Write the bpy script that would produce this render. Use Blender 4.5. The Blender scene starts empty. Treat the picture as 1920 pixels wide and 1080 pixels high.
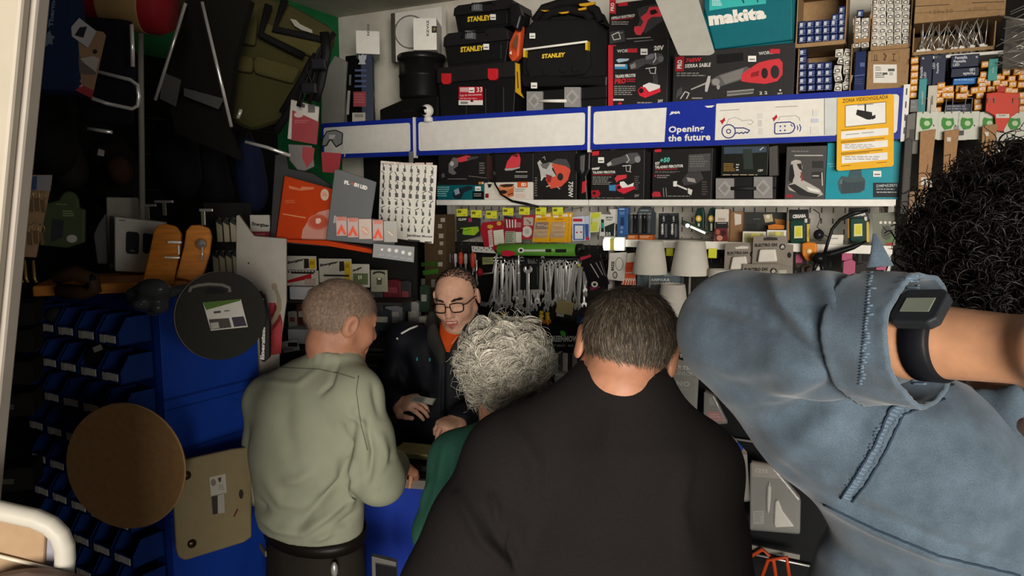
import bpy, math, random
import numpy as np
from mathutils import Vector, Matrix
random.seed(7); RNG = np.random.default_rng(7)
SC = bpy.context.scene
COL = SC.collection
R = math.radians
# ------------------------------------------------------------------ camera
FPX, PITCH, CAMZ = 1350.0, R(6.84), 1.85
cam_d = bpy.data.cameras.new('camera'); cam_d.sensor_width = 36; cam_d.lens = 36*FPX/1920
cam_d.clip_start = 0.02
cam = bpy.data.objects.new('camera', cam_d); COL.objects.link(cam)
cam.location = (0, 0, CAMZ); cam.rotation_euler = (R(90)-PITCH, 0, 0)
SC.camera = cam
# ------------------------------------------------------------------ world, lights, exposure
SC.view_settings.view_transform = 'Standard'; SC.view_settings.look = 'None'
SC.view_settings.exposure = 0.0; SC.view_settings.gamma = 1.0
SC.view_settings.use_curve_mapping = False
wd = bpy.data.worlds.new('world'); SC.world = wd; wd.use_nodes = True
wd.node_tree.nodes['Background'].inputs[0].default_value = (.78, .86, 1, 1)
wd.node_tree.nodes['Background'].inputs[1].default_value = 0.10
def area(name, loc, target, sx, sy, power, col):
    l = bpy.data.lights.new(name, 'AREA'); l.shape = 'RECTANGLE'; l.size = sx; l.size_y = sy
    l.energy = power; l.color = col
    o = bpy.data.objects.new(name, l); COL.objects.link(o); o.location = loc
    o.rotation_euler = (Vector(target)-Vector(loc)).to_track_quat('-Z', 'Y').to_euler()
    return o
# daylight of the street, coming in through the shop door from the left behind the viewer
area('street_daylight', (.5, -9, 1.9), (0.1, 3.0, 1.75), 6.0, 3.0, 1650, (1, .94, .85))
area('left_side_fill', (6.5, -7, 1.8), (-1.2, 3.0, 1.5), 3.0, 2.6, 130, (1, .95, .88))  # weak fill lamp, added only to brighten the dim left side
# ------------------------------------------------------------------ materials
def lin(h):
    h = h.lstrip('#'); h = h if len(h) == 6 else ''.join(q*2 for q in h); c = [int(h[i:i+2], 16)/255 for i in (0, 2, 4)]
    return tuple(x/12.92 if x <= .04045 else ((x+.055)/1.055)**2.4 for x in c)
_M = {}
def m(h, r=.5, k='p'):
    """a procedural material by colour, roughness and kind of surface"""
    key = (h, r, k)
    if key in _M: return _M[key]
    t = bpy.data.materials.new(k+'_'+h.lstrip('#')); t.use_nodes = True
    n = t.node_tree.nodes; L = t.node_tree.links
    b = n['Principled BSDF']; c = lin(h)
    b.inputs['Roughness'].default_value = r
    b.inputs['Specular IOR Level'].default_value = .2 if k in ('p', 'card', 'paper', 'fab', 'denim', 'shirt', 'wood') else .35
    tc = n.new('ShaderNodeTexCoord'); no = n.new('ShaderNodeTexNoise')
    L.new(tc.outputs['Object'], no.inputs['Vector'])
    scale, amt, bump = {'p': (25, .05, 0), 'card': (60, .10, .05), 'met': (40, .08, .02), 'fab': (350, .16, .25), 'wood': (9, .25, .03),
        'denim': (30, .22, .12), 'skin': (55, .10, .06), 'hair': (120, .35, 0), 'wall': (7, .12, .1), 'clear': (10, .05, 0), 'emit': (5, .02, 0), 'paper': (30, .04, 0), 'shirt': (14, .06, .05)}[k]
    no.inputs['Scale'].default_value = scale; no.inputs['Detail'].default_value = 3
    if k == 'wood':
        mp = n.new('ShaderNodeMapping'); mp.inputs['Scale'].default_value = (1, 9, 9)
        L.new(tc.outputs['Object'], mp.inputs['Vector']); L.new(mp.outputs['Vector'], no.inputs['Vector'])
    rp = n.new('ShaderNodeMix'); rp.data_type = 'RGBA'
    rp.inputs[6].default_value = tuple(x*(1-amt) for x in c)+(1,); rp.inputs[7].default_value = tuple(min(1, x*(1+amt)) for x in c)+(1,)
    mr = n.new('ShaderNodeMapRange'); mr.inputs[1].default_value = .3; mr.inputs[2].default_value = .7
    L.new(no.outputs['Fac'], mr.inputs[0]); L.new(mr.outputs[0], rp.inputs[0])
    if k == 'emit':
        b.inputs['Base Color'].default_value = c+(1,)
        L.new(rp.outputs[2], b.inputs['Emission Color']); b.inputs['Emission Strength'].default_value = r
        b.inputs['Roughness'].default_value = .4
    else:
        L.new(rp.outputs[2], b.inputs['Base Color'])
    if k == 'denim':   # fine twill on top of the cloudy fading
        wv = n.new('ShaderNodeTexNoise'); wv.inputs['Scale'].default_value = 900
        L.new(tc.outputs['Object'], wv.inputs['Vector'])
        m2 = n.new('ShaderNodeMix'); m2.data_type = 'RGBA'; m2.blend_type = 'OVERLAY'; m2.inputs[0].default_value = .5
        L.new(rp.outputs[2], m2.inputs[6]); L.new(wv.outputs['Fac'], m2.inputs[7]); L.new(m2.outputs[2], b.inputs['Base Color'])
        b.inputs['Sheen Weight'].default_value = .2
    if bump:
        bp = n.new('ShaderNodeBump'); bp.inputs['Strength'].default_value = bump; bp.inputs['Distance'].default_value = .003
        L.new(no.outputs['Fac'], bp.inputs['Height']); L.new(bp.outputs['Normal'], b.inputs['Normal'])
    if k == 'met': b.inputs['Metallic'].default_value = .6
    if k == 'skin': b.inputs['Subsurface Weight'].default_value = .08; b.inputs['Subsurface Radius'].default_value = (.01, .004, .002)
    if k == 'clear':
        b.inputs['Alpha'].default_value = .22; b.inputs['Roughness'].default_value = .08; b.inputs['Specular IOR Level'].default_value = .6
    _M[key] = t
    return t
def MT(x): return m(*x) if isinstance(x, tuple) else (m(x) if isinstance(x, str) else x)
# ------------------------------------------------------------------ points from the photograph's frame
_c, _s = math.cos(PITCH), math.sin(PITCH)
CAMP = Vector((0, 0, CAMZ))
def ray(px, py):
    dx, dy = (px-960)/FPX, (540-py)/FPX
    return Vector((dx, _c+dy*_s, dy*_c-_s))
def at(px, py, Y):
    r = ray(px, py); return CAMP + r*(Y/r.y)
def project(V):
    V = np.asarray(V, float); x, y, z = V[:, 0], V[:, 1], V[:, 2]-CAMZ
    zc = y*_c - z*_s; up = y*_s + z*_c
    return np.stack([960+FPX*x/zc, 540-FPX*up/zc], 1)
class Fr:
    """a place to build in: x to the right, y away, z up; hit() says where a sight line meets its front plane"""
    def __init__(s, o, yaw=0, tilt=0, roll=0):
        s.M = Matrix.Translation(o) @ Matrix.Rotation(yaw, 4, 'Z') @ Matrix.Rotation(tilt, 4, 'X') @ Matrix.Rotation(roll, 4, 'Y')
        s.I = s.M.inverted()
    def hit(s, px, py, y=0.0):
        a = s.I @ CAMP; d = s.I.to_3x3() @ ray(px, py); t = (y-a.y)/d.y
        p = a + d*t; return p.x, p.z
    def fit(s, x0, y0, x1, y1):
        cx, cy = (x0+x1)/2, (y0+y1)/2
        return s.hit(x0, cy)[0], s.hit(x1, cy)[0], s.hit(cx, y1)[1], s.hit(cx, y0)[1]
# the back wall's plane (front of the shelves)
YAWW = -math.atan2(1.033, 2.054)
WU = Vector((math.cos(YAWW), math.sin(YAWW), 0)); WN = Vector((WU.y, -WU.x, 0))   # along the wall; out of the wall
WO = Vector((-.516, 3.94, 0))
def W(w, roll=0, z=0, tilt=0): return Fr(WO+WN*w, YAWW, tilt, roll)
def Wat(px, py, w=0, yaw=0, tilt=0, roll=0):
    f = W(w); x, z = f.hit(px, py); return Fr(f.M @ Vector((x, 0, z)), YAWW+yaw, tilt, roll)
def A(px, py, Y, yaw=0, tilt=0, roll=0): return Fr(at(px, py, Y), yaw, tilt, roll)
# ------------------------------------------------------------------ mesh collecting
_T = {}
def glyphs(s, bold):
    k = (s, bold)
    if k not in _T:
        c = bpy.data.curves.new('lettering', 'FONT'); c.body = s; c.offset = bold; c.resolution_u = 2; c.space_character = 1.05
        o = bpy.data.objects.new('lettering', c); COL.objects.link(o)
        me = bpy.data.meshes.new_from_object(o.evaluated_get(bpy.context.evaluated_depsgraph_get()))
        V = np.array([v.co[:2] for v in me.vertices]) if len(me.vertices) else np.zeros((1, 2))
        F = [tuple(p.vertices) for p in me.polygons]
        bpy.data.objects.remove(o); bpy.data.curves.remove(c); bpy.data.meshes.remove(me)
        lo, hi = V.min(0), V.max(0)
        _T[k] = ((V-lo)/np.maximum(hi-lo, 1e-6), F)
    return _T[k]
def mx(*a):
    M = Matrix.Identity(4)
    for x in a: M = M @ x
    return M
class G:
    def __init__(s): s.v = []; s.f = []; s.mi = []; s.ms = []; s.sm = []
    def mat(s, x):
        t = MT(x)
        if t not in s.ms: s.ms.append(t)
        return s.ms.index(t)
    def add(s, V, F, mt, smooth=False):
        b = len(s.v); i = s.mat(mt); s.v += [tuple(p) for p in V]
        for f in F: s.f.append(tuple(b+k for k in f)); s.mi.append(i); s.sm.append(smooth)
        return s
    def box(s, x0, x1, y0, y1, z0, z1, mt, M=None):
        V = [Vector(p) for p in ((x0,y0,z0),(x1,y0,z0),(x1,y1,z0),(x0,y1,z0),(x0,y0,z1),(x1,y0,z1),(x1,y1,z1),(x0,y1,z1))]
        if M: V = [M @ p for p in V]
        return s.add(V, [(0,3,2,1),(4,5,6,7),(0,1,5,4),(1,2,6,5),(2,3,7,6),(3,0,4,7)], mt)
    def prism(s, pts, y0, y1, mt, M=None):
        """outline in x,z pushed from y0 (front) to y1"""
        a = sum(pts[i][0]*pts[(i+1) % len(pts)][1]-pts[(i+1) % len(pts)][0]*pts[i][1] for i in range(len(pts)))
        if a < 0: pts = pts[::-1]
        n = len(pts); V = [Vector((x, y0, z)) for x, z in pts]+[Vector((x, y1, z)) for x, z in pts]
        if M: V = [M @ p for p in V]
        return s.add(V, [tuple(range(n)), tuple(range(2*n-1, n-1, -1))]+[(i, i+n, (i+1) % n+n, (i+1) % n) for i in range(n)], mt)
    def flat(s, pts, y, mt):
        a = sum(pts[i][0]*pts[(i+1) % len(pts)][1]-pts[(i+1) % len(pts)][0]*pts[i][1] for i in range(len(pts)))
        if a < 0: pts = pts[::-1]
        return s.add([(x, y, z) for x, z in pts], [tuple(range(len(pts)))], mt)
    def tube(s, P, r, mt, n=8, closed=False, flatten=1.0):
        P = [Vector(p) for p in P]; rs = r if isinstance(r, (list, tuple)) else [r]*len(P)
        V = []; F = []; N = len(P); up = None
        for i, p in enumerate(P):
            if closed: d = P[(i+1) % N]-P[i-1]
            else: d = P[min(i+1, N-1)]-P[max(i-1, 0)]
            d = d.normalized() if d.length > 1e-9 else Vector((0, 0, 1))
            if up is None: up = Vector((0, 0, 1)) if abs(d.z) < .9 else Vector((0, 1, 0))
            a = d.cross(up); a = a.normalized() if a.length > 1e-6 else d.orthogonal().normalized()
            b = a.cross(d).normalized(); up = b
            for k in range(n):
                t = 2*math.pi*k/n; V.append(p + a*(math.cos(t)*rs[i]) + b*(math.sin(t)*rs[i]*flatten))
        for i in range(N if closed else N-1):
            j = (i+1) % N
            for k in range(n): F.append((i*n+k, i*n+(k+1) % n, j*n+(k+1) % n, j*n+k))
        if not closed: F += [tuple(range(n-1, -1, -1)), tuple(range((N-1)*n, N*n))]
        return s.add(V, F, mt, True)
    def lathe(s, prof, mt, M=None, n=28, smooth=True, sx=1, sy=1):
        """profile (radius, z) turned about z"""
        V = []; F = []; k = len(prof)
        for i in range(n):
            t = 2*math.pi*i/n
            for r, z in prof: V.append(Vector((r*math.cos(t)*sx, r*math.sin(t)*sy, z)))
        for i in range(n):
            j = (i+1) % n
            for q in range(k-1): F.append((i*k+q, j*k+q, j*k+q+1, i*k+q+1))
        if prof[0][0] > 1e-6: F.append(tuple(i*k for i in range(n-1, -1, -1)))
        if prof[-1][0] > 1e-6: F.append(tuple(i*k+k-1 for i in range(n)))
        if M: V = [M @ p for p in V]
        return s.add(V, F, mt, smooth)
    def ball(s, c, r, mt, n=16, sx=1, sy=1, sz=1):
        pr = [(math.sin(math.pi*i/8)*r, -math.cos(math.pi*i/8)*r*sz) for i in range(9)]; pr[0] = (1e-7, pr[0][1]); pr[-1] = (1e-7, pr[-1][1])
        return s.lathe(pr, mt, Matrix.Translation(c), n, True, sx, sy)
    def quadtext(s, txt, q, y, mt, bold=.0):
        """lettering set into the four corners q: top left, top right, bottom right, bottom left"""
        V, F = glyphs(txt, bold); tl, tr, br, bl = [np.array(p) for p in q]; u = V[:, :1]; v = V[:, 1:]
        P = (bl*(1-u)+br*u)*(1-v)+(tl*(1-u)+tr*u)*v
        return s.add([(p[0], y, p[1]) for p in P], F, mt)
    def obj(s, name, parent=None, M=None, bevel=0, label=None, seg=2):
        me = bpy.data.meshes.new(name); me.from_pydata([tuple(p) for p in s.v], [], s.f)
        for t in s.ms: me.materials.append(t)
        me.polygons.foreach_set('material_index', s.mi); me.polygons.foreach_set('use_smooth', s.sm); me.update()
        o = bpy.data.objects.new(name, me); COL.objects.link(o)
        if parent: o.parent = parent
        if M is not None: o.matrix_basis = M
        if bevel:
            b = o.modifiers.new('bevel', 'BEVEL'); b.width = bevel; b.segments = seg; b.limit_method = 'ANGLE'
        if label: o['label'] = label
        return o
def tag(o, label, cat, group=None):
    o['label'] = label; o['category'] = cat
    if group: o['group'] = group
    return o
def empty(name, label, cat, M, group=None):
    o = bpy.data.objects.new(name, None); COL.objects.link(o); o.matrix_basis = M; o.empty_display_size = .05
    return tag(o, label, cat, group)
def struct(o): o['kind'] = 'structure'; return o
def copy_tree(o, M=None, label=None, parent=None):
    c = o.copy(); COL.objects.link(c); c.parent = parent
    if M is not None: c.matrix_basis = M
    if label: c['label'] = label
    for ch in list(o.children): copy_tree(ch, None, None, c)
    return c
class Th:
    """a thing standing at its own base in frame fr; its prints and parts are given in the photograph's pixels"""
    def __init__(s, name, label, cat, fr, rect, group=None, zo=None, base=None):
        s.fr = fr; s.r = rect; s.zo = zo; x0, x1, z0, z1 = fr.fit(*rect)
        if base is not None: z0 = base
        s.w = x1-x0; s.h = z1-z0
        s.M = fr.M @ Matrix.Translation(((x0+x1)/2, 0, z0)); s.L = Fr((0, 0, 0)); s.L.M = s.M; s.L.I = s.M.inverted()
        s.name, s.label, s.cat, s.group = name, label, cat, group; s.root = None; s.lay = 0
    def body(s, g, bevel=0):
        s.root = g.obj(s.name, None, s.M, bevel); tag(s.root, s.label, s.cat, s.group); return s
    def void(s):
        s.root = empty(s.name, s.label, s.cat, s.M, s.group); return s
    def P(s, px, py, y=0):
        if s.zo: px, py = s.zo[0]+px/4, s.zo[1]+py/4      # read off a four-fold enlargement
        return s.L.hit(px, py, y)
    def pp(s, pts, y=0): return [s.P(a, b, y) for a, b in pts]
    def box(s, d, mt, bevel=.002, side=None):
        g = G(); g.box(-s.w/2, s.w/2, 0, d, 0, s.h, mt)
        if side: g.mi = [g.mat(mt) if i == 2 else g.mat(side) for i in range(6)]
        s.d = d; return s.body(g, bevel)
    def part(s, name, g, bevel=0, label=None, parent=None): return g.obj(name, parent or s.root, None, bevel, label)
    def prints(s, name, items, y=0, label=None, parent=None):
        """print: r rectangle, p outline, e ellipse, l line, t lettering, T lettering in four corners"""
        g = G()
        for it in items:
            s.lay += 1; yy = y-.0005-.00012*s.lay; k = it[0]
            if k == 'r': x0, y0, x1, y1 = it[1]; g.flat(s.pp([(x0,y0),(x1,y0),(x1,y1),(x0,y1)], y), yy, it[2])
            elif k == 'p': g.flat(s.pp(it[1], y), yy, it[2])
            elif k == 'e':
                x0, y0, x1, y1 = it[1]; cx, cy, a, b = (x0+x1)/2, (y0+y1)/2, (x1-x0)/2, (y1-y0)/2; rot = it[3] if len(it) > 3 else 0
                g.flat(s.pp([(cx+a*math.cos(t)*math.cos(rot)-b*math.sin(t)*math.sin(rot), cy+a*math.cos(t)*math.sin(rot)+b*math.sin(t)*math.cos(rot)) for t in [2*math.pi*i/20 for i in range(20)]], y), yy, it[2])
            elif k == 'l':
                P = it[1]; hw = it[3]/2
                for (a, b), (c, d) in zip(P[:-1], P[1:]):
                    n = math.hypot(c-a, d-b) or 1; ex, ey = (c-a)/n*hw*.6, (d-b)/n*hw*.6; ox, oy = -(d-b)/n*hw, (c-a)/n*hw
                    g.flat(s.pp([(a-ex+ox, b-ey+oy), (c+ex+ox, d+ey+oy), (c+ex-ox, d+ey-oy), (a-ex-ox, b-ey-oy)], y), yy, it[2])
            elif k == 't':
                x0, y0, x1, y1 = it[2]; g.quadtext(it[1], s.pp([(x0,y0),(x1,y0),(x1,y1),(x0,y1)], y), yy, it[3], it[4] if len(it) > 4 else .02)
            elif k == 'T': g.quadtext(it[1], s.pp(it[2], y), yy, it[3], it[4] if len(it) > 4 else .02)
            elif k == 'lines':   # small print: rows of short words
                x0, y0, x1, y1 = it[1]; n = it[3]; st = (y1-y0)/n; rr = random.Random(int(x0*7+y0))
                for i in range(n):
                    x = x0; xe = x0+(x1-x0)*rr.uniform(.7, 1)
                    while x < xe:
                        w = rr.uniform(.08, .2)*(x1-x0); b = min(x+w, xe); ya = y0+i*st
                        g.flat(s.pp([(x, ya), (b, ya), (b, ya+st*.5), (x, ya+st*.5)], y), yy, it[2]); x = b+(x1-x0)*.03
        return g.obj(name, parent or s.root, None, 0, label)
WHITE, OFFW, BLACK, NEAR, RED, GREY = '#e9e4da', '#d9d3c6', '#0b0b0c', '#161617', '#b3242b', '#8b8a86'
STEEL, CHROME = ('#b9b7b2', .3, 'met'), ('#f2f0ec', .18, 'met')
# ================================================================== the room
CEIL = 3.0
CN = Vector((-.709, 4.507, 0))-WU*.43                   # corner of the back wall and the left wall
def wall(name, a, b, z0, z1, t, mt, out):
    """a wall from a to b, its thickness t on the side of out"""
    d = (b-a).normalized(); n = Vector((d.y, -d.x, 0))
    if n.dot(out) < 0: n = -n
    g = G(); P = [a, b, b+n*t, a+n*t]
    V = [(p.x, p.y, z0) for p in P]+[(p.x, p.y, z1) for p in P]
    g.add(V, [(0,1,2,3),(7,6,5,4),(0,4,5,1),(1,5,6,2),(2,6,7,3),(3,7,4,0)], mt)
    return struct(g.obj(name))
CR = CN+WU*4.75; LW = CN+WN*4.62; RW = CR+WN*2.3
wall('wall_back', CN-WU*.1, CR, 0, CEIL, .1, ('#cfc9bc', .8, 'wall'), -WN)
wall('wall_left', CN, LW, 0, CEIL, .1, ('#0f6b38', .75, 'wall'), -WU)
wall('wall_right', CR, RW, 0, CEIL, .1, ('#b9b2a6', .8, 'wall'), WU)
YF = LW.y
wall('wall_front', Vector((LW.x-.1, YF, 0)), Vector((-.47, YF, 0)), 0, CEIL, .1, ('#cfc8ba', .8, 'wall'), Vector((0,-1,0)))
wall('wall_front_right', Vector((1.75, YF, 0)), Vector((RW.x+.3, YF, 0)), 0, CEIL, .1, ('#cfc8ba', .8, 'wall'), Vector((0,-1,0)))
wall('wall_over_door', Vector((-.47, YF, 0)), Vector((1.75, YF, 0)), 2.9, CEIL, .1, ('#cfc8ba', .8, 'wall'), Vector((0,-1,0)))
g = G(); g.box(-3.4, 4.2, YF-.1, 6.4, -.05, 0, ('#8d867b', .5, 'wall')); struct(g.obj('floor'))
g = G(); g.box(-3.4, 4.2, YF-.1, 6.4, CEIL, CEIL+.06, ('#b7b0a4', .9, 'wall')); struct(g.obj('ceiling'))
g = G(); g.box(-4.5, 4.5, -4, YF-.1, -.06, -.01, ('#9a948a', .8, 'wall')); struct(g.obj('pavement'))
# the door frame at the left edge of the view
g = G(); fd = Fr((0, .60, 0)); pd = lambda px, py: fd.hit(px, py)
g.prism([pd(-160,-500), pd(90,-500), pd(41,0), pd(-7,520), pd(-60,1080), pd(-120,1700), pd(-200,1700)], 0, .012, ('#ada392', .45), fd.M)
g.prism([pd(-160,-500), pd(99,-500), pd(50,0), pd(1,520), pd(-52,1080), pd(-112,1700), pd(-200,1700)], .012, .03, ('#a0968a', .45), fd.M)
g.box(-.95, 1.75, .57, .63, 2.84, 2.9, ('#ada392', .45)); g.box(-.62, -.47, .57, .6, 0, 2.85, ('#ada392', .45))
struct(g.obj('door_1', None, None, .003))
# ================================================================== the wall shelving
f0 = W(0)
ZT = f0.hit(1300, 192)[1]; ZF0, ZF1 = 2.096, 2.296           # the header boards' lower and upper edge
ZM = f0.hit(1250, 375)[1]                                     # top of the long white shelf
ZL = f0.hit(1400, 457)[1]                                     # the shelf below it
uL, uR = f0.hit(603, 262)[0], f0.hit(1690, 215)[0]
uA, uB = f0.hit(777.5, 258)[0], f0.hit(1105, 244)[0]
wm, wp = ('#e3dfd6', .45), ('#cfcabf', .55)
sh = empty('wall_shelving', 'white metal shop shelving with header boards covering the back wall', 'shelving', Fr(WO, YAWW).M)
BACK = .40
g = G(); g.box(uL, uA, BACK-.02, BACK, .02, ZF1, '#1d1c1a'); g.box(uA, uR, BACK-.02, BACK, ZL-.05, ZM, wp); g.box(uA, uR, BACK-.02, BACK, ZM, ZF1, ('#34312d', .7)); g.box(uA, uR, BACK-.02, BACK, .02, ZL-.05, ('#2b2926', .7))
for i in range(46):                                            # slots of the perforated panel
    for j in range(7): g.box(uA+.06+i*.05, uA+.066+i*.05, BACK-.021, BACK-.0195, ZM-.06-j*.05, ZM-.035-j*.05, '#55524c')
g.obj('back_panel', sh)
for u in (uA, uB, uR-.01):
    g = G(); g.box(u-.012, u+.012, BACK-.06, BACK-.02, .02, 2.30, wm); g.obj('upright', sh, None, .002)
g = G(); g.box(uL, uR, .02, BACK, ZF1-.035, ZF1-.012, wm); g.obj('shelf', sh, None, .002)
for a, b in ((f0.hit(818, 380)[0], uB-.002), (uB+.002, uR)):
    g = G(); g.box(a, b, .012, BACK, ZM-.022, ZM, wm); g.box(a, b, .0, .012, ZM-.026, ZM+.002, '#f1ede4'); g.obj('shelf', sh, None, .0015)
g = G(); uC = f0.hit(1165, 460)[0]; g.box(uC, uR, .05, BACK, ZL-.02, ZL, wm); g.box(uC, uR, .04, .052, ZL-.032, ZL+.004, '#ece7dd'); g.obj('shelf', sh, None, .0015)
g = G(); g.box(f0.hit(1000, 640)[0], uR, .02, BACK, .62, .64, wm); g.obj('shelf', sh, None, .0015)
g = G(); g.box(uA, uR, .02, BACK, .02, .12, wm); g.obj('plinth', sh, None, .003)
# the blue header boards
NB = ('#1c2f96', .35)
def header(name, label, pa, pb, yy, items=None):
    a, b = f0.hit(pa, yy)[0], f0.hit(pb, yy)[0]
    M = f0.M @ Matrix.Translation(((a+b)/2, 0, ZF0)); w = (b-a)/2; h = ZF1-ZF0
    o = empty(name, label, 'sign', M, 'header boards above the shelves')
    g = G(); g.box(-w, w, 0, .02, 0, h, ('#e8e4dc', .3)); g.obj('panel', o)
    g = G(); t = .024
    for q in ((-w, w, 0, t), (-w, w, h-t, h)): g.box(q[0], q[1], -.004, .002, q[2], q[3], NB)
    for q in ((-w, -w+t*.55), (w-t*.55, w)): g.box(q[0], q[1], -.0038, .002, t-.002, h-t+.002, NB)
    for sx in (-1, 1):       # rounded inner corners
        for sz in (0, 1):
            c = (sx*(w-t*.55), t if sz == 0 else h-t); k = .012; dz = k if sz == 0 else -k
            g.prism([(c[0], c[1]), (c[0]-sx*k, c[1]), (c[0]-sx*k*.3, c[1]+dz*.3), (c[0], c[1]+dz)], -.0036, .002, NB)
    g.obj('blue_frame', o, None, .0008)
    return o, M
header('header_board', 'blue framed header board with blank panel, leftmost of the three, behind the hanging cards', 604, 774, 262)
header('header_board', 'long blue framed header board with blank panel under the white security camera', 781, 1102, 258)
hb, HM = header('header_board', 'blue framed header board with key poster, nearest the light bulb cartons', 1108, 1690, 240)
for u in (uA, uB):
    pass
L = Th('header_board', '', '', f0, (1108, 205, 1690, 262), zo=(1440, 0)); L.root = hb; L.M = HM; L.L.M = HM; L.L.I = HM.inverted()
L.zo = (960, 0)
L.prints('blue_poster', [('p', [(1163,790),(1530,772),(1520,1052),(1145,1068)], NB),
    ('p', [(1445,795),(1520,790),(1500,806),(1465,808)], WHITE),
    ('T', 'JMA', [(1188,838),(1268,832),(1260,858),(1180,862)], WHITE, .09),
    ('T', 'Opening', [(1176,948),(1444,934),(1442,1000),(1174,1010)], WHITE, .03),
    ('T', 'the future', [(1172,1012),(1490,998),(1488,1052),(1170,1062)], WHITE, .03)], y=-.004)
ky, kd = ('#e6e1d6', .4, 'paper'), '#2a2f7c'
def ring(cx, cy, a, b, mt, w, n=22): return ('l', [(cx+a*math.cos(2*math.pi*i/n), cy+b*math.sin(2*math.pi*i/n)) for i in range(n+1)], mt, w)
L.prints('key_poster', [('p', [(1534,778),(2340,738),(2340,1012),(1522,1052)], ky),
    ('l', [(1562,830),(1703,822)], '#9d9890', 5),
    ('l', [(1610,930),(1625,895),(1670,880),(1710,895),(1725,905),(1790,900),(1812,915),(1790,935),(1770,930)], '#b9b6b0', 6),
    ring(1625,985,50,50,kd,8), ring(1625,985,15,15,kd,7), ('l', [(1668,960),(1740,960),(1782,978),(1765,998),(1750,990),(1735,1002),(1722,992),(1705,1002),(1690,995),(1668,1005)], kd, 8),
    ('p', [(1595,880),(1575,900),(1558,905),(1578,935),(1588,915),(1600,905)], '#b5202c'),
    ('r', (1840,850,1880,890), '#d5d2cb'), ('r', (1845,900,1875,950), '#cfccc6'), ('r', (1850,960,1880,1010), '#d5d2cb'),
    ('l', [(1977,804),(2140,796)], '#9d9890', 5),
    ('p', [(1985,858),(1965,880),(1952,885),(1965,912),(1978,895),(1992,880)], '#b5202c'),
    ('l', [(2000,900),(2010,875),(2130,868),(2155,885),(2160,905)], '#b9b6b0', 6),
    ('l', [(1972,930),(1985,920),(2085,915),(2115,930),(2122,958),(2110,985),(2085,1000),(1980,1005),(1970,995),(1972,930)], kd, 8),
    ('e', (2008,942,2020,954), kd), ('e', (2042,940,2054,952), kd), ('e', (2008,974,2020,986), kd), ('e', (2042,972,2054,984), kd), ('l', [(2092,935),(2104,948)], kd, 6),
    ('l', [(2140,945),(2146,960),(2142,975)], kd, 6), ('l', [(2158,935),(2168,958),(2160,985)], kd, 6),
    ('r', (2255,820,2300,870), '#dcd9d2'), ('r', (2245,890,2300,920), '#c6c9d8'), ('r', (2240,950,2300,1005), '#dcd9d2'),
    ('p', [(2345,738),(2440,734),(2436,1008),(2345,1012)], '#cfd2cf')], y=-.004)
g = G(); w, h = L.P(2918, 680), L.P(2918, 1030)
x0 = L.P(2925, 860)[0]; g.box(x0, x0+.022, -.006, .0, -.01, ZF1-ZF0+.01, '#e9e6df')
for i in range(4): g.box(x0+.009, x0+.013, -.007, -.0055, .02+i*.05, .045+i*.05, '#333333')
g.obj('price_strip', hb)
# white joint strips between the boards
for u in (uA, uB):
    g = G(); g.box(-.006, .006, -.008, .02, 0, .215, '#e6e3db'); tag(g.obj('joint_strip', None, f0.M @ Matrix.Translation((u, 0, ZF0-.012)), .001), 'narrow white strip closing the joint '+('under the security camera' if u == uA else 'below the black tote bag'), 'trim')
# the yellow warning sign hung over the right end of the header
YEL = ('#f0b41c', .45, 'paper')
T = Th('warning_sign', 'yellow ZONA VIDEOVIGILADA sign hung over right end of header board', 'sign', W(.012, 0), (1569, 179, 1676, 315), zo=(1440, 0))
g = G(); pts = T.pp([(520,735),(925,705),(945,715),(942,1235),(930,1248),(530,1282),(514,1270)]); g.prism(pts, 0, .002, YEL); T.body(g)
bk = '#1b1610'
T.prints('sign_print', [('T', 'ZONA VIDEOVIGILADA', [(560,742),(903,712),(900,740),(560,772)], '#5c4309', .015),
    ('p', [(580,792),(884,764),(884,922),(580,952)], ('#f0ede6', .4, 'paper')),
    ('l', [(580,792),(884,764),(884,922),(580,952),(580,792)], '#3a3020', 4),
    ('l', [(672,790),(790,780)], bk, 4), ('l', [(730,785),(730,835)], bk, 12),
    ('p', [(668,822),(780,842),(782,870),(770,898),(740,896),(660,860)], bk), ('p', [(780,870),(806,860),(806,885),(785,896),(770,892)], bk),
    ('l', [(548,978),(730,962)], '#6b5312', 4), ('p', [(548,988),(902,958),(902,1012),(548,1044)], ('#efece6', .4, 'paper')), ('l', [(585,1010),(680,1002)], '#b5b0a6', 8), ('l', [(705,999),(790,991)], '#b5b0a6', 8),
    ('l', [(548,1062),(870,1036)], '#6b5312', 5), ('l', [(548,1072),(800,1052)], '#6b5312', 4), ('p', [(552,1082),(898,1050),(898,1100),(552,1134)], ('#efece6', .4, 'paper')), ('lines', (575,1082,830,1120), '#b5b0a8', 3),
    ('l', [(550,1150),(860,1124)], '#6b5312', 5), ('l', [(550,1160),(760,1142)], '#6b5312', 4), ('p', [(552,1172),(896,1142),(896,1196),(552,1228)], ('#efece6', .4, 'paper')), ('lines', (575,1172,850,1206), '#b5b0a8', 2),
    ('l', [(550,1246),(620,1240)], '#6b5312', 4), ('l', [(820,1222),(890,1216)], '#6b5312', 4)])
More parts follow.
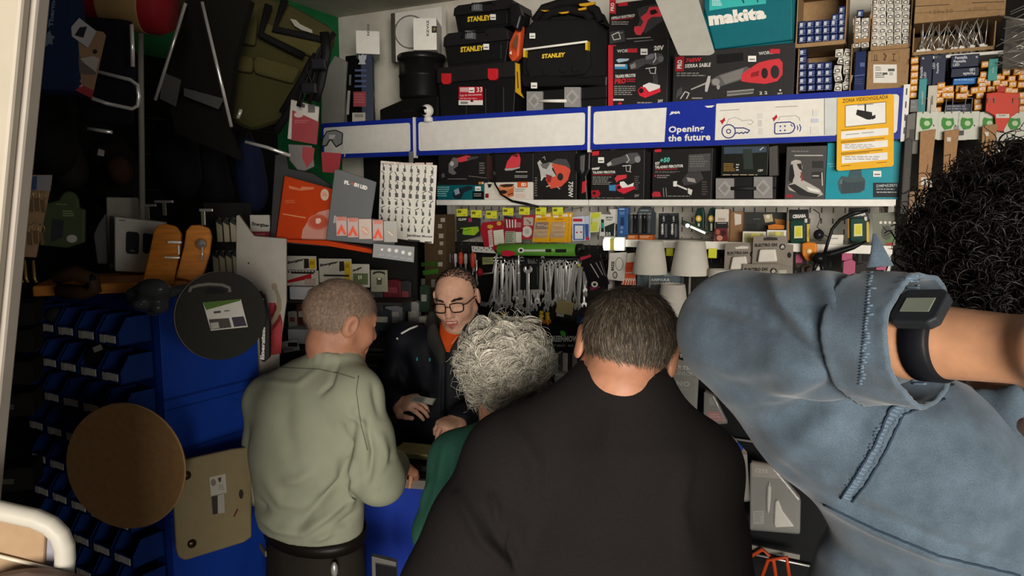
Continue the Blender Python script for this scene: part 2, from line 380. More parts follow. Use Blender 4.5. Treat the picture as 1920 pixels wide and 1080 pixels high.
# ================================================================== things on the back wall's shelves
DK, DK2, LTX = '#211f1f', '#2c2a2a', '#d8d4cc'
WRED = '#c42a34'
ZTOP = ZF1-.012
def sticker(t, x0, y0, x1, y1, name='price_sticker', y=0, mt=('#efece6', .4, 'paper')):
    """a small white price sticker with a line of print"""
    g = G(); P = t.pp([(x0,y0),(x1,y0),(x1,y1),(x0,y1)], y); g.prism(P, y-.0042, y-.002, mt)
    q = t.pp([(x0+(x1-x0)*.15, y0+(y1-y0)*.5), (x1-(x1-x0)*.15, y0+(y1-y0)*.5), (x1-(x1-x0)*.15, y0+(y1-y0)*.72), (x0+(x1-x0)*.15, y0+(y1-y0)*.72)], y)
    g.flat(q, y-.0045, '#77736e'); return g.obj(name, t.root)
f_ = lambda w=0: W(w-.032)
# ---- tool box tower
def toolbox(label, rect, zo, latch, tx, stick, base, d=.27):
    t = Th('toolbox', label, 'toolbox', f_(-.03), rect, 'black toolboxes with yellow lettering', zo, base)
    w, h = t.w/2, t.h; g = G()
    g.prism([(-w*.9, 0), (w*.9, 0), (w, h*.62), (-w, h*.62)], .01, d-.01, (NEAR, .45)); g.box(-w*.8, w*.8, .004, .012, h*.08, h*.52, (NEAR, .45))
    t.body(g, .004)
    g = G(); g.prism([(-w*1.03, h*.62), (w*1.03, h*.62), (w*1.0, h*.9), (w*.86, h), (-w*.86, h), (-w*1.0, h*.9)], 0, d, (DK, .4)); t.part('lid', g, .004)
    g = G(); g.tube([(-w*.4, -.004, h*.80), (-w*.36, -.008, h*.93), (w*.36, -.008, h*.93), (w*.4, -.004, h*.80)], .006, (NEAR, .4)); t.part('handle', g)
    x0, y0, x1, y1 = latch; g = G(); g.prism(t.pp([(x0,y0),(x1,y0),(x1,y1),(x0,y1)]), -.012, .004, ('#5c6063', .35)); 
    q = [x0+(x1-x0)*k for k in (.3, .5, .7)]
    for k in q: g.prism(t.pp([(k-3,y0+8),(k+3,y0+8),(k+3,y1-8),(k-3,y1-8)]), -.0135, -.011, '#8a8d8e')
    t.part('latch', g, .001, 'grey latch')
    t.prints('lettering', [('T', 'STANLEY', tx, '#e9c33a', .05)]); sticker(t, *stick)
    return t
# the big lower box
t = Th('tool_chest', 'big black tool chest with two red latches at the bottom of the toolbox tower', 'toolbox', f_(-.01), (820,120,966,222), None, (480,0), ZTOP)
w, h = t.w/2, t.h; g = G(); g.prism([(-w*.94,0),(w*.94,0),(w,h*.7),(-w,h*.7)], .01, .33, (NEAR, .45))
for k in (-.45, .05, .5): g.box(w*k, w*k+.05, .004, .012, h*.03, h*.55, (NEAR, .4))
t.body(g, .004)
g = G(); g.box(-w*1.02, w*1.02, 0, .34, h*.7, h, (DK, .42)); t.part('lid', g, .008)
for x0, y0, x1, y1 in ((1398,552,1466,634),(1745,516,1818,604)):
    g = G(); g.prism(t.pp([(x0,y0),(x1,y0),(x1,y1-18),(x1-18,y1),(x0+14,y1),(x0,y1-18)]), -.012, .006, ('#c8262c', .35)); t.part('latch', g, .002, 'red latch')
t.prints('label', [('r', (1520,650,1702,786), ('#b3202e', .35)), ('r', (1520,752,1702,788), '#e5e0da'), ('T', '33', [(1656,655),(1698,652),(1698,690),(1656,692)], WHITE, .02),
    ('r', (1530,656,1594,690), '#d9a9a8'), ('T', 'Caja de Herramientas', [(1528,708),(1694,700),(1694,720),(1528,728)], '#e8cfcd', .01), ('lines', (1530,735,1690,750), '#d99', 1), ('r', (1535,762,1590,780), '#8a8680'), ('r', (1610,750,1630,765), '#6d1018')], label='red and white product label')
sticker(t, 1598, 656, 1640, 696)
zs = t.M.translation.z+t.h+.002
t = toolbox('black toolbox resting on the tool chest with red latches', (832,56,952,124), (480,0), (1576,232,1650,296), [(1534,352),(1708,338),(1706,378),(1534,394)], (1708,330,1750,374), zs); zt = zs+t.h+.002
toolbox('small black toolbox on top of the toolbox tower by the ceiling', (851,3,962,55), (480,0), (1624,22,1700,86), [(1586,126),(1760,110),(1758,152),(1586,166)], (1760,108,1800,150), zt, .22)
# ---- black cases with grey latches (two of a kind)
def lcase(label, rect, base, l1, l2, d=.26, zo=(960,0), hand='#e6e2da', body=(NEAR, .45)):
    t = Th('tool_case', label, 'case', f_(-.02), rect, None, zo, base); w, h = t.w/2, t.h
    g = G(); g.box(-w, w, 0, d, 0, h, body); g.box(-w*1.01, w*1.01, -.004, d*.9, h*.47, h*.53, (BLACK, .5)); t.body(g, .006)
    for q in (l1, l2):
        x0, y0, x1, y1 = q; g = G(); g.prism(t.pp([(x0,y0),(x1,y0),(x1,y1),(x0,y1)]), -.014, .002, ('#8d8a88', .5)); cx, cy = (x0+x1)/2, (y0+y1)/2; a, b = (x1-x0)*.42, (y1-y0)*.42
        g.prism(t.pp([(cx-a,cy),(cx,cy-b),(cx+a,cy),(cx,cy+b)]), -.0165, -.01, ('#a09d9a', .5)); g.prism(t.pp([(cx-a*.55,cy),(cx,cy-b*.55),(cx+a*.55,cy),(cx,cy+b*.55)]), -.018, -.01, ('#86837f', .5)); t.part('latch', g, .0012, 'grey latch with raised diamond')
    g = G(); y = (l1[1]+l1[3])/2; P = [t.P(l1[2]-20, y), t.P(l2[0]+20, y)]; g.tube([(P[0][0], -.016, P[0][1]), (P[1][0], -.016, P[1][1])], .008, hand); t.part('handle', g)
    return t
tc = lcase('flat black case with grey latches and white handle under the tote bag', (988,166,1138,208), ZTOP, (118,688,236,832), (400,656,520,806))
# ---- tote bag
t = Th('tool_tote', 'large black fabric tool tote with white handle bar and yellow lettering', 'bag', f_(-.02), (976,0,1142,172), None, (960,0), tc.M.translation.z+tc.h+.002)
w, h = t.w/2, t.h; g = G(); fb = ('#151414', .85, 'fab')
g.prism(t.pp([(60,640),(60,350),(90,200),(150,140),(600,130),(640,190),(700,230),(720,640)]), .02, .25, fb)
g.prism(t.pp([(95,500),(110,375),(575,320),(590,480),(540,560),(120,590)]), .002, .03, fb)
t.body(g, .012)
g = G(); g.prism(t.pp([(60,560),(80,652),(330,650),(560,640),(716,655),(720,560),(560,575)]), -.004, .26, (NEAR, .4)); t.part('base', g, .01)
for a in ((150,560),(250,545),(380,530),(470,525)): g = G(); g.prism(t.pp([(a[0]-25,a[1]-25),(a[0]+40,a[1]-40),(a[0]+30,a[1]+10),(a[0]-15,a[1]+20)]), -.006, .004, fb); t.part('pocket', g, .004)
g = G(); g.tube([(*t.P(105,378)[:1], -.02, t.P(105,378)[1]), (*t.P(575,318)[:1], -.02, t.P(575,318)[1])], .0055, ('#efece4', .3)); 
for q in ((105,380),(570,325)): x, z = t.P(*q); g.box(x-.006, x+.006, -.022, .012, z-.035, z+.008, ('#d8b32c', .4))
t.part('handle_bar', g, .001, 'white handle bar with yellow ends')
g = G()
for P in ([(130,140),(200,40),(330,0),(480,-10),(600,60),(630,140)], [(180,140),(260,70),(400,50),(520,80),(560,130)]):
    g.tube([(t.P(a, b)[0], .06, t.P(a, b)[1]) for a, b in P], .022, fb, 8)
g.prism(t.pp([(140,150),(190,50),(320,0),(500,-20),(590,40),(640,150)]), .08, .2, fb); t.part('shoulder_strap', g)
g = G()
for P in ([(200,70),(265,70),(230,80)], [(335,88),(415,78),(400,92),(360,97)], [(490,22),(612,6),(610,24),(540,40),(500,38)], [(484,60),(545,45),(540,64),(490,72)]):
    g = G(); g.prism(t.pp(P), .018, .03, ('#d9a425', .5)); t.part('loop', g, 0, 'yellow loop')
t.prints('lettering', [('T', 'STANLEY', [(226,406),(400,392),(396,426),(224,440)], '#e9c33a', .05)], y=.002)
sticker(t, 134, 250, 176, 290, y=-.004); sticker(t, 145, 620, 190, 664, y=-.004)
# ---- electric tool boxes with pictures
def tool(items, *polys): return items+list(polys)
t = Th('power_tool_box', 'black 20V cordless drill box with red left edge on the top shelf', 'box', f_(-.0), (1141,78,1252,200), None, (960,0), ZTOP)
t.box(.2, (DK, .4), side=(DK2, .5))
t.prints('front_print', [('r', (722,338,780,800), WRED), ('r', (758,345,1160,798), DK), ('T', 'WORGRIP', [(788,372),(940,362),(938,392),(788,396)], '#b9b6b1', .04), ('r', (866,364,940,394), WRED),
    ('T', '20V', [(1066,344),(1140,338),(1138,376),(1064,380)], LTX, .05), ('p', [(780,452),(800,440),(880,440),(870,456),(800,470)], '#a8c4d0'), ('r', (772,482,866,518), '#3d8fc0'), ('r', (772,482,850,500), '#d0d6d8'),
    ('p', [(880,480),(930,450),(1010,430),(1060,398),(1120,400),(1142,430),(1130,465),(1070,490),(1010,478),(930,520),(890,522)], '#4a4849'),
    ('p', [(885,490),(925,470),(930,505),(895,518)], '#8b8981'), ('p', [(1000,425),(1050,400),(1070,410),(1060,440),(1010,450)], '#77757a'), ('l', [(1075,400),(1080,440),(1060,470)], '#c7c5c4', 8), ('e', (1095,420,1138,465), '#6b696a'),
    ('l', [(1005,515),(1080,505),(1075,545)], '#c9c7c5', 7), ('l', [(1030,520),(1040,550),(1080,552)], '#b9b7b5', 6), ('p', [(1055,560),(1090,560),(1100,640),(1060,650)], '#3b393a'),
    ('T', 'TALADRO PERCUTOR', [(776,562),(930,552),(928,578),(774,586)], LTX, .05), ('T', 'PRO', [(774,592),(858,584),(854,626),(770,632)], WRED, .06), ('lines', (860,590,930,622), WRED, 2), ('lines', (768,645,935,720), '#8d8984', 5),
    ('p', [(985,640),(1030,620),(1112,640),(1110,680),(1020,705),(975,680)], '#e2dfdb'), ('p', [(945,675),(970,650),(1000,655),(1030,690),(1112,660),(1116,690),(1000,735),(955,715)], '#d4263a'), ('e', (952,662,988,700), '#2a1014'),
    ('r', (760,742,840,756), '#cfccc6'), ('p', [(795,775),(815,765),(830,780),(800,786)], WRED), ('lines', (940,766,1080,786), '#8a8680', 1), ('T', '20V', [(1094,748),(1134,745),(1134,768),(1094,770)], '#c9c6c1', .03)])
sticker(t, 966, 366, 1018, 412)
zd = t.M.translation.z+t.h+.002
t = Th('power_tool_box', 'black box with red electric planer picture, top of the stack beside the tote bag', 'box', f_(-.012), (1142,0,1262,84), None, (960,0), zd)
t.box(.2, (DK, .4), side=(DK2, .5))
t.prints('front_print', [('p', [(732,0),(780,0),(778,104),(732,100)], WRED), ('T', 'PRO', [(738,82),(740,22),(768,20),(766,84)], WHITE, .04), ('p', [(796,24),(870,12),(866,42),(796,48)], WRED),
    ('T', 'CEPILLO ELECTRICO', [(745,128),(922,104),(920,126),(745,146)], LTX, .05), ('l', [(746,152),(910,134)], WRED, 5), ('lines', (748,162,890,192), '#9a9690', 2),
    ('p', [(940,70),(1000,45),(1090,30),(1150,60),(1140,150),(1000,250),(930,215),(960,150)], '#3a3839'),
    ('p', [(965,130),(1010,95),(1030,55),(1085,48),(1120,70),(1130,100),(1120,125),(1050,128),(1020,150),(1005,190),(985,235),(965,265),(930,260),(915,225),(920,200),(945,195),(965,200),(985,165)], '#d63c48'),
    ('p', [(1035,80),(1075,70),(1095,95),(1060,110),(1040,110)], '#26191b'),
    ('p', [(735,240),(840,225),(850,310),(735,330)], '#3b393a'), ('l', [(750,265),(800,240),(815,290),(765,300),(752,270)], '#d0cdc8', 6), ('l', [(790,250),(830,245)], '#8f8c88', 5), ('l', [(862,292),(1040,280)], '#8c8985', 7), ('l', [(920,312),(1060,302)], '#77746f', 7)])
t = Th('power_tool_box', 'long black reciprocating saw box with red saw picture under the teal case', 'box', f_(-.0), (1262,90,1489,196), None, (960,0), ZTOP)
t.box(.22, (DK2, .4), side=(DK2, .5))
t.prints('front_print', [('p', [(1228,428),(1292,420),(1288,534),(1226,538)], '#a3252f'), ('T', 'PRO', [(1238,516),(1240,452),(1276,448),(1274,514)], WHITE, .04), ('T', '760W', [(1305,438),(1422,430),(1418,462),(1303,470)], WRED, .04),
    ('T', 'SIERRA SABLE', [(1298,482),(1492,470),(1488,500),(1296,510)], LTX, .03), ('lines', (1235,545,1460,580), '#86827d', 2), ('p', [(1535,410),(1735,395),(1735,455),(1560,478),(1535,475)], BLACK),
    ('T', 'WORGRIP', [(1850,390),(2005,372),(2005,400),(1850,415)], '#bdbab5', .04), ('r', (1936,368,2010,402), WRED),
    ('p', [(1340,668),(1460,615),(1465,628),(1345,676)], '#a19e99'), ('p', [(1450,640),(1470,570),(1490,570),(1485,620),(1465,690),(1448,686)], '#b8b5b0'), ('p', [(1490,600),(1560,560),(1760,500),(1800,520),(1720,600),(1560,650),(1500,640)], '#5b5959'), ('p', [(1560,570),(1740,510),(1720,590),(1600,630)], '#77746f'), ('e', (1500,590,1560,640), '#8d8a86'), ('e', (1535,635,1560,672), '#9a9793'),
    ('p', [(1720,560),(1760,530),(1850,470),(1930,450),(2005,440),(2030,470),(2030,560),(1990,610),(1900,630),(1780,620),(1720,610)], '#cc343b'), ('p', [(1795,548),(1855,530),(1850,570),(1790,580)], '#8d1c26'), ('e', (1870,510,1920,590), '#2c1a1c'), ('e', (1940,490,2005,590), '#2a2627'),
    ('p', [(1240,680),(1275,650),(1280,700),(1230,740)], '#474545'), ('l', [(1265,740),(1300,688),(1330,700),(1310,740)], '#c7c4be', 7), ('p', [(1612,682),(1815,664),(1812,704),(1612,726)], '#5e5b59'), ('l', [(1615,690),(1815,672)], '#a19e99', 6), ('l', [(1615,715),(1805,698)], '#a19e99', 5),
    ('r', (1350,732,1430,742), '#8c8883'), ('T', '2 2', [(1856,688),(1916,684),(1916,706),(1856,710)], LTX), ('e', (2005,670,2020,685), LTX), ('T', '780W', [(1990,698),(2030,694),(2030,706),(1990,710)], LTX)])
sticker(t, 1772, 420, 1832, 464)
# ---- teal case
TEAL = ('#0d6670', .42)
t = Th('power_tool_case', 'teal power tool case with big white lettering at the ceiling', 'case', f_(-.02), (1318,-60,1492,92), None, (960,0), t.M.translation.z+t.h+.002)
w, h = t.w/2, t.h; g = G(); g.box(-w, w, .01, .3, 0, h, TEAL); t.body(g, .012)
g = G(); g.prism(t.pp([(1440,-60),(2105,-60),(2105,300),(1520,372),(1500,290),(1440,60)]), -.004, .02, TEAL); t.part('front_cover', g, .006)
g = G(); g.box(-w*.98, w*.98, -.002, .012, .012, .02, '#063d44'); t.part('seam', g)
t.prints('lettering', [('p', [(1480,-60),(1905,-60),(1905,28),(1640,55),(1480,80)], '#38b3ae'), ('lines', (1500,-10,1590,48), '#d0ebe8', 5),
    ('T', 'makita', [(1468,92),(1898,50),(1908,140),(1480,196)], WHITE, .07), ('l', [(1722,-20),(1738,20)], '#1c4a4e', 12), ('l', [(1835,-20),(1845,15)], '#1c4a4e', 10)], y=-.004)
# ---- grey sheet hanging from the ceiling
q = Fr(at(1300, 60, 2.75), YAWW+.15, R(-8))
t = Th('hanging_sign', 'blank grey hanging sign seen from behind in front of the teal case', 'sign', q, (1228,-190,1340,104), None, (960,0))
g = G(); g.prism(t.pp([(900,-420),(1245,-420),(1400,0),(1520,388),(1508,402),(1480,414),(1258,416),(1245,404)]), 0, .004, ('#a3a096', .55)); t.body(g, .0008)
p = t.M @ Vector((*t.P(1050,-420)[:1], 0, t.P(1050,-420)[1])); g = G(); I = t.M.inverted()
g.tube([I @ p, I @ Vector((p.x, p.y, CEIL))], .0015, STEEL, 5); t.part('hanging_wire', g); g = G(); p = t.M @ Vector((t.P(1200,-420)[0], 0, t.P(1200,-420)[1])); g.tube([I @ p, I @ Vector((p.x, p.y, CEIL))], .0015, STEEL, 5); t.part('hanging_wire', g)
# ---- left end of the top shelf
def cbox(name, label, px, py, w, d, h, yaw, mt, base=None, ww=-.05, cat='box', group=None, bevel=.002):
    x, z = W(ww).hit(px, py)
    if base is not None: z = base
    M = W(ww).M @ Matrix.Translation((x, 0, z)) @ Matrix.Rotation(yaw, 4, 'Z')
    t = Th(name, label, cat, Fr((0,0,0)), (0,0,1,1), group); t.w, t.h, t.d = w, h, d; t.M = M; t.L.M = M; t.L.I = M.inverted()
    g = G(); g.box(-w/2, w/2, 0, d, 0, h, mt); return t.body(g, bevel)
wb = ('#e8e4da', .5, 'paper')
zb = f0.hit(707, 95)[1]
t = cbox('camera_box', 'small plain white box on the grey and blue carton by the green wall', 690, 93, .13, .19, .125, R(38), wb, zb+.003, -.06)
t.zo = (480, 0); t.prints('front_print', [('T', 'EZVIZ', [(834,270),(834,180),(850,176),(850,265)], '#2a2a2a', .03)])
# carton with chess-knight mark and red band
t = cbox('steel_item_carton', 'dark blue carton with white chess piece mark and red band', 690, 225, .066, .13, zb-ZTOP, R(34), ('#1c2740', .5), ZTOP, -.055)
t.zo = (480, 0)
t.prints('front_print', [('p', [(770,410),(785,418),(800,406),(815,416),(830,408),(826,440),(815,460),(824,482),(765,482),(778,460),(768,440)], '#a8acb5'), ('r', (742,520,828,536), '#3b4a70'), ('r', (742,560,828,576), '#3b4a70'), ('r', (742,600,828,616), '#3b4a70'), ('r', (738,640,826,655), '#3b4a70'),
    ('r', (730,688,825,800), '#8e2731'), ('lines', (738,705,818,780), '#a8505a', 4), ('r', (722,845,820,912), '#aaa59b'), ('r', (740,855,805,880), '#7d786e')])
g = G(); d = .13; w = .033; H = t.h
g.add([(w+.0006, .0, H*.97), (w+.0006, d, H*.97), (w+.0006, d, H*.70), (w+.0006, 0, H*.70)], [(0,1,2,3)], '#27405e')
g.add([(w+.0006, .02, H*.66), (w+.0006, d, H*.66), (w+.0006, d, H*.50), (w+.0006, .02, H*.56)], [(0,1,2,3)], '#31492c')
g.add([(w+.0006, 0, H*.52), (w+.0006, d, H*.44), (w+.0006, d, H*.30), (w+.0006, 0, H*.34)], [(0,1,2,3)], '#c9c4ba')
g.add([(w+.0006, 0, H*.3), (w+.0006, d, H*.22), (w+.0006, d, H*.02), (w+.0006, 0, H*.02)], [(0,1,2,3)], '#5a3325')
V, F = glyphs('ACERO', .04); g.add([(w+.0012, .015+p[0]*.11, H*.37+p[1]*H*.08-p[0]*H*.04) for p in V], F, '#33302c'); t.part('side_print', g)
t = Th('grey_sheet', 'leaning light grey sheet beside the dark cartons over the left header board', 'panel', f_(-.08), (600,104,649,232), None, (480,0), ZTOP)
g = G(); g.prism(t.pp([(590,418),(672,460),(645,930),(488,930),(492,590)]), 0, .02, ('#8f8d86', .6)); t.body(g, .002)
t = Th('flat_carton', 'narrow black carton wedged beside the leaning grey sheet', 'box', f_(-.10), (649,104,668,228), None, (480,0), ZTOP); t.box(.06, (BLACK, .5))
t.prints('front_print', [('p', [(700,560),(716,560),(712,640),(698,640)], '#777'), ('p', [(688,680),(708,680),(698,860),(678,860)], '#b9b6ae')])
# black canisters
g = G(); zk = f0.hit(780, 178)[1]; x, _ = W(-.12).hit(783, 130); zz = f0.hit(780, 92)[1]; hh = zz-zk
M = W(-.16).M @ Matrix.Translation((x, 0, zk)); pl = ('#171616', .35)
g.lathe([(.118,0),(.124,.01),(.124,hh*.48),(.128,hh*.5),(.128,hh*.53),(.124,hh*.55),(.125,hh*.88)], pl); o = g.obj('bucket', None, M); tag(o, 'round black plastic bucket with lid under the white boxes', 'bucket')
g = G(); g.lathe([(.132,hh*.86),(.134,hh*.9),(.134,hh*.97),(.128,hh),(.0,hh)], pl); g.obj('lid', o)
# round panel lamp box and the white box before it
t = Th('panel_lamp_box', 'flat white box with a large grey circle, standing against the ceiling corner', 'box', f_(-.22), (741,18,828,110), None, (480,0), zk+hh+.002)
t.box(.05, wb); t.prints('front_print', [ring(1160,240,118,122,'#8d8a85',12,30), ('e', (1056,132,1264,350), '#dcd9d1')])
g = G(); g.box(-t.w/2-.028, -t.w/2-.001, -.002, .05, 0, t.h, '#4f4b46'); t.part('spine', g, .001, 'dark printed spine')
zc = t.M.translation.z
t = cbox('camera_box', 'white box with black square mark in front of the flat white box', 797, 88, .125, .20, .165, R(24), wb, zk+hh+.002, -.05)
t.zo = (480, 0); t.prints('front_print', [('T', 'EZVIZ', [(1280,270),(1280,150),(1296,150),(1296,268)], '#2a2926', .03), ('r', (1318,196,1356,246), '#2a2926'), ('e', (1328,206,1348,232), '#8a6f2d')])
t = Th('black_case', 'low matt black case under the round bucket behind the security camera', 'case', f_(-.04), (712,180,822,230), None, (480,0), ZTOP); w, h = t.w/2, zk-ZTOP
g = G(); g.prism([(-w,0),(w,0),(w,h*.98),(-w*.1,h*.98),(-w,h*.6)], .0, .3, ('#0f0e0e', .6)); t.body(g, .004)
g = G(); g.box(-w*.2, w*.2, -.006, .0, h*.4, h*.5, ('#1c1b1b', .5)); t.part('latch', g, .001)
# the security camera on the header
x, z = f0.hit(806, 232); M = f0.M @ Matrix.Translation((x, .0, ZF1-.028)); g = G(); wc = ('#e9e5dd', .35)
g.lathe([(.019,0),(.024,.004),(.024,.02),(.016,.028)], wc, Matrix.Translation((.004,-.02,0))); o = g.obj('security_camera', None, M); tag(o, 'white ball security camera standing on the long header board', 'camera')
g = G(); g.ball((-.002,-.02,.058), .034, wc, 24); g.obj('camera_head', o)
g = G(); mm = Matrix.Translation((-.006,-.046,.056)) @ Matrix.Rotation(R(97), 4, 'X') @ Matrix.Rotation(R(12), 4, 'Y'); g.lathe([(.0225,-.006),(.0225,.004),(.018,.0075),(0,.0085)], ('#0b0b0c', .15), mm); g.obj('lens', o)
# bagged goods between towers
for k, (lab, rect, poly, mt) in enumerate((('orange and blue bagged item squeezed between toolboxes and tote bag', (952,40,977,112), [(1895,320),(1960,180),(1990,190),(1970,420),(1920,470),(1890,420)], '#c9502a'), ('folded black and silver bag hanging beside the small top toolbox', (955,0,978,50), [(1900,20),(1960,20),(1990,120),(1960,230),(1900,180)], '#1b1a1c'))):
    t = Th('bagged_item', lab, 'bag', f_(-.01+.06*k), rect, None, (480,0)); g = G(); g.prism(t.pp(poly), 0, .05, (mt, .25)); t.body(g, .01)
    t.prints('print', [('p', [(1925,330),(1950,260),(1968,270),(1950,380)], '#b8b3c2' if k == 0 else '#6b4a33'), ('p', [(1900,400),(1915,380),(1920,410)], '#e6e2da')])
t = Th('hanging_tool_card', 'narrow yellow edged card hanging beside the flat case with latches', 'card', f_(.004), (966,115,981,185), None, (960,0)); g = G(); g.prism(t.pp([(25,470),(55,480),(65,690),(88,735),(25,690)]), 0, .006, ('#c7991c', .5)); t.body(g)
t.prints('print', [('l', [(40,540),(46,660)], '#3d2f0d', 8)])
# ---- cartons of bulbs at the right end
KRA, KRD = ('#9a7b57', .8, 'card'), ('#7a5f42', .8, 'card')
def carton(name, label, rect, base, d=.24, frontcut=0, flap=None, fr=None, sidew=.004):
    """an open cardboard carton seen from its open front, its contents inside"""
    t = Th(name, label, 'carton', fr or f_(.0), rect, 'open cardboard cartons of bulbs', (1440,0), base); t.w *= .955; t.h *= .985; w, h = t.w/2, t.h; k = .004; g = G()
    g.box(-w, w, d-k, d, 0, h, KRA); g.box(-w, -w+k, 0, d, 0, h, KRA); g.box(w-k, w, 0, d, 0, h, KRA); g.box(-w, w, 0, d, 0, k, KRA); g.box(-w, w, .0, d, h-k, h, KRD) if flap is None else None
    t.body(g); g = G(); g.prism([(-w,k),(w,k),(w,k+.012),(-w,k+.012)], -.001, .003, KRA); t.part('front_flap', g); return t
NAVY, SILV = ('#1d2a55', .28), ('#c6c2ba', .3)
def bulbbox(kind, w, h, d):
    """a small bulb carton, its front end to the viewer"""
    g = G()
    if kind == 'navy':
        g.box(-w/2, w/2, 0, d, 0, h, NAVY); o = g.obj('bulb_box', None, None, .0012); g = G()
        g.flat([(-w*.3, h*.2), (w*.1, h*.2), (w*.1, h*.75), (-w*.3, h*.75)], -.0007, '#b9bccb'); g.flat([(w*.16, h*.3), (w*.4, h*.3), (w*.4, h*.8), (w*.16, h*.8)], -.0009, '#4a5a8c'); g.flat([(-w*.42, h*.05), (w*.42, h*.05), (w*.42, h*.12), (-w*.42, h*.12)], -.0009, '#8d94b5')
    elif kind == 'silver':
        g.box(-w/2, w/2, 0, d, 0, h, ('#d6d1c6', .4, 'paper')); o = g.obj('bulb_box', None, None, .0012); g = G()
        g.flat([(-w*.36, h*.1), (w*.34, h*.1), (w*.34, h*.5), (0, h*.62), (-w*.36, h*.5)], -.0007, '#55504a'); g.flat([(-w*.2, h*.2), (w*.2, h*.2), (w*.2, h*.42), (-w*.2, h*.46)], -.0011, '#e6e2d8'); g.flat([(-w*.42, h*.75), (w*.1, h*.75), (w*.1, h*.88), (-w*.42, h*.88)], -.0009, '#8f8a80')
    else:
        g.box(-w/2, w/2, 0, d, 0, h, ('#e0a03a', .45, 'paper')); o = g.obj('bulb_box', None, None, .0012); g = G()
        g.flat([(-w*.3, h*.3), (w*.34, h*.3), (w*.34, h*.75), (-w*.3, h*.75)], -.0007, '#ece3d2'); g.flat([(-w*.1, h*.38), (w*.24, h*.38), (w*.24, h*.6), (-w*.1, h*.6)], -.0011, '#e59a86'); g.flat([(-w*.44, h*.82), (w*.44, h*.82), (w*.44, h*.92), (-w*.44, h*.92)], -.0009, '#b86416')
    g.obj('front_print', o); return o
_proto = {}
def put_bulb(kind, t, px, py, wpx, hpx, label, group, dy=.01, yaw=0, roll=0, zmin=None):
    """one bulb box with its lower middle at the given point of carton t's front plane"""
    x, z = t.P(px, py); sc = abs(t.P(px+wpx, py)[0]-x); w, h = round(sc, 3), round(abs(t.P(px, py-hpx)[1]-z), 3); key = (kind, w, h)
    M = t.M @ Matrix.Translation((x, dy, max(z, zmin) if zmin else z)) @ Matrix.Rotation(yaw, 4, 'Z') @ Matrix.Rotation(roll, 4, 'Y')
    if key not in _proto:
        o = bulbbox(kind, w, h, .11); _proto[key] = o; o.matrix_basis = M; return tag(o, label, 'bulb box', group)
    o = copy_tree(_proto[key], M, label); o['group'] = group; return o
t = carton('bulb_carton', 'open cardboard carton with three even rows of navy bulb boxes, at the ceiling', (1492,-30,1590,83), f0.hit(1540,83)[1])
for r, y in enumerate((316,260,207)):
    for c in range(6): put_bulb('navy', t, 253+c*60, y-c*4, 56, 52, 'small navy bulb box in the three rows of the upper open carton', 'navy bulb boxes in the upper carton')
for x, y in ((500,150),(550,142),(552,92)): put_bulb('navy', t, x, y, 50, 50, 'navy bulb box on the rising stack at the right of the upper open carton', 'navy bulb boxes stepped up in the upper carton')
t = carton('bulb_carton', 'open cardboard carton with navy and silver bulb boxes standing on the header board', (1493,86,1599,174), ZTOP, flap=1)
for c, x in enumerate((256,322,388,448)):
    for r in range(6 if c == 0 else 4): put_bulb('navy', t, x, 682-c*3-r*54, 58, 50, 'small navy bulb box stacked in the lower open carton', 'navy bulb boxes in the lower carton')
for x, y, rl in ((520,675,.1),(590,665,-.1),(528,600,-.2),(595,610,.2),(515,540,.1),(590,545,0),(540,470,.25),(595,480,-.1),(530,420,0),(590,415,.2)): put_bulb('silver', t, x, y, 56, 58, 'silver and white bulb box piled in the lower open carton', 'silver bulb boxes in the lower carton', .02+.01*(rl > 0), 0, rl)
t = carton('bulb_carton', 'cardboard carton with two columns of silver bulb boxes beside the navy ones', (1601,28,1632,90), t.M.translation.z+t.h+.003, flap=1)
for r in range(4):
    for x in (665,728): put_bulb('silver', t, x, 352-r*56, 56, 52, 'silver and white bulb box in the narrow carton of two columns', 'silver bulb boxes in the narrow carton', .008, 0, random.uniform(-.08,.08))
put_bulb('navy', t, 690, 120, 50, 50, 'dark bulb box lying on top of the narrow carton', 'bulb box on the narrow carton')
t = Th('closed_carton', 'closed cardboard carton with white shipping label and handling marks', 'carton', f_(.01), (1624,93,1706,166), None, (1440,0), ZTOP); t.w *= .95; t.box(.2, KRA); zc_ = t.M.translation.z+t.h+.003
t.prints('handling_marks', [('l', [(800,410),(800,450),(790,455),(822,455),(815,450),(815,410)], '#4a3621', 5), ('l', [(868,400),(885,420),(870,450),(880,450)], '#4a3621', 9), ('l', [(930,405),(955,405),(942,410),(942,452),(930,455),(960,455)], '#4a3621', 5), ('l', [(780,390),(985,388),(985,465),(780,470),(780,390)], '#856a48', 3)])
t.prints('shipping_label', [('r', (790,484,966,622), ('#e2ddd3', .5, 'paper')), ('lines', (805,500,860,535), '#777', 3), ('r', (900,515,950,535), '#555'), ('lines', (805,545,900,590), '#555', 3), ('r', (862,545,896,560), '#444'), ('lines', (910,545,950,570), '#777', 2)])
t = carton('bulb_carton', 'tall open carton crammed with silver and green bulb boxes above the closed carton', (1634,-30,1712,88), zc_, flap=1)
for r in range(8):
    for c in range(5): put_bulb('silver', t, 800+c*58, 350-r*54, 54, 52, 'silver and white bulb box in the tall crammed carton', 'silver bulb boxes in the tall carton', .008+.006*((r*3+c) % 3), random.uniform(-.1,.1), random.uniform(-.15,.15))
t = Th('bulb_pack', 'tall navy bulb pack between the open carton and the closed carton', 'box', f_(-.0), (1600,96,1625,168), None, (1440,0), ZTOP); t.w *= .8; t.box(.12, NAVY)
t.prints('front_print', [('l', [(650,570),(725,560)], '#5c6a9a', 6), ('r', (690,470,725,500), '#55618e'), ('lines', (650,590,720,640), '#39466f', 3)])
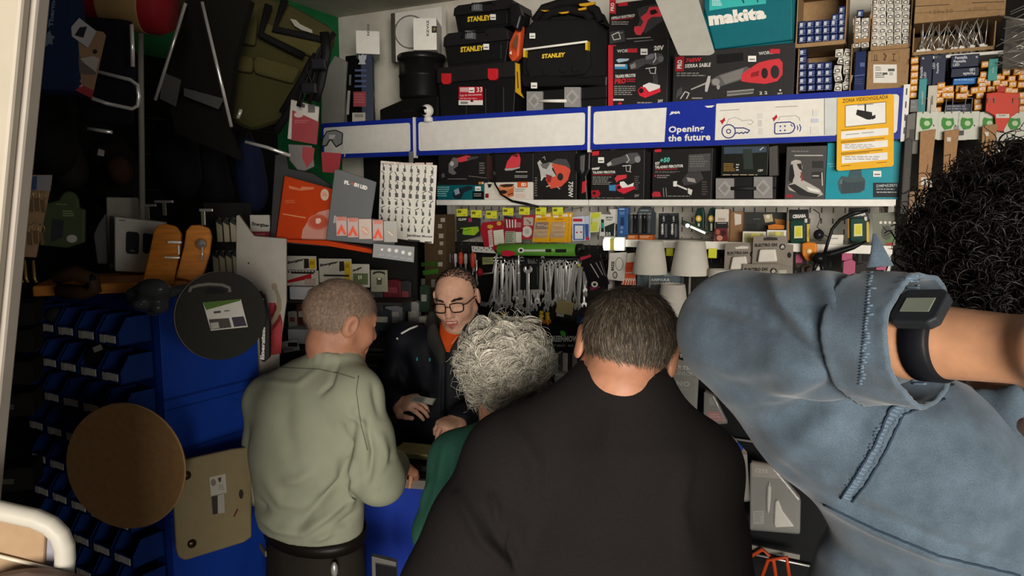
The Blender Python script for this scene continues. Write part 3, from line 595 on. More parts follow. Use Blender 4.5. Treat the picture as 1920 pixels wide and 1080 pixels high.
# ================================================================== goods on the long white shelf
fm = W(-.03); zB = (800, 270); zR = (1240, 270)
def tbox(label, rect, zo, d=.2, mt=(DK, .4), name='power_tool_box', base=ZM+.001, fr=None, **kw):
    return Th(name, label, 'box', fr or fm, rect, None, zo, base).box(d, mt, side=(DK2, .5) if mt == (DK, .4) else None, **kw)
tb1 = t = tbox('long teal power tool box lying at left end of the white shelf', (820,346,907,375), zB, .18, ('#0f5f68', .42), 'power_tool_box')
t.prints('front_print', [('r', (80,288,430,308), DK), ('r', (390,284,408,302), '#d9802b'), ('r', (412,284,428,302), '#d0c9bb'), ('lines', (80,320,170,400), '#8fc4c4', 5), ('p', [(195,370),(215,345),(300,315),(345,318),(340,340),(280,365),(262,410),(215,412),(200,395)], '#1f2a33'), ('p', [(205,345),(240,330),(250,370),(215,385)], '#8fa3ad'), ('r', (345,355,428,412), BLACK), ('lines', (355,370,420,400), '#999', 2)])
sticker(t, 366, 318, 408, 352)
t = tbox('white and orange power tool box beside the long teal one', (908,341,999,375), zB, .18, ('#dcd6ca', .45, 'paper'))
t.prints('front_print', [('r', (680,284,758,326), '#d9622c'), ('T', 'ED', [(710,292),(748,292),(748,316),(710,316)], WHITE, .05), ('r', (440,372,466,404), '#8a1f28'), ('p', [(455,300),(490,300),(480,325),(465,330)], '#222'),
    ('p', [(535,330),(560,300),(640,298),(660,320),(655,360),(600,400),(545,385)], '#d98b5a'), ('p', [(540,310),(600,300),(660,300),(640,320),(580,325)], '#332a26'), ('e', (545,345,605,375), '#2b2422'), ('p', [(600,350),(650,330),(655,390),(610,400)], '#c06a3a'), ('l', [(610,380),(650,370)], '#3a2b25', 6), ('lines', (665,335,750,365), '#9a958c', 2), ('lines', (670,375,750,410), '#d3a4a0', 4)])
t = tbox('black angle grinder box with red tool picture above the long teal box', (822,288,916,343), zB, .16, base=tb1.M.translation.z+tb1.h+.002)
t.prints('front_print', [('p', [(165,150),(200,100),(240,110),(235,165),(200,190),(225,220),(200,232),(165,215)], '#6e6a6a'), ('p', [(230,105),(300,85),(330,92),(330,120),(250,138),(230,130)], '#d2404a'), ('p', [(300,100),(390,92),(385,105),(310,125)], '#4a4747'), ('e', (175,130,205,165), '#b9b6b2'), ('p', [(110,230),(130,215),(140,245),(115,255)], '#5b5856'), ('lines', (395,140,440,230), '#77736f', 5), ('l', [(315,240),(450,255)], '#6f6b68', 5), ('l', [(160,262),(300,262)], '#8a8682', 4)])
t = tbox('black sander box with red tool picture above the white box', (920,288,1000,339), zB, .16, base=tb1.M.translation.z+tb1.h+.006)
t.prints('front_print', [('p', [(590,180),(605,130),(640,85),(690,70),(705,110),(700,165),(650,185),(600,195)], '#d2404a'), ('p', [(640,90),(660,75),(690,80),(680,100)], '#732028'), ('p', [(585,185),(660,180),(700,170),(700,180),(640,198),(590,200)], '#aaa6a2'), ('lines', (670,205,765,220), '#b9b5b0', 1), ('lines', (660,235,770,258), '#a5a19c', 2), ('r', (450,90,498,262), '#3d2523')])
t = tbox('black 750w jigsaw box with large orange jigsaw picture', (1001,284,1081,375), zB)
t.prints('front_print', [('p', [(830,140),(850,120),(870,150),(960,130),(940,190),(975,245),(880,250),(860,280),(850,200)], '#b9b6b1'), ('p', [(850,150),(930,140),(900,190),(870,180)], '#6b6866'), ('p', [(935,150),(1000,145),(1060,160),(1080,200),(1060,270),(1010,320),(930,335),(890,260),(960,245),(975,235)], '#d4543f'), ('e', (980,218,1025,275), '#2d2a2a'), ('p', [(925,140),(980,110),(1050,115),(1075,160),(1078,190),(1040,165),(970,150)], '#4a4848'),
    ('p', [(895,225),(940,240),(930,290),(905,285)], '#8c2f2a'), ('l', [(858,270),(875,240)], '#d8d5d0', 6), ('l', [(900,320),(925,310)], '#b5b2ad', 8), ('T', '750W', [(1100,282),(1098,400),(1062,400),(1064,282)], LTX, .03), ('l', [(870,105),(885,95),(890,120)], '#b5b2ad', 4), ('lines', (812,250,832,400), '#77736f', 8), ('l', [(980,320),(1000,338)], '#b5b2ad', 6)])
# the dark handheld tool standing upright between boxes
t = Th('cordless_tool', 'slim black cordless tool with red panel standing upright beside the jigsaw box', 'tool', W(-.003), (1081,284,1107,375), None, zB, ZM+.001)
g = G(); g.prism(t.pp([(1115,70),(1225,60),(1220,190),(1195,240),(1205,420),(1130,420),(1140,240),(1108,190)]), .004, .024, (NEAR, .35)); t.body(g, .006)
g = G(); g.prism(t.pp([(1150,90),(1185,80),(1180,200),(1165,225),(1150,190)]), .0, .012, ('#5c5a59', .4)); t.part('grip', g, .002)
g = G(); g.prism(t.pp([(1165,285),(1198,270),(1190,360),(1160,372)]), .0, .012, ('#c2303c', .4)); t.part('side_panel', g, .002, 'red panel')
t = tbox('black percussion drill box with red and white drill picture beside the upright cordless tool', (1108,281,1208,375), zB)
t.prints('front_print', [('p', [(1242,58),(1292,52),(1292,84),(1242,88)], WRED), ('p', [(1240,180),(1300,174),(1290,192),(1240,194)], '#d0cdc8'), ('T', 'TALADRO PERCUTOR', [(1245,204),(1416,200),(1416,220),(1245,224)], LTX, .05), ('l', [(1245,232),(1400,230)], WRED, 4), ('lines', (1245,245,1390,310), '#8c8883', 5),
    ('p', [(1350,150),(1400,110),(1460,95),(1520,68),(1580,64),(1605,95),(1590,130),(1540,150),(1480,140),(1400,165),(1355,168)], '#514f50'), ('p', [(1350,150),(1380,130),(1390,155),(1360,168)], '#b5b2ad'), ('e', (1560,90,1605,140), '#8b898a'), ('l', [(1500,80),(1520,120),(1500,140)], '#b9b7b5', 7), ('l', [(1470,165),(1530,160),(1525,205)], '#c0bdba', 7), ('l', [(1495,170),(1500,205),(1535,210)], '#aaa7a4', 5),
    ('p', [(1410,260),(1430,235),(1500,230),(1500,255),(1440,275),(1425,290)], '#d23a42'), ('p', [(1450,285),(1480,280),(1510,310),(1555,290),(1550,320),(1500,340),(1450,320)], '#ece9e5'), ('p', [(1420,310),(1445,300),(1470,330),(1560,315),(1565,335),(1480,375),(1430,350)], '#d4263a'), ('p', [(1368,310),(1420,305),(1420,352),(1370,350)], '#3b86b8'), ('e', (1428,312,1456,340), '#2a1014'),
    ('p', [(1235,350),(1290,345),(1305,370),(1290,400),(1240,398)], '#a8202c'), ('e', (1245,358,1270,380), '#2a1416'), ('lines', (1240,402,1520,412), '#77736f', 1), ('T', '20V', [(1560,378),(1595,376),(1595,396),(1560,398)], '#a09c97'), ('lines', (1560,240,1600,350), '#5b5856', 7)])
sticker(t, 1288, 100, 1332, 142)
g = G(); g.box(t.w/2+.001, t.w/2+.02, .03, .14, 0, t.h*.95, ('#0d0d0d', .5)); tag(g.obj('flat_carton', None, t.M, .001), 'thin black carton standing in the gap right of the percussion drill box', 'box')
t = tbox('black percussion drill kit box with teal +50 mark', (1223,279,1335,375), zB)
t.prints('front_print', [('p', [(1710,42),(1760,38),(1760,58),(1712,62)], WRED), ('T', '+50', [(1752,105),(1826,98),(1822,136),(1750,142)], '#57b9a6', .05), ('T', 'KIT', [(1716,136),(1750,134),(1748,156),(1714,158)], LTX, .05), ('T', 'TALADRO PERCUTOR', [(1714,164),(1925,152),(1925,174),(1712,186)], LTX, .05), ('l', [(1715,194),(1880,186)], WRED, 4), ('lines', (1712,205,1900,220), '#77736f', 2), ('r', (1708,232,1722,246), WRED), ('lines', (1728,232,1830,262), '#8c8883', 2),
    ('p', [(1965,80),(2130,70),(2128,200),(1960,210)], '#4d4b4b'), ('lines', (1975,90,2110,180), '#6d6a69', 5), ('p', [(1915,270),(1960,215),(2050,200),(2080,260),(2020,300),(1930,310)], '#3f3d3d'), ('p', [(1950,250),(2010,260),(2020,290),(1960,280)], '#9d9997'), ('p', [(1850,280),(1880,278),(1875,320),(1850,318)], '#e3e0da'), ('l', [(1880,310),(1950,340)], '#ddd9d4', 12), ('p', [(1960,330),(1995,345),(1985,385),(1960,370)], '#d9d5cf'), ('p', [(1690,375),(1710,355),(1750,360),(1760,395),(1695,398)], '#b52c38'), ('l', [(1775,330),(1780,395)], '#86837f', 6), ('l', [(1795,330),(1800,395)], '#86837f', 6), ('lines', (1810,388,1980,400), '#8c8883', 1), ('lines', (2065,280,2110,390), '#55524f', 6)])
lc = lcase('flat black case with grey latches on the white shelf under the 12V charger box', (1342,331,1455,375), ZM+.001, (412,258,548,410), (696,246,836,408), .2, zR, '#2b2a29')
t = tbox('dark 12V charger box lying on the case with grey latches', (1352,272,1440,331), zR, .15, ('#1a1c18', .35), 'charger_box', lc.M.translation.z+lc.h+.002)
t.prints('front_print', [('p', [(470,24),(790,18),(790,60),(640,70),(470,75)], '#3c4a58'), ('p', [(610,40),(680,36),(690,190),(620,190)], '#2b352f'), ('lines', (468,145,555,210), '#a07a35', 5), ('lines', (560,150,585,210), '#b9b5ac', 3), ('T', '12V', [(726,190),(764,188),(764,206),(726,208)], LTX, .03), ('lines', (460,228,790,240), '#b0a080', 1), ('l', [(740,45),(765,25)], '#b9b5b0', 8)])
g = G(); g.prism(t.pp([(806,20),(868,10),(872,235),(806,240)]), .01, .05, ('#4d4b47', .5)); tag(g.obj('product_carton', None, t.M, .001), 'narrow grey carton standing right of the 12V charger box', 'box')
t = tbox('grey box with silver cordless screwdriver picture beside the black latch case', (1473,274,1548,375), zR, .2, ('#4b4846', .45))
t.prints('front_print', [('lines', (975,50,1150,70), '#77736f', 1), ('l', [(1000,86),(1210,86)], '#b9b6b0', 8), ('p', [(975,130),(1010,118),(1045,125),(1060,180),(1040,250),(1060,270),(1100,290),(1190,340),(1215,380),(1170,395),(1060,380),(960,345),(945,310),(985,290),(995,200),(970,180)], '#b7b1a8'), ('p', [(965,160),(985,150),(1000,240),(980,290),(955,275)], '#1f1d1c'), ('p', [(1015,150),(1050,145),(1058,200),(1035,190)], '#2c2928'), ('l', [(1050,215),(1055,275)], '#b22d35', 10), ('p', [(945,310),(1000,300),(1100,360),(1190,380),(1160,400),(1040,385)], '#2a2827'), ('p', [(1090,320),(1180,345),(1190,365),(1110,350)], '#e6e2dc'), ('r', (1132,128,1215,180), '#2f2c2b'), ('p', [(1130,210),(1215,205),(1215,260),(1130,258)], '#2f2c2b'), ('lines', (1135,235,1195,252), '#c9c5be', 1), ('l', [(1205,215),(1208,310)], '#c9c5be', 8), ('r', (935,380,985,402), '#a12733')])
t = tbox('teal cordless drill box with grey battery picture below the yellow sign', (1549,266,1688,375), zR, .2, ('#1592a2', .42))
t.prints('front_print', [('p', [(1415,190),(1500,185),(1505,240),(1400,250)], '#3e5a60'), ('p', [(1325,280),(1350,240),(1420,250),(1505,240),(1530,270),(1525,340),(1490,365),(1350,375),(1330,340)], '#46565a'), ('p', [(1345,260),(1400,290),(1525,280),(1525,345),(1480,365),(1352,372)], '#39474b'), ('p', [(1340,270),(1360,262),(1355,300),(1335,300)], '#5f7478'), ('r', (1588,290,1780,400), '#20292c'), ('T', 'DMP453RFE', [(1614,304),(1772,298),(1772,320),(1614,326)], '#b9bec0', .02), ('lines', (1612,335,1770,350), '#a0a8aa', 1), ('lines', (1615,358,1770,372), '#b9bec0', 1), ('l', [(1260,170),(1310,165)], '#7cc6cf', 5), ('l', [(1250,150),(1300,148)], '#7cc6cf', 5)])
sticker(t, 1588, 202, 1650, 246)
# flexible black lamp arm hung from the shelf
P3 = lambda px, py, w: W(w).M @ Vector((*W(w).hit(px, py)[:1], 0, W(w).hit(px, py)[1]))
g = G(); g.tube([P3(x, y, w) for x, y, w in ((925,286,.018),(926,330,.022),(928,345,.03),(940,365,.035),(960,377,.035),(985,382,.035),(1010,388,.03))], [.004,.005,.0045,.0045,.006,.0075,.006], ('#121212', .4)); tag(g.obj('flexible_lamp', None), 'black bendy lamp arm drooping in front of the white shelf', 'lamp')
g = G(); g.lathe([(.011,-.012),(.013,0),(.011,.012)], ('#2a2928', .3), Matrix.Translation(P3(927,325,.026))); g.obj('clip', bpy.data.objects['flexible_lamp'])
# ================================================================== hooks, price tags and hanging packs
YT = ('#d9d83a', .5, 'paper')
for i, (x, y) in enumerate(((265,515),(372,524),(486,530),(610,507),(733,502),(857,502),(983,503))):
    t = Th('price_tag', ['yellow price tag over the green pack, leftmost of the row', 'second yellow price tag from the left under the white shelf', 'yellow price tag over the red glue pack', 'yellow price tag over the red striped pack', 'yellow price tag left of the first amber pack', 'yellow price tag over the first amber pack', 'rightmost yellow price tag, over the second amber pack'][i], 'price tag', W(-.02, R(random.uniform(-3,4))), (800+(x-40)/4, 270+(y-28)/4, 800+(x+40)/4, 270+(y+28)/4), 'yellow price tags on the hooks', zB)
    g = G(); g.box(-t.w/2, t.w/2, 0, .0012, 0, t.h, YT); t.body(g); t.prints('price_print', [('r', (x-33,y-16,x-5,y+2), '#6e6d20'), ('lines', (x-32,y-24,x+30,y-18), '#a3a22c', 1), ('r', (x+8,y+14,x+30,y+18), '#8a8924')])
    g = G(); p = (0, .001, t.h*.4); g.tube([p, (0, .37, t.h*.4+.02)], .0022, STEEL, 6); t.part('hook', g)
def pack(label, poly, w, mt, items, zo=zB, name='hanging_pack', cat='pack', th=.006, group=None, blister=None, bm=('#cfd0cc', .1, 'clear')):
    xs = [p[0] for p in poly]; ys = [p[1] for p in poly]
    t = Th(name, label, cat, W(w), (zo[0]+min(xs)/4, zo[1]+min(ys)/4, zo[0]+max(xs)/4, zo[1]+max(ys)/4), group, zo)
    g = G(); g.prism(t.pp(poly), 0, th, mt); t.body(g, .0008)
    if items: t.prints('card_print', items)
    if blister:
        g = G(); g.prism(t.pp(blister), -.014, -.0005, bm); t.part('blister', g, .004)
    return t
pack('dark card with lime green clip tool, leftmost pack under the shelf', [(222,540),(330,545),(400,560),(398,690),(225,740)], -.10, ('#2c2c2a', .45), [('T', 'CLAW', [(238,556),(300,554),(300,574),(238,576)], '#d9d6cf', .05), ('r', (314,552,340,584), '#b23a62'), ('p', [(228,650),(260,630),(385,618),(395,650),(360,685),(280,680)], '#8fc32f'), ('p', [(235,640),(275,632),(270,670),(240,670)], '#23221f'), ('l', [(345,630),(350,680)], '#d9a92b', 8), ('l', [(280,650),(330,640)], '#5f8a1e', 6)])
pack('red card with white angled glue gun shape, second pack from the left', [(418,590),(500,580),(545,800),(440,800),(400,640)], -.075, ('#a82230', .4), [('p', [(460,650),(490,640),(500,770),(470,775)], '#d9cfc8')]+[('l', [(465,655+i*14),(492,650+i*14)], '#b24450', 5) for i in range(8)]+[('p', [(500,650),(575,640),(585,745),(510,760)], '#d9d8c4'), ('e', (455,605,500,635), '#c9a63a')])
pack('red card with green and white tape roll beside the glue pack', [(500,580),(575,575),(590,750),(515,760)], -.085, ('#9f2431', .4), [('e', (525,580,560,612), '#c9a63a'), ('p', [(520,650),(570,640),(580,740),(530,745)], '#c8cfae'), ('l', [(530,655),(545,740)], '#7fa04a', 8)])
pack('red and black card with white stripes and grey swatches', [(580,545),(718,560),(720,650),(700,745),(590,745)], -.08, ('#8f2330', .4), [('l', [(600+i*22,570),(605+i*20,625)], '#ded8d0', 9) for i in range(4)]+[('r', (590,655,665,745), '#aab09a'), ('lines', (595,660,660,740), '#59624a', 5), ('r', (668,660,712,740), '#d5d1c6'), ('lines', (675,590,712,630), '#d9b0ae', 3), ('l', [(585,548),(640,556)], '#222', 16)])
pack('red card with round clear suction hook', [(722,535),(815,530),(800,600),(790,712),(712,715)], -.085, ('#b0303a', .4), [('r', (728,550,800,610), '#b9a89a'), ('l', [(750,570),(780,590),(770,600)], '#5a4a44', 6), ('e', (715,615,790,700), '#cfccc4'), ('e', (735,635,770,675), '#b5b2aa')])
for k, (x, lab) in enumerate(((0, 'amber yellow card of small fittings, left of the pair'), (128, 'amber yellow card of small fittings at the front right of the pair'), (155, 'amber yellow card half hidden behind the front right amber card'))):
    w = -.07 if k < 2 else -.085
    pack(lab, [(815+x,530),(940+x,512),(930+x*.97,740),(790+x*1.0,735)], w, ('#dda21f', .45), [('r', (822+x,535,860+x,552), '#e6ddc9'), ('r', (890+x,525,930+x,545), '#e6ddc9'), ('lines', (835+x,560,915+x,575), '#9c6a12', 1), ('p', [(820+x,588),(915+x,585),(910+x,640),(812+x,640)], '#7d4f2c' if k == 0 else '#c98f3c'), ('p', [(808+x,655),(905+x,652),(900+x,700),(800+x,700)], '#b98a4a')]+[('l', [(830+x+i*15,670+(i*37) % 20),(845+x+i*15,680-(i*23) % 15)], '#d8cdb4', 4) for i in range(5)]+[('l', [(830+x+i*18,600+(i*31) % 25),(845+x+i*16,615-(i*17) % 12)], '#e3cfae', 5) for i in range(5)], blister=[(815+x,585),(915+x,582),(905+x,705),(800+x,705)] if k < 2 else None)
pack('white and blue blister card with two red dots right of the amber cards', [(1092,548),(1180,540),(1190,725),(1090,728)], -.075, ('#c9cfdd', .4), [('r', (1098,560,1168,582), '#b92f3c'), ('r', (1100,600,1185,720), '#4a68a8'), ('r', (1112,612,1172,712), '#d8dbe0'), ('r', (1120,658,1134,668), '#c02030'), ('r', (1152,656,1166,666), '#c02030')])
pack('white and blue card half hidden behind the two red dots card', [(1175,545),(1235,530),(1225,720),(1180,725)], -.09, ('#b9c2d6', .4), [('r', (1180,600,1215,700), '#39558f'), ('r', (1185,700,1220,720), '#b92f3c')])
pack('clear card with yellow safety glasses', [(1225,515),(1310,510),(1290,660),(1222,665)], -.08, ('#cfd2a0', .4), [('p', [(1235,520),(1300,515),(1298,545),(1260,560),(1235,550)], '#c9cc3a'), ('p', [(1230,590),(1285,585),(1280,650),(1235,655)], '#c5c94a'), ('l', [(1240,550),(1235,600)], '#9aa03a', 6)])
pack('white card with black dripping glue bottle', [(1305,525),(1415,530),(1412,695),(1296,690)], -.085, ('#d3d2cb', .4), [('r', (1308,565,1330,660), '#1e2a28'), ('r', (1312,590,1328,630), '#3aa08c'), ('T', 'METRIX', [(1345,545),(1400,545),(1400,558),(1345,558)], '#333', .04), ('lines', (1345,565,1395,580), '#666', 1), ('p', [(1335,620),(1410,590),(1405,690),(1340,690)], '#23302c'), ('T', '50', [(1345,660),(1380,660),(1380,688),(1345,688)], '#dcdad2', .02)])
t = Th('torch_box', 'slim blue torch box standing beside the white glue card', 'box', W(-.07), (1158,389,1177,444), None, zB); t.box(.04, ('#355f98', .4))
t.prints('front_print', [('lines', (1445,485,1495,500), '#c5cede', 1), ('lines', (1448,510,1490,535), '#7f9cc4', 2), ('p', [(1455,550),(1480,548),(1482,610),(1452,612)], '#24365c'), ('e', (1452,615,1476,640), '#6d88b5'), ('e', (1452,650,1470,670), '#88a0c4')])
pack('white card half hidden behind the slim blue torch box', [(1365,490),(1432,488),(1430,600),(1420,600)], -.10, ('#d8d6cf', .4), None)
def torch_hang(label, poly, zo=zB):
    return pack(label, poly, -.085, ('#1d1e20', .35), [], zo)
t = pack('black card with hanging black flashlights and orange feet', [(1570,545),(1590,480),(1620,468),(1680,470),(1720,520),(1715,680),(1570,680)], -.085, ('#3b3f44', .4), [('p', [(1590,490),(1690,490),(1685,520),(1595,520)], '#4c565c'), ('lines', (1605,495,1680,505), '#b5b9ba', 1)], zB)
for i, (x, w_) in enumerate(((1535,14),(1560,12),(1600,15),(1630,13),(1665,14))):
    f = W(-.06); a, b = f.hit(800+x/4, 270+525/4), f.hit(800+x/4, 270+670/4); g = G(); h = a[1]-b[1]
    g.lathe([(.008,0),(.009,h*.1),(.0085,h*.6),(.013,h*.72),(.013,h*.95),(.011,h)], ('#17181a' if i % 2 else '#4c4e50', .25)); o = g.obj('flashlight', None, f.M @ Matrix.Translation((b[0], 0, b[1])))
    tag(o, ['silver flashlight left of the black card, first of the row', 'thin black flashlight, second of the row left of the black card', 'grey flashlight hanging before the black card\'s left half', 'thin black flashlight before the black card\'s middle', 'grey flashlight before the black card\'s right half'][i], 'flashlight', 'flashlights hanging by the black card')
    g = G(); g.lathe([(.0105,h),(.0095,h+.002),(0,h+.001)], ('#cfcfc9', .1)); g.obj('lens', o)
for i, (x0, x1) in enumerate(((1503,1583),(1592,1692))):
    t = Th('torch_carton', ['small orange carton under the flashlights, left of two', 'small orange carton under the flashlights, right of two'][i], 'box', W(-.055), (800+x0/4, 270+682/4, 800+x1/4, 270+728/4), None, zB, ZL+.001); t.box(.05, ('#c96a2a', .45)); t.prints('front_print', [('lines', (x0+10,690,x1-10,710), '#e9c9a8', 2)])
def cegasa(label, x, zo=zB):
    t = pack(label, [(x-38,520),(x+38,518),(x+42,715),(x-42,715)], -.075, ('#24262a', .35), [('T', 'CEGASA', [(x-18,680),(x-18,595),(x-2,595),(x-2,680)], '#dcdad4', .06), ('T', 'LED', [(x-6,580),(x-6,540),(x+6,540),(x+6,580)], '#c9c7c0', .03), ('r', (x-30,525,x+30,535), '#3b3e44'), ('p', [(x+8,600),(x+26,598),(x+26,700),(x+8,702)], '#55585c')], zo, 'torch_pack')
    return t
cegasa('black LED torch pack, left of the two beside the lit torch', 1778); cegasa('black LED torch pack, right of the two beside the lit torch', 1852)
# lit torch and green work lights
TW = Fr(P3(1303,427,-.03), YAWW)
g = G(); a, b = P3(1279,417,-.035), P3(1328,437,-.03); d = (b-a).normalized(); q = d.to_track_quat('Z', 'Y').to_matrix().to_4x4(); M = Matrix.Translation(a) @ q; ln = (b-a).length
g.lathe([(.010,0),(.012,.01),(.012,ln*.9),(.009,ln)], ('#39443c', .35)); o = g.obj('led_torch', None, M); tag(o, 'slanting LED torch that is switched on, lying among black torch packs', 'torch')
g = G(); I = M.inverted()
c = I @ P3(1289,423,-.014); g.ball(c, .0085, ('#fdf6e2', 9.0, 'emit'), 14); g.obj('lamp_head', o, None, 0, 'lit lamp')
g = G(); g.tube([I @ P3(1295,425,-.016), I @ P3(1322,437,-.015)], .0045, ('#f4ecc8', 3.0, 'emit'), 8); g.obj('light_strip', o, None, 0, 'lit strip')
for i, (x0, x1) in enumerate(((250,320),(345,410))):
    t = Th('work_light', ['dark green work light with round yellow lamp, behind the lit torch', 'dark green work light with round yellow lamp, beside the small picture box'][i], 'work light', W(-.09), (1240+x0/4, 270+480/4, 1240+x1/4, 270+660/4), None, zR)
    g = G(); g.prism(t.pp([(x0+20,480),(x1-10,478),(x1,520),(x1-2,655),(x0+8,658),(x0,540)]), 0, .03, ('#123029', .4)); t.body(g, .004)
    cx = x0+30; t.prints('lamp', [('e', (cx-22,535,cx+22,585), '#c9a23a'), ('e', (cx-12,546,cx+12,574), '#efe0a0'), ('r', (cx-6,595,cx+8,650), '#c9c9b4')], label='yellow lamp face')
t = Th('bulb_carton', 'small red and black picture box with white top on the middle shelf', 'box', W(-.05), (1340,392,1366,454), None, zR, ZL+.001); t.box(.05, ('#d3cabb', .45), side=('#8a6544', .6))
t.prints('front_print', [('r', (404,584,502,632), '#262322'), ('lines', (420,592,490,602), '#bbb', 1), ('r', (400,632,500,730), '#6b2a2c'), ('e', (410,640,440,680), '#a8604a'), ('e', (445,645,485,690), '#3a2022'), ('e', (415,685,460,725), '#c08a70'), ('r', (425,555,480,575), '#b0a596')])
t = Th('product_carton', 'brown carton behind the small picture box under the white shelf', 'box', W(-.12), (1366,397,1392,440), None, zR, ZL+.001); t.box(.06, ('#8d6b4a', .6)); t.prints('front_print', [('p', [(548,520),(600,530),(598,600),(552,610)], '#d3cabb')])
t = Th('blister_pack', 'large clear blister pack with dark tool behind the white floodlights', 'pack', W(-.16), (1390,398,1474,455), None, zR, ZL+.001); t.box(.05, ('#3a3b38', .3)); t.prints('front_print', [('p', [(765,530),(830,525),(840,580),(780,590)], '#b3a584'), ('e', (785,530,815,560), '#d8d2c0'), ('lines', (690,560,760,570), '#777', 1), ('p', [(850,560),(930,570),(925,610),(860,600)], '#b0702f'), ('p', [(640,600),(720,590),(715,650),(640,650)], '#2a2b28')])
for i, (x0, y0, x1, y1) in enumerate(((608,656,782,715),(790,645,934,712))):
    t = Th('floodlight', ['small white framed LED floodlight, left of two on the middle shelf', 'small white framed LED floodlight, right of two on the middle shelf'][i], 'floodlight', W(-.052), (1240+x0/4, 270+y0/4, 1240+x1/4, 270+y1/4+8), None, zR, ZL+.001)
    t.box(.03, ('#e4e0d4', .4)); t.prints('lamp_panel', [('p', [(x0+14,y0+14),(x1-14,y0+12),(x1-14,y1+20),(x0+14,y1+22)], '#b7b178'), ('p', [(x0+70,y0+14),(x1-40,y0+13),(x1-50,y1+20),(x0+60,y1+20)], '#d8cf6a')], label='yellowish lamp panel')
t = pack('orange warning lamp lying behind the right floodlight', [(800,610),(850,600),(920,610),(918,640),(802,640)], -.10, ('#c9762b', .4), None, zR, 'warning_lamp', 'lamp', .03)
def worklight(label, x, y, zo=zR):
    t = pack(label, [(x-75,y-125),(x+75,y-130),(x+80,y+145),(x-78,y+145)], -.06, ('#2a2c2a', .35), [('T', 'CEGASA', [(x-45,y-90),(x+55,y-95),(x+55,y-68),(x-45,y-62)], '#d5d3cc', .07), ('r', (x+45,y-60,x+65,y-30), '#c9c7c0'), ('p', [(x-78,y-40),(x-55,y-45),(x-55,y+100),(x-78,y+100)], '#c98b2e'), ('p', [(x+62,y-20),(x+78,y-20),(x+80,y+130),(x+62,y+130)], '#d3b53e'), ('r', (x-70,y-128,x+70,y-100), '#0d0e0d')], zo, 'work_light_pack')
    g = G(); g.prism(t.pp([(x-55,y-50),(x+40,y-52),(x+50,y-30),(x+48,y+115),(x+35,y+135),(x-45,y+135),(x-60,y+115),(x-62,y-30)]), -.018, 0, ('#0f3a2e', .4)); o = t.part('work_light', g, .004, 'dark green work light')
    t.prints('lamp_panel', [('p', [(x-32,y-5),(x+28,y-8),(x+30,y+85),(x-34,y+88)], '#d8d49a'), ('p', [(x-22,y+2),(x+20,y),(x+20,y+72),(x-22,y+72)], '#d3cc3a')], y=-.018, label='yellow lamp panel', parent=o)
worklight('black card with dark green work light, between blister pack and black clamp lamp', 1030, 620)
worklight('black card with dark green work light, nearest the raised denim elbow', 1478, 605)
t = pack('grey perforated card with row of white dots beside the rightmost work light', [(1580,520),(1750,510),(1755,760),(1590,770)], -.08, ('#77776a', .5), [('e', (1635+i*34,578,1657+i*34,600), '#dcd8cc') for i in range(4)]+[('r', (1680,690,1740,760), '#5c7a4a'), ('r', (1690,740,1740,762), '#a33a3a'), ('e', (1650,610,1730,720), '#55554c')], zR)
# black clamp lamp with bendy arm
BKP = ('#121213', .38)
g = G(); PP = [P3(x, y, .03) for x, y in ((1628,394),(1600,400),(1575,412),(1560,430),(1552,455),(1545,478))]; g.tube(PP, [.006,.011,.007,.0065,.0065,.007], BKP)
o = g.obj('clamp_lamp', None); tag(o, 'black clamp lamp with bent arm and reflector in front of the work lights', 'lamp')
g = G(); g.tube([P3(1530,482,.035), P3(1560,476,.03), P3(1600,463,.03), P3(1625,452,.03)], [.016,.014,.011,.004], BKP); g.obj('clamp_jaw', o)
g = G(); g.ball(P3(1536,484,.04), .03, BKP, 16, 1, 1, .8); g.obj('joint', o)
g = G(); g.tube([P3(1532,490,.04), P3(1524,512,.04)], [.012,.006], BKP); g.obj('handle', o)
g = G(); g.tube([P3(1540,490,.045), P3(1545,516,.045)], [.010,.005], BKP); g.obj('handle', o)
g = G(); g.ball(P3(1535,440,-.02), .022, ('#1d1d1f', .25), 14); tag(g.obj('bicycle_bell', None), 'small round black gadget behind the clamp lamp arm', 'gadget')
t = Th('small_carton', 'small white carton between the clamp lamp arm and the right work light', 'box', W(-.05), (1553,440,1581,456), None, zR, ZL+.004); t.box(.04, ('#dcd6cb', .4)); t.prints('front_print', [('lines', (1265,705,1340,720), '#8a857c', 1)])
g = G(); g.tube([P3(x, y, -.03) for x, y in ((1525,392),(1536,400),(1538,412),(1532,425),(1545,440),(1556,446))], .002, BKP, 6); tag(g.obj('cable', None), 'thin black cable curling behind the clamp lamp', 'cable')
t = Th('warning_lamp', 'orange rounded lamp with white bulb hanging left of the clamp lamp', 'lamp', W(.0), (1502,455,1532,490), None, zR)
g = G(); g.prism(t.pp([(1055,745),(1100,735),(1160,742),(1168,770),(1160,850),(1130,878),(1085,875),(1055,830)]), 0, .03, ('#d9822b', .35)); t.body(g, .006)
g = G(); x, z = t.P(1108,805); g.ball((x,-.001,z), .011, ('#f0d9a0', .2), 16, 1, .6); t.part('bulb', g, 0, 'pale bulb')
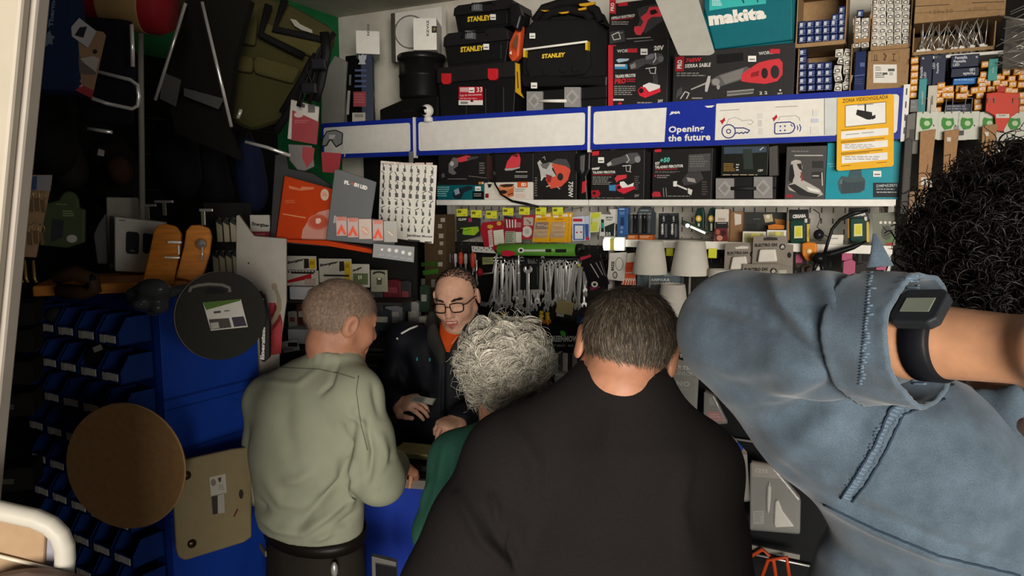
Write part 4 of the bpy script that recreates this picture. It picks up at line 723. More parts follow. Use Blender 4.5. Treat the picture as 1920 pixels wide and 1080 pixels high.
# lit wall light
t = Th('wall_light', 'white wall lamp with two glowing halves, switched on, right of the green tube', 'lamp', W(-.03), (1131,444,1171,470), None, zB)
g = G(); g.box(-t.w/2, t.w/2, .004, .03, 0, t.h, ('#cfcfc6', .4)); t.body(g, .003)
for x0, x1 in ((1328,1372),(1412,1476)):
    g = G(); g.prism(t.pp([(x0,715),(x1,708),(x1+4,760),(x1-2,795),(x0+2,796),(x0-4,760)]), -.006, .006, ('#fffdf2', 5.0, 'emit')); t.part('glowing_panel', g, .002, 'glowing panel')
g = G(); g.prism(t.pp([(1374,712),(1408,710),(1410,795),(1376,796)]), -.004, .006, ('#c9bf5a', .4)); t.part('yellow_panel', g, .001, 'yellow panel')
# green torque wrench tube
t = Th('torque_wrench_tube', 'long green torque wrench package lying across the tool hooks', 'package', W(.01), (933,457,1086,484), None, zB)
g = G(); x0, z0 = t.P(540,792); x1, z1 = t.P(1130,795); r = t.h*.43; g.tube([(x0,0,z0),(x0+.004,0,z0),(x1,0,z1)], [r*.8,r,r], ('#5d9a35', .35), 16); t.body(g)
g = G(); g.tube([(x1,0,z1),(x1+.02,0,z1),(x1+.022,0,z1-.004)], [r*1.04,r*1.04,r*.8], ('#1c1d1b', .4), 16); t.part('end_cap', g)
t.prints('wrench_print', [('p', [(555,805),(600,795),(660,808),(665,830),(610,845),(570,838)], '#b8283a'), ('e', (684,778,732,816), '#e8e6de'), ('e', (696,786,720,808), '#222'), ('p', [(725,792),(890,790),(890,806),(728,806)], '#cfd0c8'), ('r', (892,788,936,812), '#1f211e'), ('r', (965,788,1048,814), '#1f211e')], y=-r)
t = pack('white dotted plastic strip hanging left of the green tube', [(335,765),(480,775),(520,820),(340,810)], -.05, ('#d6d3ca', .4), [('e', (345+i*20,775+(i % 2)*14,355+i*20,785+(i % 2)*14), '#4a4845') for i in range(8)])
# ================================================================== wrenches and hand tools on the hooks
rail = Fr(WO, YAWW)
def wrench(L, open_up=True, wd=1.0):
    """combination spanner hanging from its ring: shaft, open jaw, ring"""
    g = G(); w = .0058*wd; t_ = .004
    g.box(-w, w, -t_*.7, t_*.7, L*.12, L*.88, CHROME); 
    n = 14; o = [(math.cos(2*math.pi*i/n)*.0125*wd, L*.93+math.sin(2*math.pi*i/n)*.0125*wd) for i in range(n)]; i_ = [(math.cos(2*math.pi*i/n)*.0075*wd, L*.93+math.sin(2*math.pi*i/n)*.0075*wd) for i in range(n)]
    V = [(x, -t_, z) for x, z in o]+[(x, -t_, z) for x, z in i_]+[(x, t_, z) for x, z in o]+[(x, t_, z) for x, z in i_]; F = []
    for i in range(n):
        j = (i+1) % n; F += [(i, j, n+j, n+i), (2*n+j, 2*n+i, 3*n+i, 3*n+j), (j, i, 2*n+i, 2*n+j), (n+i, n+j, 3*n+j, 3*n+i)]
    g.add(V, F, CHROME)
    k = .0155*wd; g.prism([(-w, L*.13),(-k, L*.09),(-k*1.05, L*.03),(-k*.6, -.004),(-k*.42, .002),(-k*.4, L*.055),(k*.4, L*.06),(k*.42, .004),(k*.62, -.002),(k*1.05, L*.04),(k, L*.1),(w, L*.13)], -t_*1.1, t_*1.1, CHROME)
    return g
wl = []
wp_ = [wrench(.235), wrench(.20, True, .85), wrench(.26, True, 1.2), wrench(.17, True, .7)]
wo = [None]*4; rr = random.Random(3)
xs = []
x = 930
while x < 1102:
    xs.append(x); x += rr.uniform(2.6, 3.9)
for i, x in enumerate(xs):
    k = rr.choice((0, 0, 1, 1, 2, 3)); lay = i % 3; w = -.03-.028*lay-.01*rr.random(); f = W(w)
    top = 487+lay*6+rr.uniform(-3, 8); u, z = f.hit(x, top); L = (.235, .20, .26, .17)[k]; ang = R(rr.uniform(-5, 5)+(14 if rr.random() < .12 else 0))
    M = f.M @ Matrix.Translation((u, 0, z)) @ Matrix.Rotation(ang, 4, 'Y') @ Matrix.Rotation(R(rr.uniform(-35, 35)), 4, 'Z') @ Matrix.Translation((0, 0, -L*.93))
    if wo[k] is None:
        o = wp_[k].obj('combination_wrench', None, M, .0012); wo[k] = o
    else: o = copy_tree(wo[k], M)
    tag(o, 'chrome combination wrench hanging in the crowded rack under the green tube', 'wrench', 'chrome wrenches hanging in the rack')
g = G(); a, b = W(-.02).hit(925, 486), W(-.02).hit(1112, 486); g.tube([(a[0], -.002, a[1]), (b[0], -.002, b[1]+.002)], .004, ('#262626', .4), 8)
o = g.obj('tool_rail', None, W(-.02).M); tag(o, 'dark rail of hooks carrying the chrome wrenches under the green tube', 'rail')
for i in range(12):
    g = G(); u = a[0]+(b[0]-a[0])*(i+.5)/12; g.tube([(u, -.004, a[1]), (u, -.006, a[1]+.008)], .0016, STEEL, 6); g.obj('hook', o)
    g = G(); g.tube([(u, 0, a[1]), (u, .37, a[1])], .002, ('#333', .4), 6); g.obj('bracket', o)
big = G(); big = wrench(.27, True, 1.5); f = W(.004); u, z = f.hit(990, 494)
M = f.M @ Matrix.Translation((u, 0, z-.015)) @ Matrix.Rotation(R(180), 4, 'Y') @ Matrix.Rotation(0, 4, 'Z') ; o = big.obj('combination_wrench', None, M, .0015); tag(o, 'largest chrome wrench with open jaw up on black card in the rack', 'wrench')
pack('black card behind the largest wrench in the rack', [(705,880),(845,870),(840,1090),(700,1095)], -.02, ('#1a1b1c', .5), [('lines', (760,880,830,900), '#8a8886', 2)]+[('l', [(830,920),(832,1060)], '#555', 5)])
pack('black and red tool set card tilted at right end of the wrench rack', [(1150,850),(1300,825),(1370,1050),(1225,1095)], .012, ('#1a1819', .3), [('p', [(1150,850),(1230,830),(1235,845),(1155,875)], '#b23043'), ('l', [(1230,900),(1290,1000)], '#b5b1ac', 7), ('l', [(1270,890),(1320,980)], '#8d8984', 7), ('l', [(1300,880),(1340,990)], '#77736e', 6), ('e', (1235,1030,1285,1075), '#d8d4cc'), ('e', (1248,1042,1272,1064), '#1a1819'), ('p', [(1225,1070),(1270,1080),(1300,1065),(1300,1075),(1230,1100)], '#8e2a5a'), ('p', [(1130,905),(1150,895),(1155,915),(1138,920)], '#c9c43a')], zB, 'tool_set_card', 'card')
# left end: screwdrivers, brace
for i, (x, y0, y1, c, lab) in enumerate(((240,812,905,'#c9472c','orange handled screwdriver, left of the two above the shopkeeper'), (330,815,930,'#c9472c','orange handled screwdriver, right of the two above the shopkeeper'), (375,870,1060,'#d8d4cc','silver socket bar hanging above the shopkeeper'), (690,835,980,'#c9c6c0','chrome extension bar hanging before the largest wrench'))):
    f = W(-.01 if i < 3 else .014); p, q = f.hit(800+x/4+8*(i < 2), 270+y0/4), f.hit(800+x/4+4*(i < 2), 270+y1/4); g = G(); h = p[1]-q[1]
    if i < 2: g.lathe([(.006,h*.0),(.011,h*.1),(.013,h*.5),(.011,h*.9),(.007,h)], (c, .4)); nm = 'screwdriver'
    else: g.lathe([(.009,0),(.009,h*.12),(.0045,h*.16),(.0045,h*.95),(.006,h)], CHROME); nm = 'extension_bar'
    o = g.obj(nm, None, f.M @ Matrix.Translation((q[0], 0, q[1]))); tag(o, lab, 'screwdriver' if i < 2 else 'tool')
    if i < 2: g = G(); g.lathe([(.0035,-.07),(.0035,0)], STEEL, None, 10); g.obj('shaft', o)
f = W(.0); g = G(); pts = [(528,822),(515,880),(495,965),(420,975)]; g.tube([(f.hit(800+a/4, 270+b/4)[0], 0, f.hit(800+a/4, 270+b/4)[1]) for a, b in pts], .005, CHROME); o = g.obj('hand_brace', None, f.M); tag(o, 'bent chrome crank with red grip hanging right of the shopkeeper', 'tool')
g = G(); p = f.hit(800+398/4, 270+962/4); g.ball((p[0], 0, p[1]), .018, ('#a3222c', .35), 14, 1, 1, 1.2); g.obj('grip', o, None, 0, 'red grip')
pack('grey and yellow label card behind the bent crank', [(418,850),(500,850),(498,900),(418,905)], -.03, ('#9aa06a', .5), [('lines', (425,860,490,890), '#55583a', 3)])
rr = random.Random(11)
for i in range(9):
    x = 142+i*26+rr.uniform(-6, 6); c = ('#17181a', '#b8b5b0', '#4a3140', '#d6d3cc', '#26303c')[i % 5]; f = W(-.05-.02*(i % 2)); p, q = f.hit(800+x/4, 270+822/4), f.hit(800+x/4, 270+rr.uniform(915, 960)/4); h = p[1]-q[1]
    g = G(); g.lathe([(.004,0),(.005,h*.4),(.010,h*.45),(.010,h*.92),(.007,h)], (c, .3)); o = g.obj('screwdriver', None, f.M @ Matrix.Translation((q[0], 0, q[1])))
    tag(o, 'small dark or silver handled screwdriver in the row left of the orange handles', 'screwdriver', 'small screwdrivers left of the orange ones')
for i in range(5):   # yellow handled pliers and drivers below the wrenches
    x, y = ((568,440),(860,430),(905,440),(915,490),(718,520))[i]; f = W(.0); p = f.hit(800+x/4, 480+y/4); c = ('#c9a21f', '#d3b22a', '#c9a727', '#c2622a', '#c9b02c')[i]
    g = G(); g.lathe([(.006,-.05),(.011,-.035),(.012,-.012),(.008,0),(.012,.004),(.010,.012)], (c, .4)); o = g.obj('screwdriver', None, f.M @ Matrix.Translation((p[0], 0, p[1])) @ Matrix.Rotation(R((-20,4,-5,80,3)[i]), 4, 'Y'))
    tag(o, ['yellow handled driver right of the shopkeeper\'s shoulder', 'upright yellow handled driver under the wrenches', 'second yellow handled driver under the wrenches', 'orange handled driver lying below the yellow ones', 'short yellow handled driver above the white curly hair'][i], 'screwdriver', 'coloured drivers below the wrenches')
    g = G(); g.lathe([(.003,-.11),(.003,-.05)], STEEL, None, 8); g.obj('shaft', o)
for i, (px, py, lab) in enumerate(((905,570,'grey tag card hanging beside the shopkeeper\'s ear'),(1058,576,'beige speckled sanding card under the wrenches'),(1050,588,'crumpled clear bag under the wrenches'),(1090,600,'dark blue plastic clamp under the wrenches'))):
    f = W(-.01-.01*i); p = f.hit(px, py); g = G(); s_ = (.018,.05,.022,.028)[i]
    g.prism([(-s_, -s_*.6), (s_*.8, -s_*.8), (s_, s_*.5), (-s_*.7, s_*.7)], 0, .008, (('#8a8884', '#a39468', '#a8a69e', '#1f3357')[i], .5)); o = g.obj(('tag_card', 'sanding_card', 'plastic_bag', 'spring_clamp')[i], None, f.M @ Matrix.Translation((p[0], 0, p[1])), .002); tag(o, lab, ('card', 'card', 'bag', 'clamp')[i])
# ================================================================== right of the wrenches: cards, lampshades
pack('white card with oval loop picture beside the tilted tool card', [(1372,820),(1500,812),(1480,1030),(1352,1015)], -.0, ('#dcd8ce', .4), [('T', 'BIZE', [(1384,950),(1386,880),(1408,880),(1404,950)], '#222', .05), ring(1445,900,28,48,'#8a867e',5), ('e', (1395,955,1432,1010), '#6b675f'), ('e', (1402,965,1424,1000), '#c9c5bb')])
pack('white and red card with orange hooks beside the lampshades', [(1505,820),(1560,815),(1570,1060),(1455,1055),(1480,1000)], -.02, ('#d8d1c6', .4), [('p', [(1495,890),(1585,880),(1580,960),(1490,965)], '#d4532c'), ('p', [(1480,970),(1575,965),(1560,1060),(1460,1055)], '#cf5a34')]+[('l', [(1470+i*20,1055),(1485+i*18,1005),(1500+i*17,1030)], '#e8d9c8', 6) for i in range(5)])
t = pack('grey boxed lamp pack with large capital letters behind the lampshades', [(1580,960),(1900,965),(1900,1250),(1570,1250)], -.0, ('#69757a', .45), [('T', 'AMPARA', [(1682,1008),(1826,1008),(1822,1030),(1676,1030)], '#dfe1df', .05), ('T', 'OBREMESA', [(1682,1036),(1860,1036),(1858,1056),(1678,1056)], '#dfe1df', .04), ('T', 'ELECTRO DH', [(1780,970),(1895,972),(1895,990),(1780,990)], '#c9cccb', .03), ('T', '3W', [(1590,1100),(1640,1100),(1640,1118),(1590,1118)], '#dfe1df', .04)], th=.08, name='lamp_box', cat='box')
def lampshade(label, rt, pole_len, w, tall=True):
    px0, px1, py0, py1 = rt; f = W(w); cx = (px0+px1)/2; x0, z1 = f.hit(px0, py0); x1, _ = f.hit(px1, py1); xm, z0 = f.hit(cx, py1); r = (x1-x0)/2; h = z1-z0
    M = f.M @ Matrix.Translation((xm, 0, z0-pole_len)); g = G(); ST = ('#b8b3aa', .3, 'met')
    g.lathe([(.055,0),(.058,.006),(.05,.014),(.008,.018),(.0055,.03),(.0055,pole_len+h*.5)], ST, None, 24); o = g.obj('table_lamp', None, M); tag(o, label, 'lamp', 'white table lamps with tapered shades')
    g = G(); g.lathe([(r,pole_len),(r*.995,pole_len+.003),(r*.72,pole_len+h),(r*.71,pole_len+h),(r*.985,pole_len+.003),(r*.985,pole_len)], ('#e0dacd', .8, 'paper'), None, 36); g.obj('lamp_shade', o)
    return o
lampshade('table lamp with white tapered shade, left of the upper pair', (1187,1250,451,513), .20, .085)
lampshade('table lamp with white tapered shade, right of the upper pair', (1258,1329,451,515), .20, .085)
lampshade('lower table lamp whose white shade shows beside the dark haired man', (1231,1290,531,590), .16, .21)
lampshade('table lamp half hidden behind the denim elbow, under the brown cards', (1322,1374,504,570), .16, .12)
def card_dh(label, poly, tx, lg, wht, w, extra=()):
    t = pack(label, poly, w, ('#8d8478', .5), [('T', 'ELECTRO DH', tx, '#2a2522', .06), ('e', lg, '#22201e'), ('T', 'dh', [(lg[0]+10,lg[1]+10),(lg[2]-8,lg[1]+8),(lg[2]-10,lg[3]-10),(lg[0]+12,lg[3]-10)], '#d8d2c8', .03)]+list(extra), zR, 'lamp_card', 'card', .004, 'brown cards with printed lampshades')
    g = G(); g.prism(t.pp(wht), -.022, 0, ('#e2dccf', .5)); t.part('bulb_shade', g, .006, 'white moulded shade'); return t
card_dh('brown card with white shade, front left, beside the right lampshade', [(478,745),(660,742),(680,800),(678,945),(470,945)], [(494,808),(650,806),(650,826),(494,828)], (664,806,700,846), [(540,845),(640,838),(655,935),(520,940)], .03, [('p', [(552,775),(600,765),(655,768),(650,785),(560,788)], '#d8d3c8'), ('lines', (496,832,560,842), '#55504a', 1)])
card_dh('tall brown card with white shade and dark hanging slot, highest of the brown cards', [(690,690),(945,690),(945,750),(990,755),(985,930),(680,900)], [(700,748),(868,744),(868,768),(700,772)], (884,748,932,794), [(742,790),(860,786),(874,880),(726,885)], .05, [('p', [(765,705),(800,696),(870,702),(872,722),(768,724)], '#3a332e'), ('e', (945,812,975,855), '#22201e')])
card_dh('lowest brown card showing only its black heading above the sleeve', [(612,900),(880,900),(985,925),(985,1010),(606,1010)], [(622,930),(796,926),(796,952),(622,956)], (816,930,866,976), [(640,990),(760,985),(770,1010),(630,1010)], .07, [('lines', (622,962,720,972), '#55504a', 1), ('r', (880,945,940,975), '#b9b2a4')])
rr = random.Random(5)
for i in range(14):   # small dark and red goods under the third shelf
    px, py = 1480+rr.uniform(0, 180), 476+rr.uniform(0, 34); f = W(-.06-.01*(i % 4)); p = f.hit(px, py); c = rr.choice(('#2b2624', '#54463c', '#8c2c3c', '#c9c2b4', '#3b3a38', '#b05a76')); g = G(); s_ = rr.uniform(.012, .024)
    g.prism([(-s_, -s_*1.4), (s_, -s_*1.4), (s_, s_), (s_*.3, s_*1.5), (-s_, s_)], 0, .012, (c, .3)); o = g.obj('hanging_pack', None, f.M @ Matrix.Translation((p[0], 0, p[1])), .002)
    tag(o, 'tiny coloured pack on the hooks between third shelf and denim sleeve', 'pack', 'tiny packs below the third shelf')
g = G()
t = Th('yellow_tag', 'yellow price tag under third shelf left of the right lampshade', 'price tag', W(-.03), (1249,466,1262,480), None, zR); t.box(.002, YT); t = Th('yellow_tag', 'yellow price tag under third shelf between lampshade and brown cards', 'price tag', W(-.03), (1328,466,1344,484), None, zR); t.box(.002, YT)
# ================================================================== lower stand of carded glue in front of the wall
t = Th('tool_box_carton', 'black GREENMOWER carton on low shelf between white curls and dark hair', 'box', W(.02), (1022,614,1100,660), None, (800,480)); t.box(.16, ('#141514', .45))
t.prints('front_print', [('T', 'GREENMOWER', [(918,596),(1180,600),(1180,644),(918,644)], '#c9c7c2', .04), ('T', 'BE SMART - BUY GREEN', [(945,662),(1180,666),(1180,682),(945,680)], '#a5a29c', .02), ('p', [(1000,565),(1020,558),(1045,575),(1042,605),(1020,600),(1008,590)], '#4fb33a')])
zG = t.M.translation.z
t = Th('paper_stack', 'loose white printed sheets on the rack beside the white curls', 'papers', W(.04), (1040,702,1080,724), None, (800,480)); t.box(.12, ('#cfccc4', .6, 'paper')); t.prints('print', [('lines', (960,900,1110,960), '#9a978f', 6)])
for i in range(5):
    t = Th('wrench_card', 'silver tool card standing upright below the GREENMOWER carton', 'card', W(.0-.012*i), (1036+i*9, 662, 1046+i*9, 704), 'silver cards below the carton', (800,480)); t.box(.004, (('#a5a29c', '#55524e', '#c2bfb8', '#3a3836', '#8f8c86')[i], .3)); 
st = empty('display_stand', 'dark wire stand carrying the grey glue cards before the wall', 'stand', W(.30).M)
f = W(.30); g = G(); a, b = f.hit(1215, 800)[0], f.hit(1640, 900)[0]
g.box(a, b, .0, .02, .01, 1.36, '#17181a'); g.box(a, b, -.24, .0, .01, .03, '#17181a'); g.obj('back_panel', st)
for py in (640, 815, 1020):
    g = G(); z = f.hit(1350, py)[1]; g.tube([(a, -.03, z), (b, -.03, z)], .005, STEEL, 8); g.obj('rail', st)
for i in range(2):
    g = G(); u = a if i == 0 else b; g.box(u-.012, u+.012, -.02, .02, .01, 1.38, '#222324'); g.obj('post', st)
gz = (1200,600)
def glue(label, poly, w, txt=1, c='#a3a199', zo=gz):
    xs = [p[0] for p in poly]; ys = [p[1] for p in poly]
    t = Th('glue_pack', label, 'pack', W(w), (zo[0]+min(xs)/4, zo[1]+min(ys)/4, zo[0]+max(xs)/4, zo[1]+max(ys)/4), 'carded glue packs on the stand', zo)
    g = G(); g.prism(t.pp(poly), 0, .004, (c, .45)); t.body(g, .001); return t
t = glue('grey CEYS glue card with large NO, beside the dark haired man\'s ear', [(150,180),(360,200),(440,420),(425,720),(170,700),(110,600)], .37)
t.prints('card_print', [('p', [(232,170),(300,170),(350,270),(325,305),(235,275)], '#20242a'), ('T', 'CEYS', [(240,246),(346,258),(342,286),(240,276)], '#d8d6d0', .05), ('T', 'ULTRA', [(264,336),(412,352),(410,380),(262,372)], '#dcd9d2', .05), ('T', 'UNICK', [(262,380),(408,390),(404,420),(262,412)], '#dcd9d2', .05), ('T', 'NO', [(272,452),(376,460),(374,502),(272,498)], '#e3e0da', .06), ('T', 'TRADIC.', [(270,506),(370,512),(370,528),(270,522)], '#c9c6c0', .03), ('lines', (270,545,370,570), '#8a877f', 2), ('e', (232,608,295,655), '#c2bfb6'), ('l', [(295,625),(360,640)], '#b2afa6', 5)])
g = G(); x, z = t.P(175,610); x2, z2 = t.P(195,375); L = z2-z; g.lathe([(.001,0),(.0125,.004),(.0125,L*.45),(.006,L*.55),(.0055,L*.62),(.008,L*.66),(.005,L)], ('#b9a6a2', .3), Matrix.Translation((x,-.014,z)), 16); o = t.part('glue_bottle', g)
g = G(); g.lathe([(.0085,L*.62),(.0085,L*.7),(.004,L*1.0)], ('#b5364a', .3), Matrix.Translation((x,-.014,z)), 14); t.part('red_cap', g, 0, 'red cap', o)
g = G(); g.lathe([(.0128,L*.1),(.0128,L*.32)], ('#2c2426', .4), Matrix.Translation((x,-.014,z)), 14); t.part('bottle_label', g, 0, 'dark label', o)
g = G(); g.prism(t.pp([(120,600),(235,320),(440,430),(430,730),(200,715)]), -.03, -.0045, ('#d0d0ca', .1, 'clear')); t.part('blister', g, .006)
t = glue('red and dark glue card behind the grey NO card', [(490,520),(560,560),(660,760),(480,770)], .375, 1, '#56524e')
t.prints('card_print', [('p', [(505,680),(590,690),(640,760),(500,755)], '#bf2c3e'), ('lines', (520,705,600,740), '#e0a0a4', 2), ('p', [(515,580),(540,580),(560,640),(520,640)], '#8d8a84')])
g = G(); g.prism(t.pp([(485,530),(560,560),(665,770),(480,785)]), -.02, -.0045, ('#d0d0ca', .1, 'clear')); t.part('blister', g, .005)
t = glue('CEYS glue card with blue blobs on the row below the NO card', [(560,860),(690,870),(800,990),(820,1350),(700,1350),(560,1000)], .40, 1, '#8d7f70')
t.prints('card_print', [('p', [(580,930),(700,960),(715,990),(650,1000),(590,980)], '#1d2228'), ('T', 'CEYS', [(586,946),(700,966),(696,988),(584,972)], '#cfcdc8', .05), ('p', [(690,905),(740,920),(775,960),(760,995),(710,960)], '#24449a'), ('p', [(600,870),(640,880),(670,950),(640,945)], '#9c998f'), ('T', 'ULTRA', [(620,1050),(760,1056),(758,1086),(620,1080)], '#d9c3b4', .05), ('T', 'UNICK', [(620,1094),(762,1100),(760,1130),(620,1124)], '#d9c3b4', .05)])
g = G(); g.prism(t.pp([(640,1000),(808,995),(830,1350),(700,1360)]), -.02, -.0045, ('#d0d0ca', .1, 'clear')); t.part('blister', g, .005)
t = glue('glue syringe card with white nozzle at the bottom of the stand', [(835,1050),(1000,1080),(1200,1320),(1195,1570),(835,1545)], .42, 1, '#4e443c')
t.prints('card_print', [('p', [(840,1060),(1000,1085),(1060,1190),(845,1175)], '#94867a'), ('T', 'CEYS', [(860,1110),(960,1120),(958,1150),(860,1142)], '#d2ccc2', .04), ('r', (850,1430,930,1530), '#9a948c'), ('lines', (860,1440,920,1520), '#5a564f', 5)])
x, z = t.P(965,1440); x2, z2 = t.P(975,1210); L = z2-z; g = G(); g.lathe([(.002,0),(.005,L*.1),(.0075,L*.45),(.0075,L*.85),(.003,L*.9),(.002,L)], ('#c9c5bd', .3), Matrix.Translation((x,-.012,z)), 14); t.part('glue_syringe', g)
g = G(); g.prism(t.pp([(1010,1520),(1018,1350),(1040,1340),(1070,1420),(1130,1500),(1160,1540),(1020,1545)]), -.016, -.004, ('#d8d4cb', .4)); t.part('nozzle', g, .004)
g = G(); g.prism(t.pp([(830,1055),(1010,1085),(1210,1330),(1205,1590),(830,1560)]), -.028, -.0045, ('#cfcfc9', .1, 'clear')); t.part('blister', g, .008)
for i, P in enumerate(([(1380,1060),(1430,1030),(1450,1050),(1455,1085)], [(1425,1090),(1440,1050),(1475,1045),(1480,1085)])):
    f = W(.42+.02*i); g = G(); Q = [f.hit(a, b) for a, b in P]; g.tube([(a, 0, b) for a, b in Q], .008, ('#b8431f', .4)); o = g.obj('spring_clamp', None, f.M); tag(o, ['orange plastic clamp, left of two at the foot of the glue stand', 'orange plastic clamp, right of two at the foot of the glue stand'][i], 'clamp')
g = G(); f = W(.40); x0, z0 = f.hit(1408, 1022); x1, _ = f.hit(1500, 1034); g.box(x0, x1, 0, .01, z0-.02, z0, ('#8a867e', .4)); tag(g.obj('shelf_edge_strip', None, f.M, .001), 'grey price strip below the lowest glue card', 'strip')
# ================================================================== bodies: distance fields turned into one continuous surface
class SDF:
    def __init__(s, lo, hi, h):
        s.lo = np.array(lo, float); s.h = h; n = np.ceil((np.array(hi)-s.lo)/h).astype(int)+1; s.n = n
        s.ax = [(s.lo[i]+h*np.arange(n[i])).astype(np.float32) for i in range(3)]; s.D = np.full(n, .08, np.float32)
    def sl(s, lo, hi):
        a = np.clip(np.floor((np.array(lo)-s.lo)/s.h).astype(int), 0, s.n); b = np.clip(np.ceil((np.array(hi)-s.lo)/s.h).astype(int)+1, 0, s.n)
        if (b <= a).any(): return None
        q = tuple(slice(a[i], b[i]) for i in range(3))
        return q, s.ax[0][q[0]][:, None, None], s.ax[1][q[1]][None, :, None], s.ax[2][q[2]][None, None, :]
    def comb(s, q, d, k, op):
        D = s.D[q]
        if op == 'sub': d = -d; e = np.maximum(k-np.abs(D-d), 0)/k; s.D[q] = np.maximum(D, d)+e*e*k*.25
        else: e = np.maximum(k-np.abs(D-d), 0)/k; s.D[q] = np.minimum(D, d)-e*e*k*.25
    def cap(s, a, b, ra, rb=None, k=.02, op='add', sc=(1, 1, 1), rot=None):
        """tapered limb from a to b; sc squashes its cross-section along the axes (or along those of rot)"""
        rb = ra if rb is None else rb; a = np.array(a, float); b = np.array(b, float); m_ = max(ra, rb)+k+.01; R_ = m_*max(1, max(sc))
        t = s.sl(np.minimum(a, b)-R_, np.maximum(a, b)+R_)
        if t is None: return
        q, X, Y, Z = t; i = [1/x for x in sc]
        P = [X-a[0], Y-a[1], Z-a[2]]; v = b-a
        if rot is not None:
            P = [rot[0][j]*P[0]+rot[1][j]*P[1]+rot[2][j]*P[2] for j in range(3)]; v = np.array(rot).T @ v
        X, Y, Z = P[0]*i[0], P[1]*i[1], P[2]*i[2]; v = v*np.array(i); L2 = max(float(v @ v), 1e-9)
        h = np.clip((X*v[0]+Y*v[1]+Z*v[2])/L2, 0, 1)
        d = np.sqrt((X-h*v[0])**2+(Y-h*v[1])**2+(Z-h*v[2])**2)-(ra+(rb-ra)*h)
        s.comb(q, (d*min(sc)).astype(np.float32), k, op)
    def ell(s, c, r, k=.015, op='add', rot=None):
        c = np.array(c, float); r = np.array(r, float); R_ = r.max()+k+.01
        t = s.sl(c-R_, c+R_)
        if t is None: return
        q, X, Y, Z = t; P = [X-c[0], Y-c[1], Z-c[2]]
        if rot is not None: P = [rot[0][j]*P[0]+rot[1][j]*P[1]+rot[2][j]*P[2] for j in range(3)]
        a = np.sqrt((P[0]/r[0])**2+(P[1]/r[1])**2+(P[2]/r[2])**2); b = np.sqrt((P[0]/r[0]**2)**2+(P[1]/r[1]**2)**2+(P[2]/r[2]**2)**2)
        d = a*(a-1)/np.maximum(b, 1e-6); s.comb(q, d.astype(np.float32), k, op)
    def chain(s, pts, k=.02, sc=(1, 1, 1), rot=None, op='add'):
        for (a, ra), (b, rb) in zip(pts[:-1], pts[1:]): s.cap(a, b, ra, rb, k, op, sc, rot)
    def mesh(s):
        D = s.D; s_ = D < 0; n = s.n
        c = sum(s_[i:n[0]-1+i, j:n[1]-1+j, k:n[2]-1+k].astype(np.int8) for i in (0, 1) for j in (0, 1) for k in (0, 1))
        act = (c > 0) & (c < 8); I = np.argwhere(act); idx = np.full(act.shape, -1, int); idx[act] = np.arange(len(I))
        acc = np.zeros((len(I), 3)); cnt = np.zeros(len(I))
        corner = [(i, j, k) for i in (0, 1) for j in (0, 1) for k in (0, 1)]
        for p in corner:
            for ax in range(3):
                if p[ax]: continue
                q = list(p); q[ax] = 1; a = D[I[:, 0]+p[0], I[:, 1]+p[1], I[:, 2]+p[2]]; b = D[I[:, 0]+q[0], I[:, 1]+q[1], I[:, 2]+q[2]]
                x = (a < 0) != (b < 0); t = np.where(x, a/np.where(x, a-b, 1), 0)
                o = np.tile(np.array(p, float), (len(I), 1)); o[:, ax] = t
                acc[x] += o[x]; cnt[x] += 1
        V = s.lo+s.h*(I+acc/cnt[:, None]); F = []
        for ax in range(3):
            u, w = (ax+1) % 3, (ax+2) % 3
            A_ = np.take(s_, range(0, n[ax]-1), ax); B_ = np.take(s_, range(1, n[ax]), ax); E = np.argwhere(A_ != B_)
            E = E[(E[:, u] > 0) & (E[:, w] > 0) & (E[:, u] < n[u]-1) & (E[:, w] < n[w]-1)]
            sg = s_[tuple(E.T)]
            def cell(du, dw):
                e = E.copy(); e[:, u] += du; e[:, w] += dw; return idx[tuple(e.T)]
            Q = np.stack([cell(-1, -1), cell(0, -1), cell(0, 0), cell(-1, 0)], 1); Q[~sg] = Q[~sg][:, ::-1]; F.append(Q)
        F = np.concatenate(F); F = F[(F >= 0).all(1)]
        return V, F
def relax(V, F, n=2, a=.5):
    for _ in range(n):
        S = np.zeros_like(V); C = np.zeros(len(V))
        for i in range(4):
            j = F[:, (i+1) % 4]; np.add.at(S, F[:, i], V[j]); np.add.at(S, j, V[F[:, i]]); np.add.at(C, F[:, i], 1); np.add.at(C, j, 1)
        V = V*(1-a)+a*S/np.maximum(C, 1)[:, None]
    return V
def normals(V, F):
    N = np.cross(V[F[:, 2]]-V[F[:, 0]], V[F[:, 3]]-V[F[:, 1]]); S = np.zeros_like(V)
    for i in range(4): np.add.at(S, F[:, i], N)
    return S/np.maximum(np.linalg.norm(S, axis=1), 1e-9)[:, None]
def xf(M, V): A_ = np.array(M); return V @ A_[:3, :3].T + A_[:3, 3]
def folds(V, F, lines):
    """cloth folds sculpted where the photograph shows them: (outline in pixels, width in pixels, height in metres)"""
    N = normals(V, F); P = project(V); to = np.array([0, 0, CAMZ])-V; to /= np.linalg.norm(to, axis=1)[:, None]
    face = np.clip((N*to).sum(1)*2.5, 0, 1); H = np.zeros(len(V))
    for pts, w, a in lines:
        best = np.full(len(V), 1e9); L = len(pts)-1; fade = np.ones(len(V))
        for i in range(L):
            p, q = np.array(pts[i], float), np.array(pts[i+1], float); v = q-p; t = np.clip(((P-p) @ v)/max(v @ v, 1e-9), 0, 1)
            d = np.linalg.norm(P-p-t[:, None]*v, axis=1); u = (i+t)/L; m_ = d < best; best[m_] = d[m_]; fade[m_] = np.sin(np.pi*np.clip(u[m_]*.9+.05, 0, 1))**.5
        H += a*np.exp(-(best/w)**2)*fade
    return V+N*(H*face)[:, None]
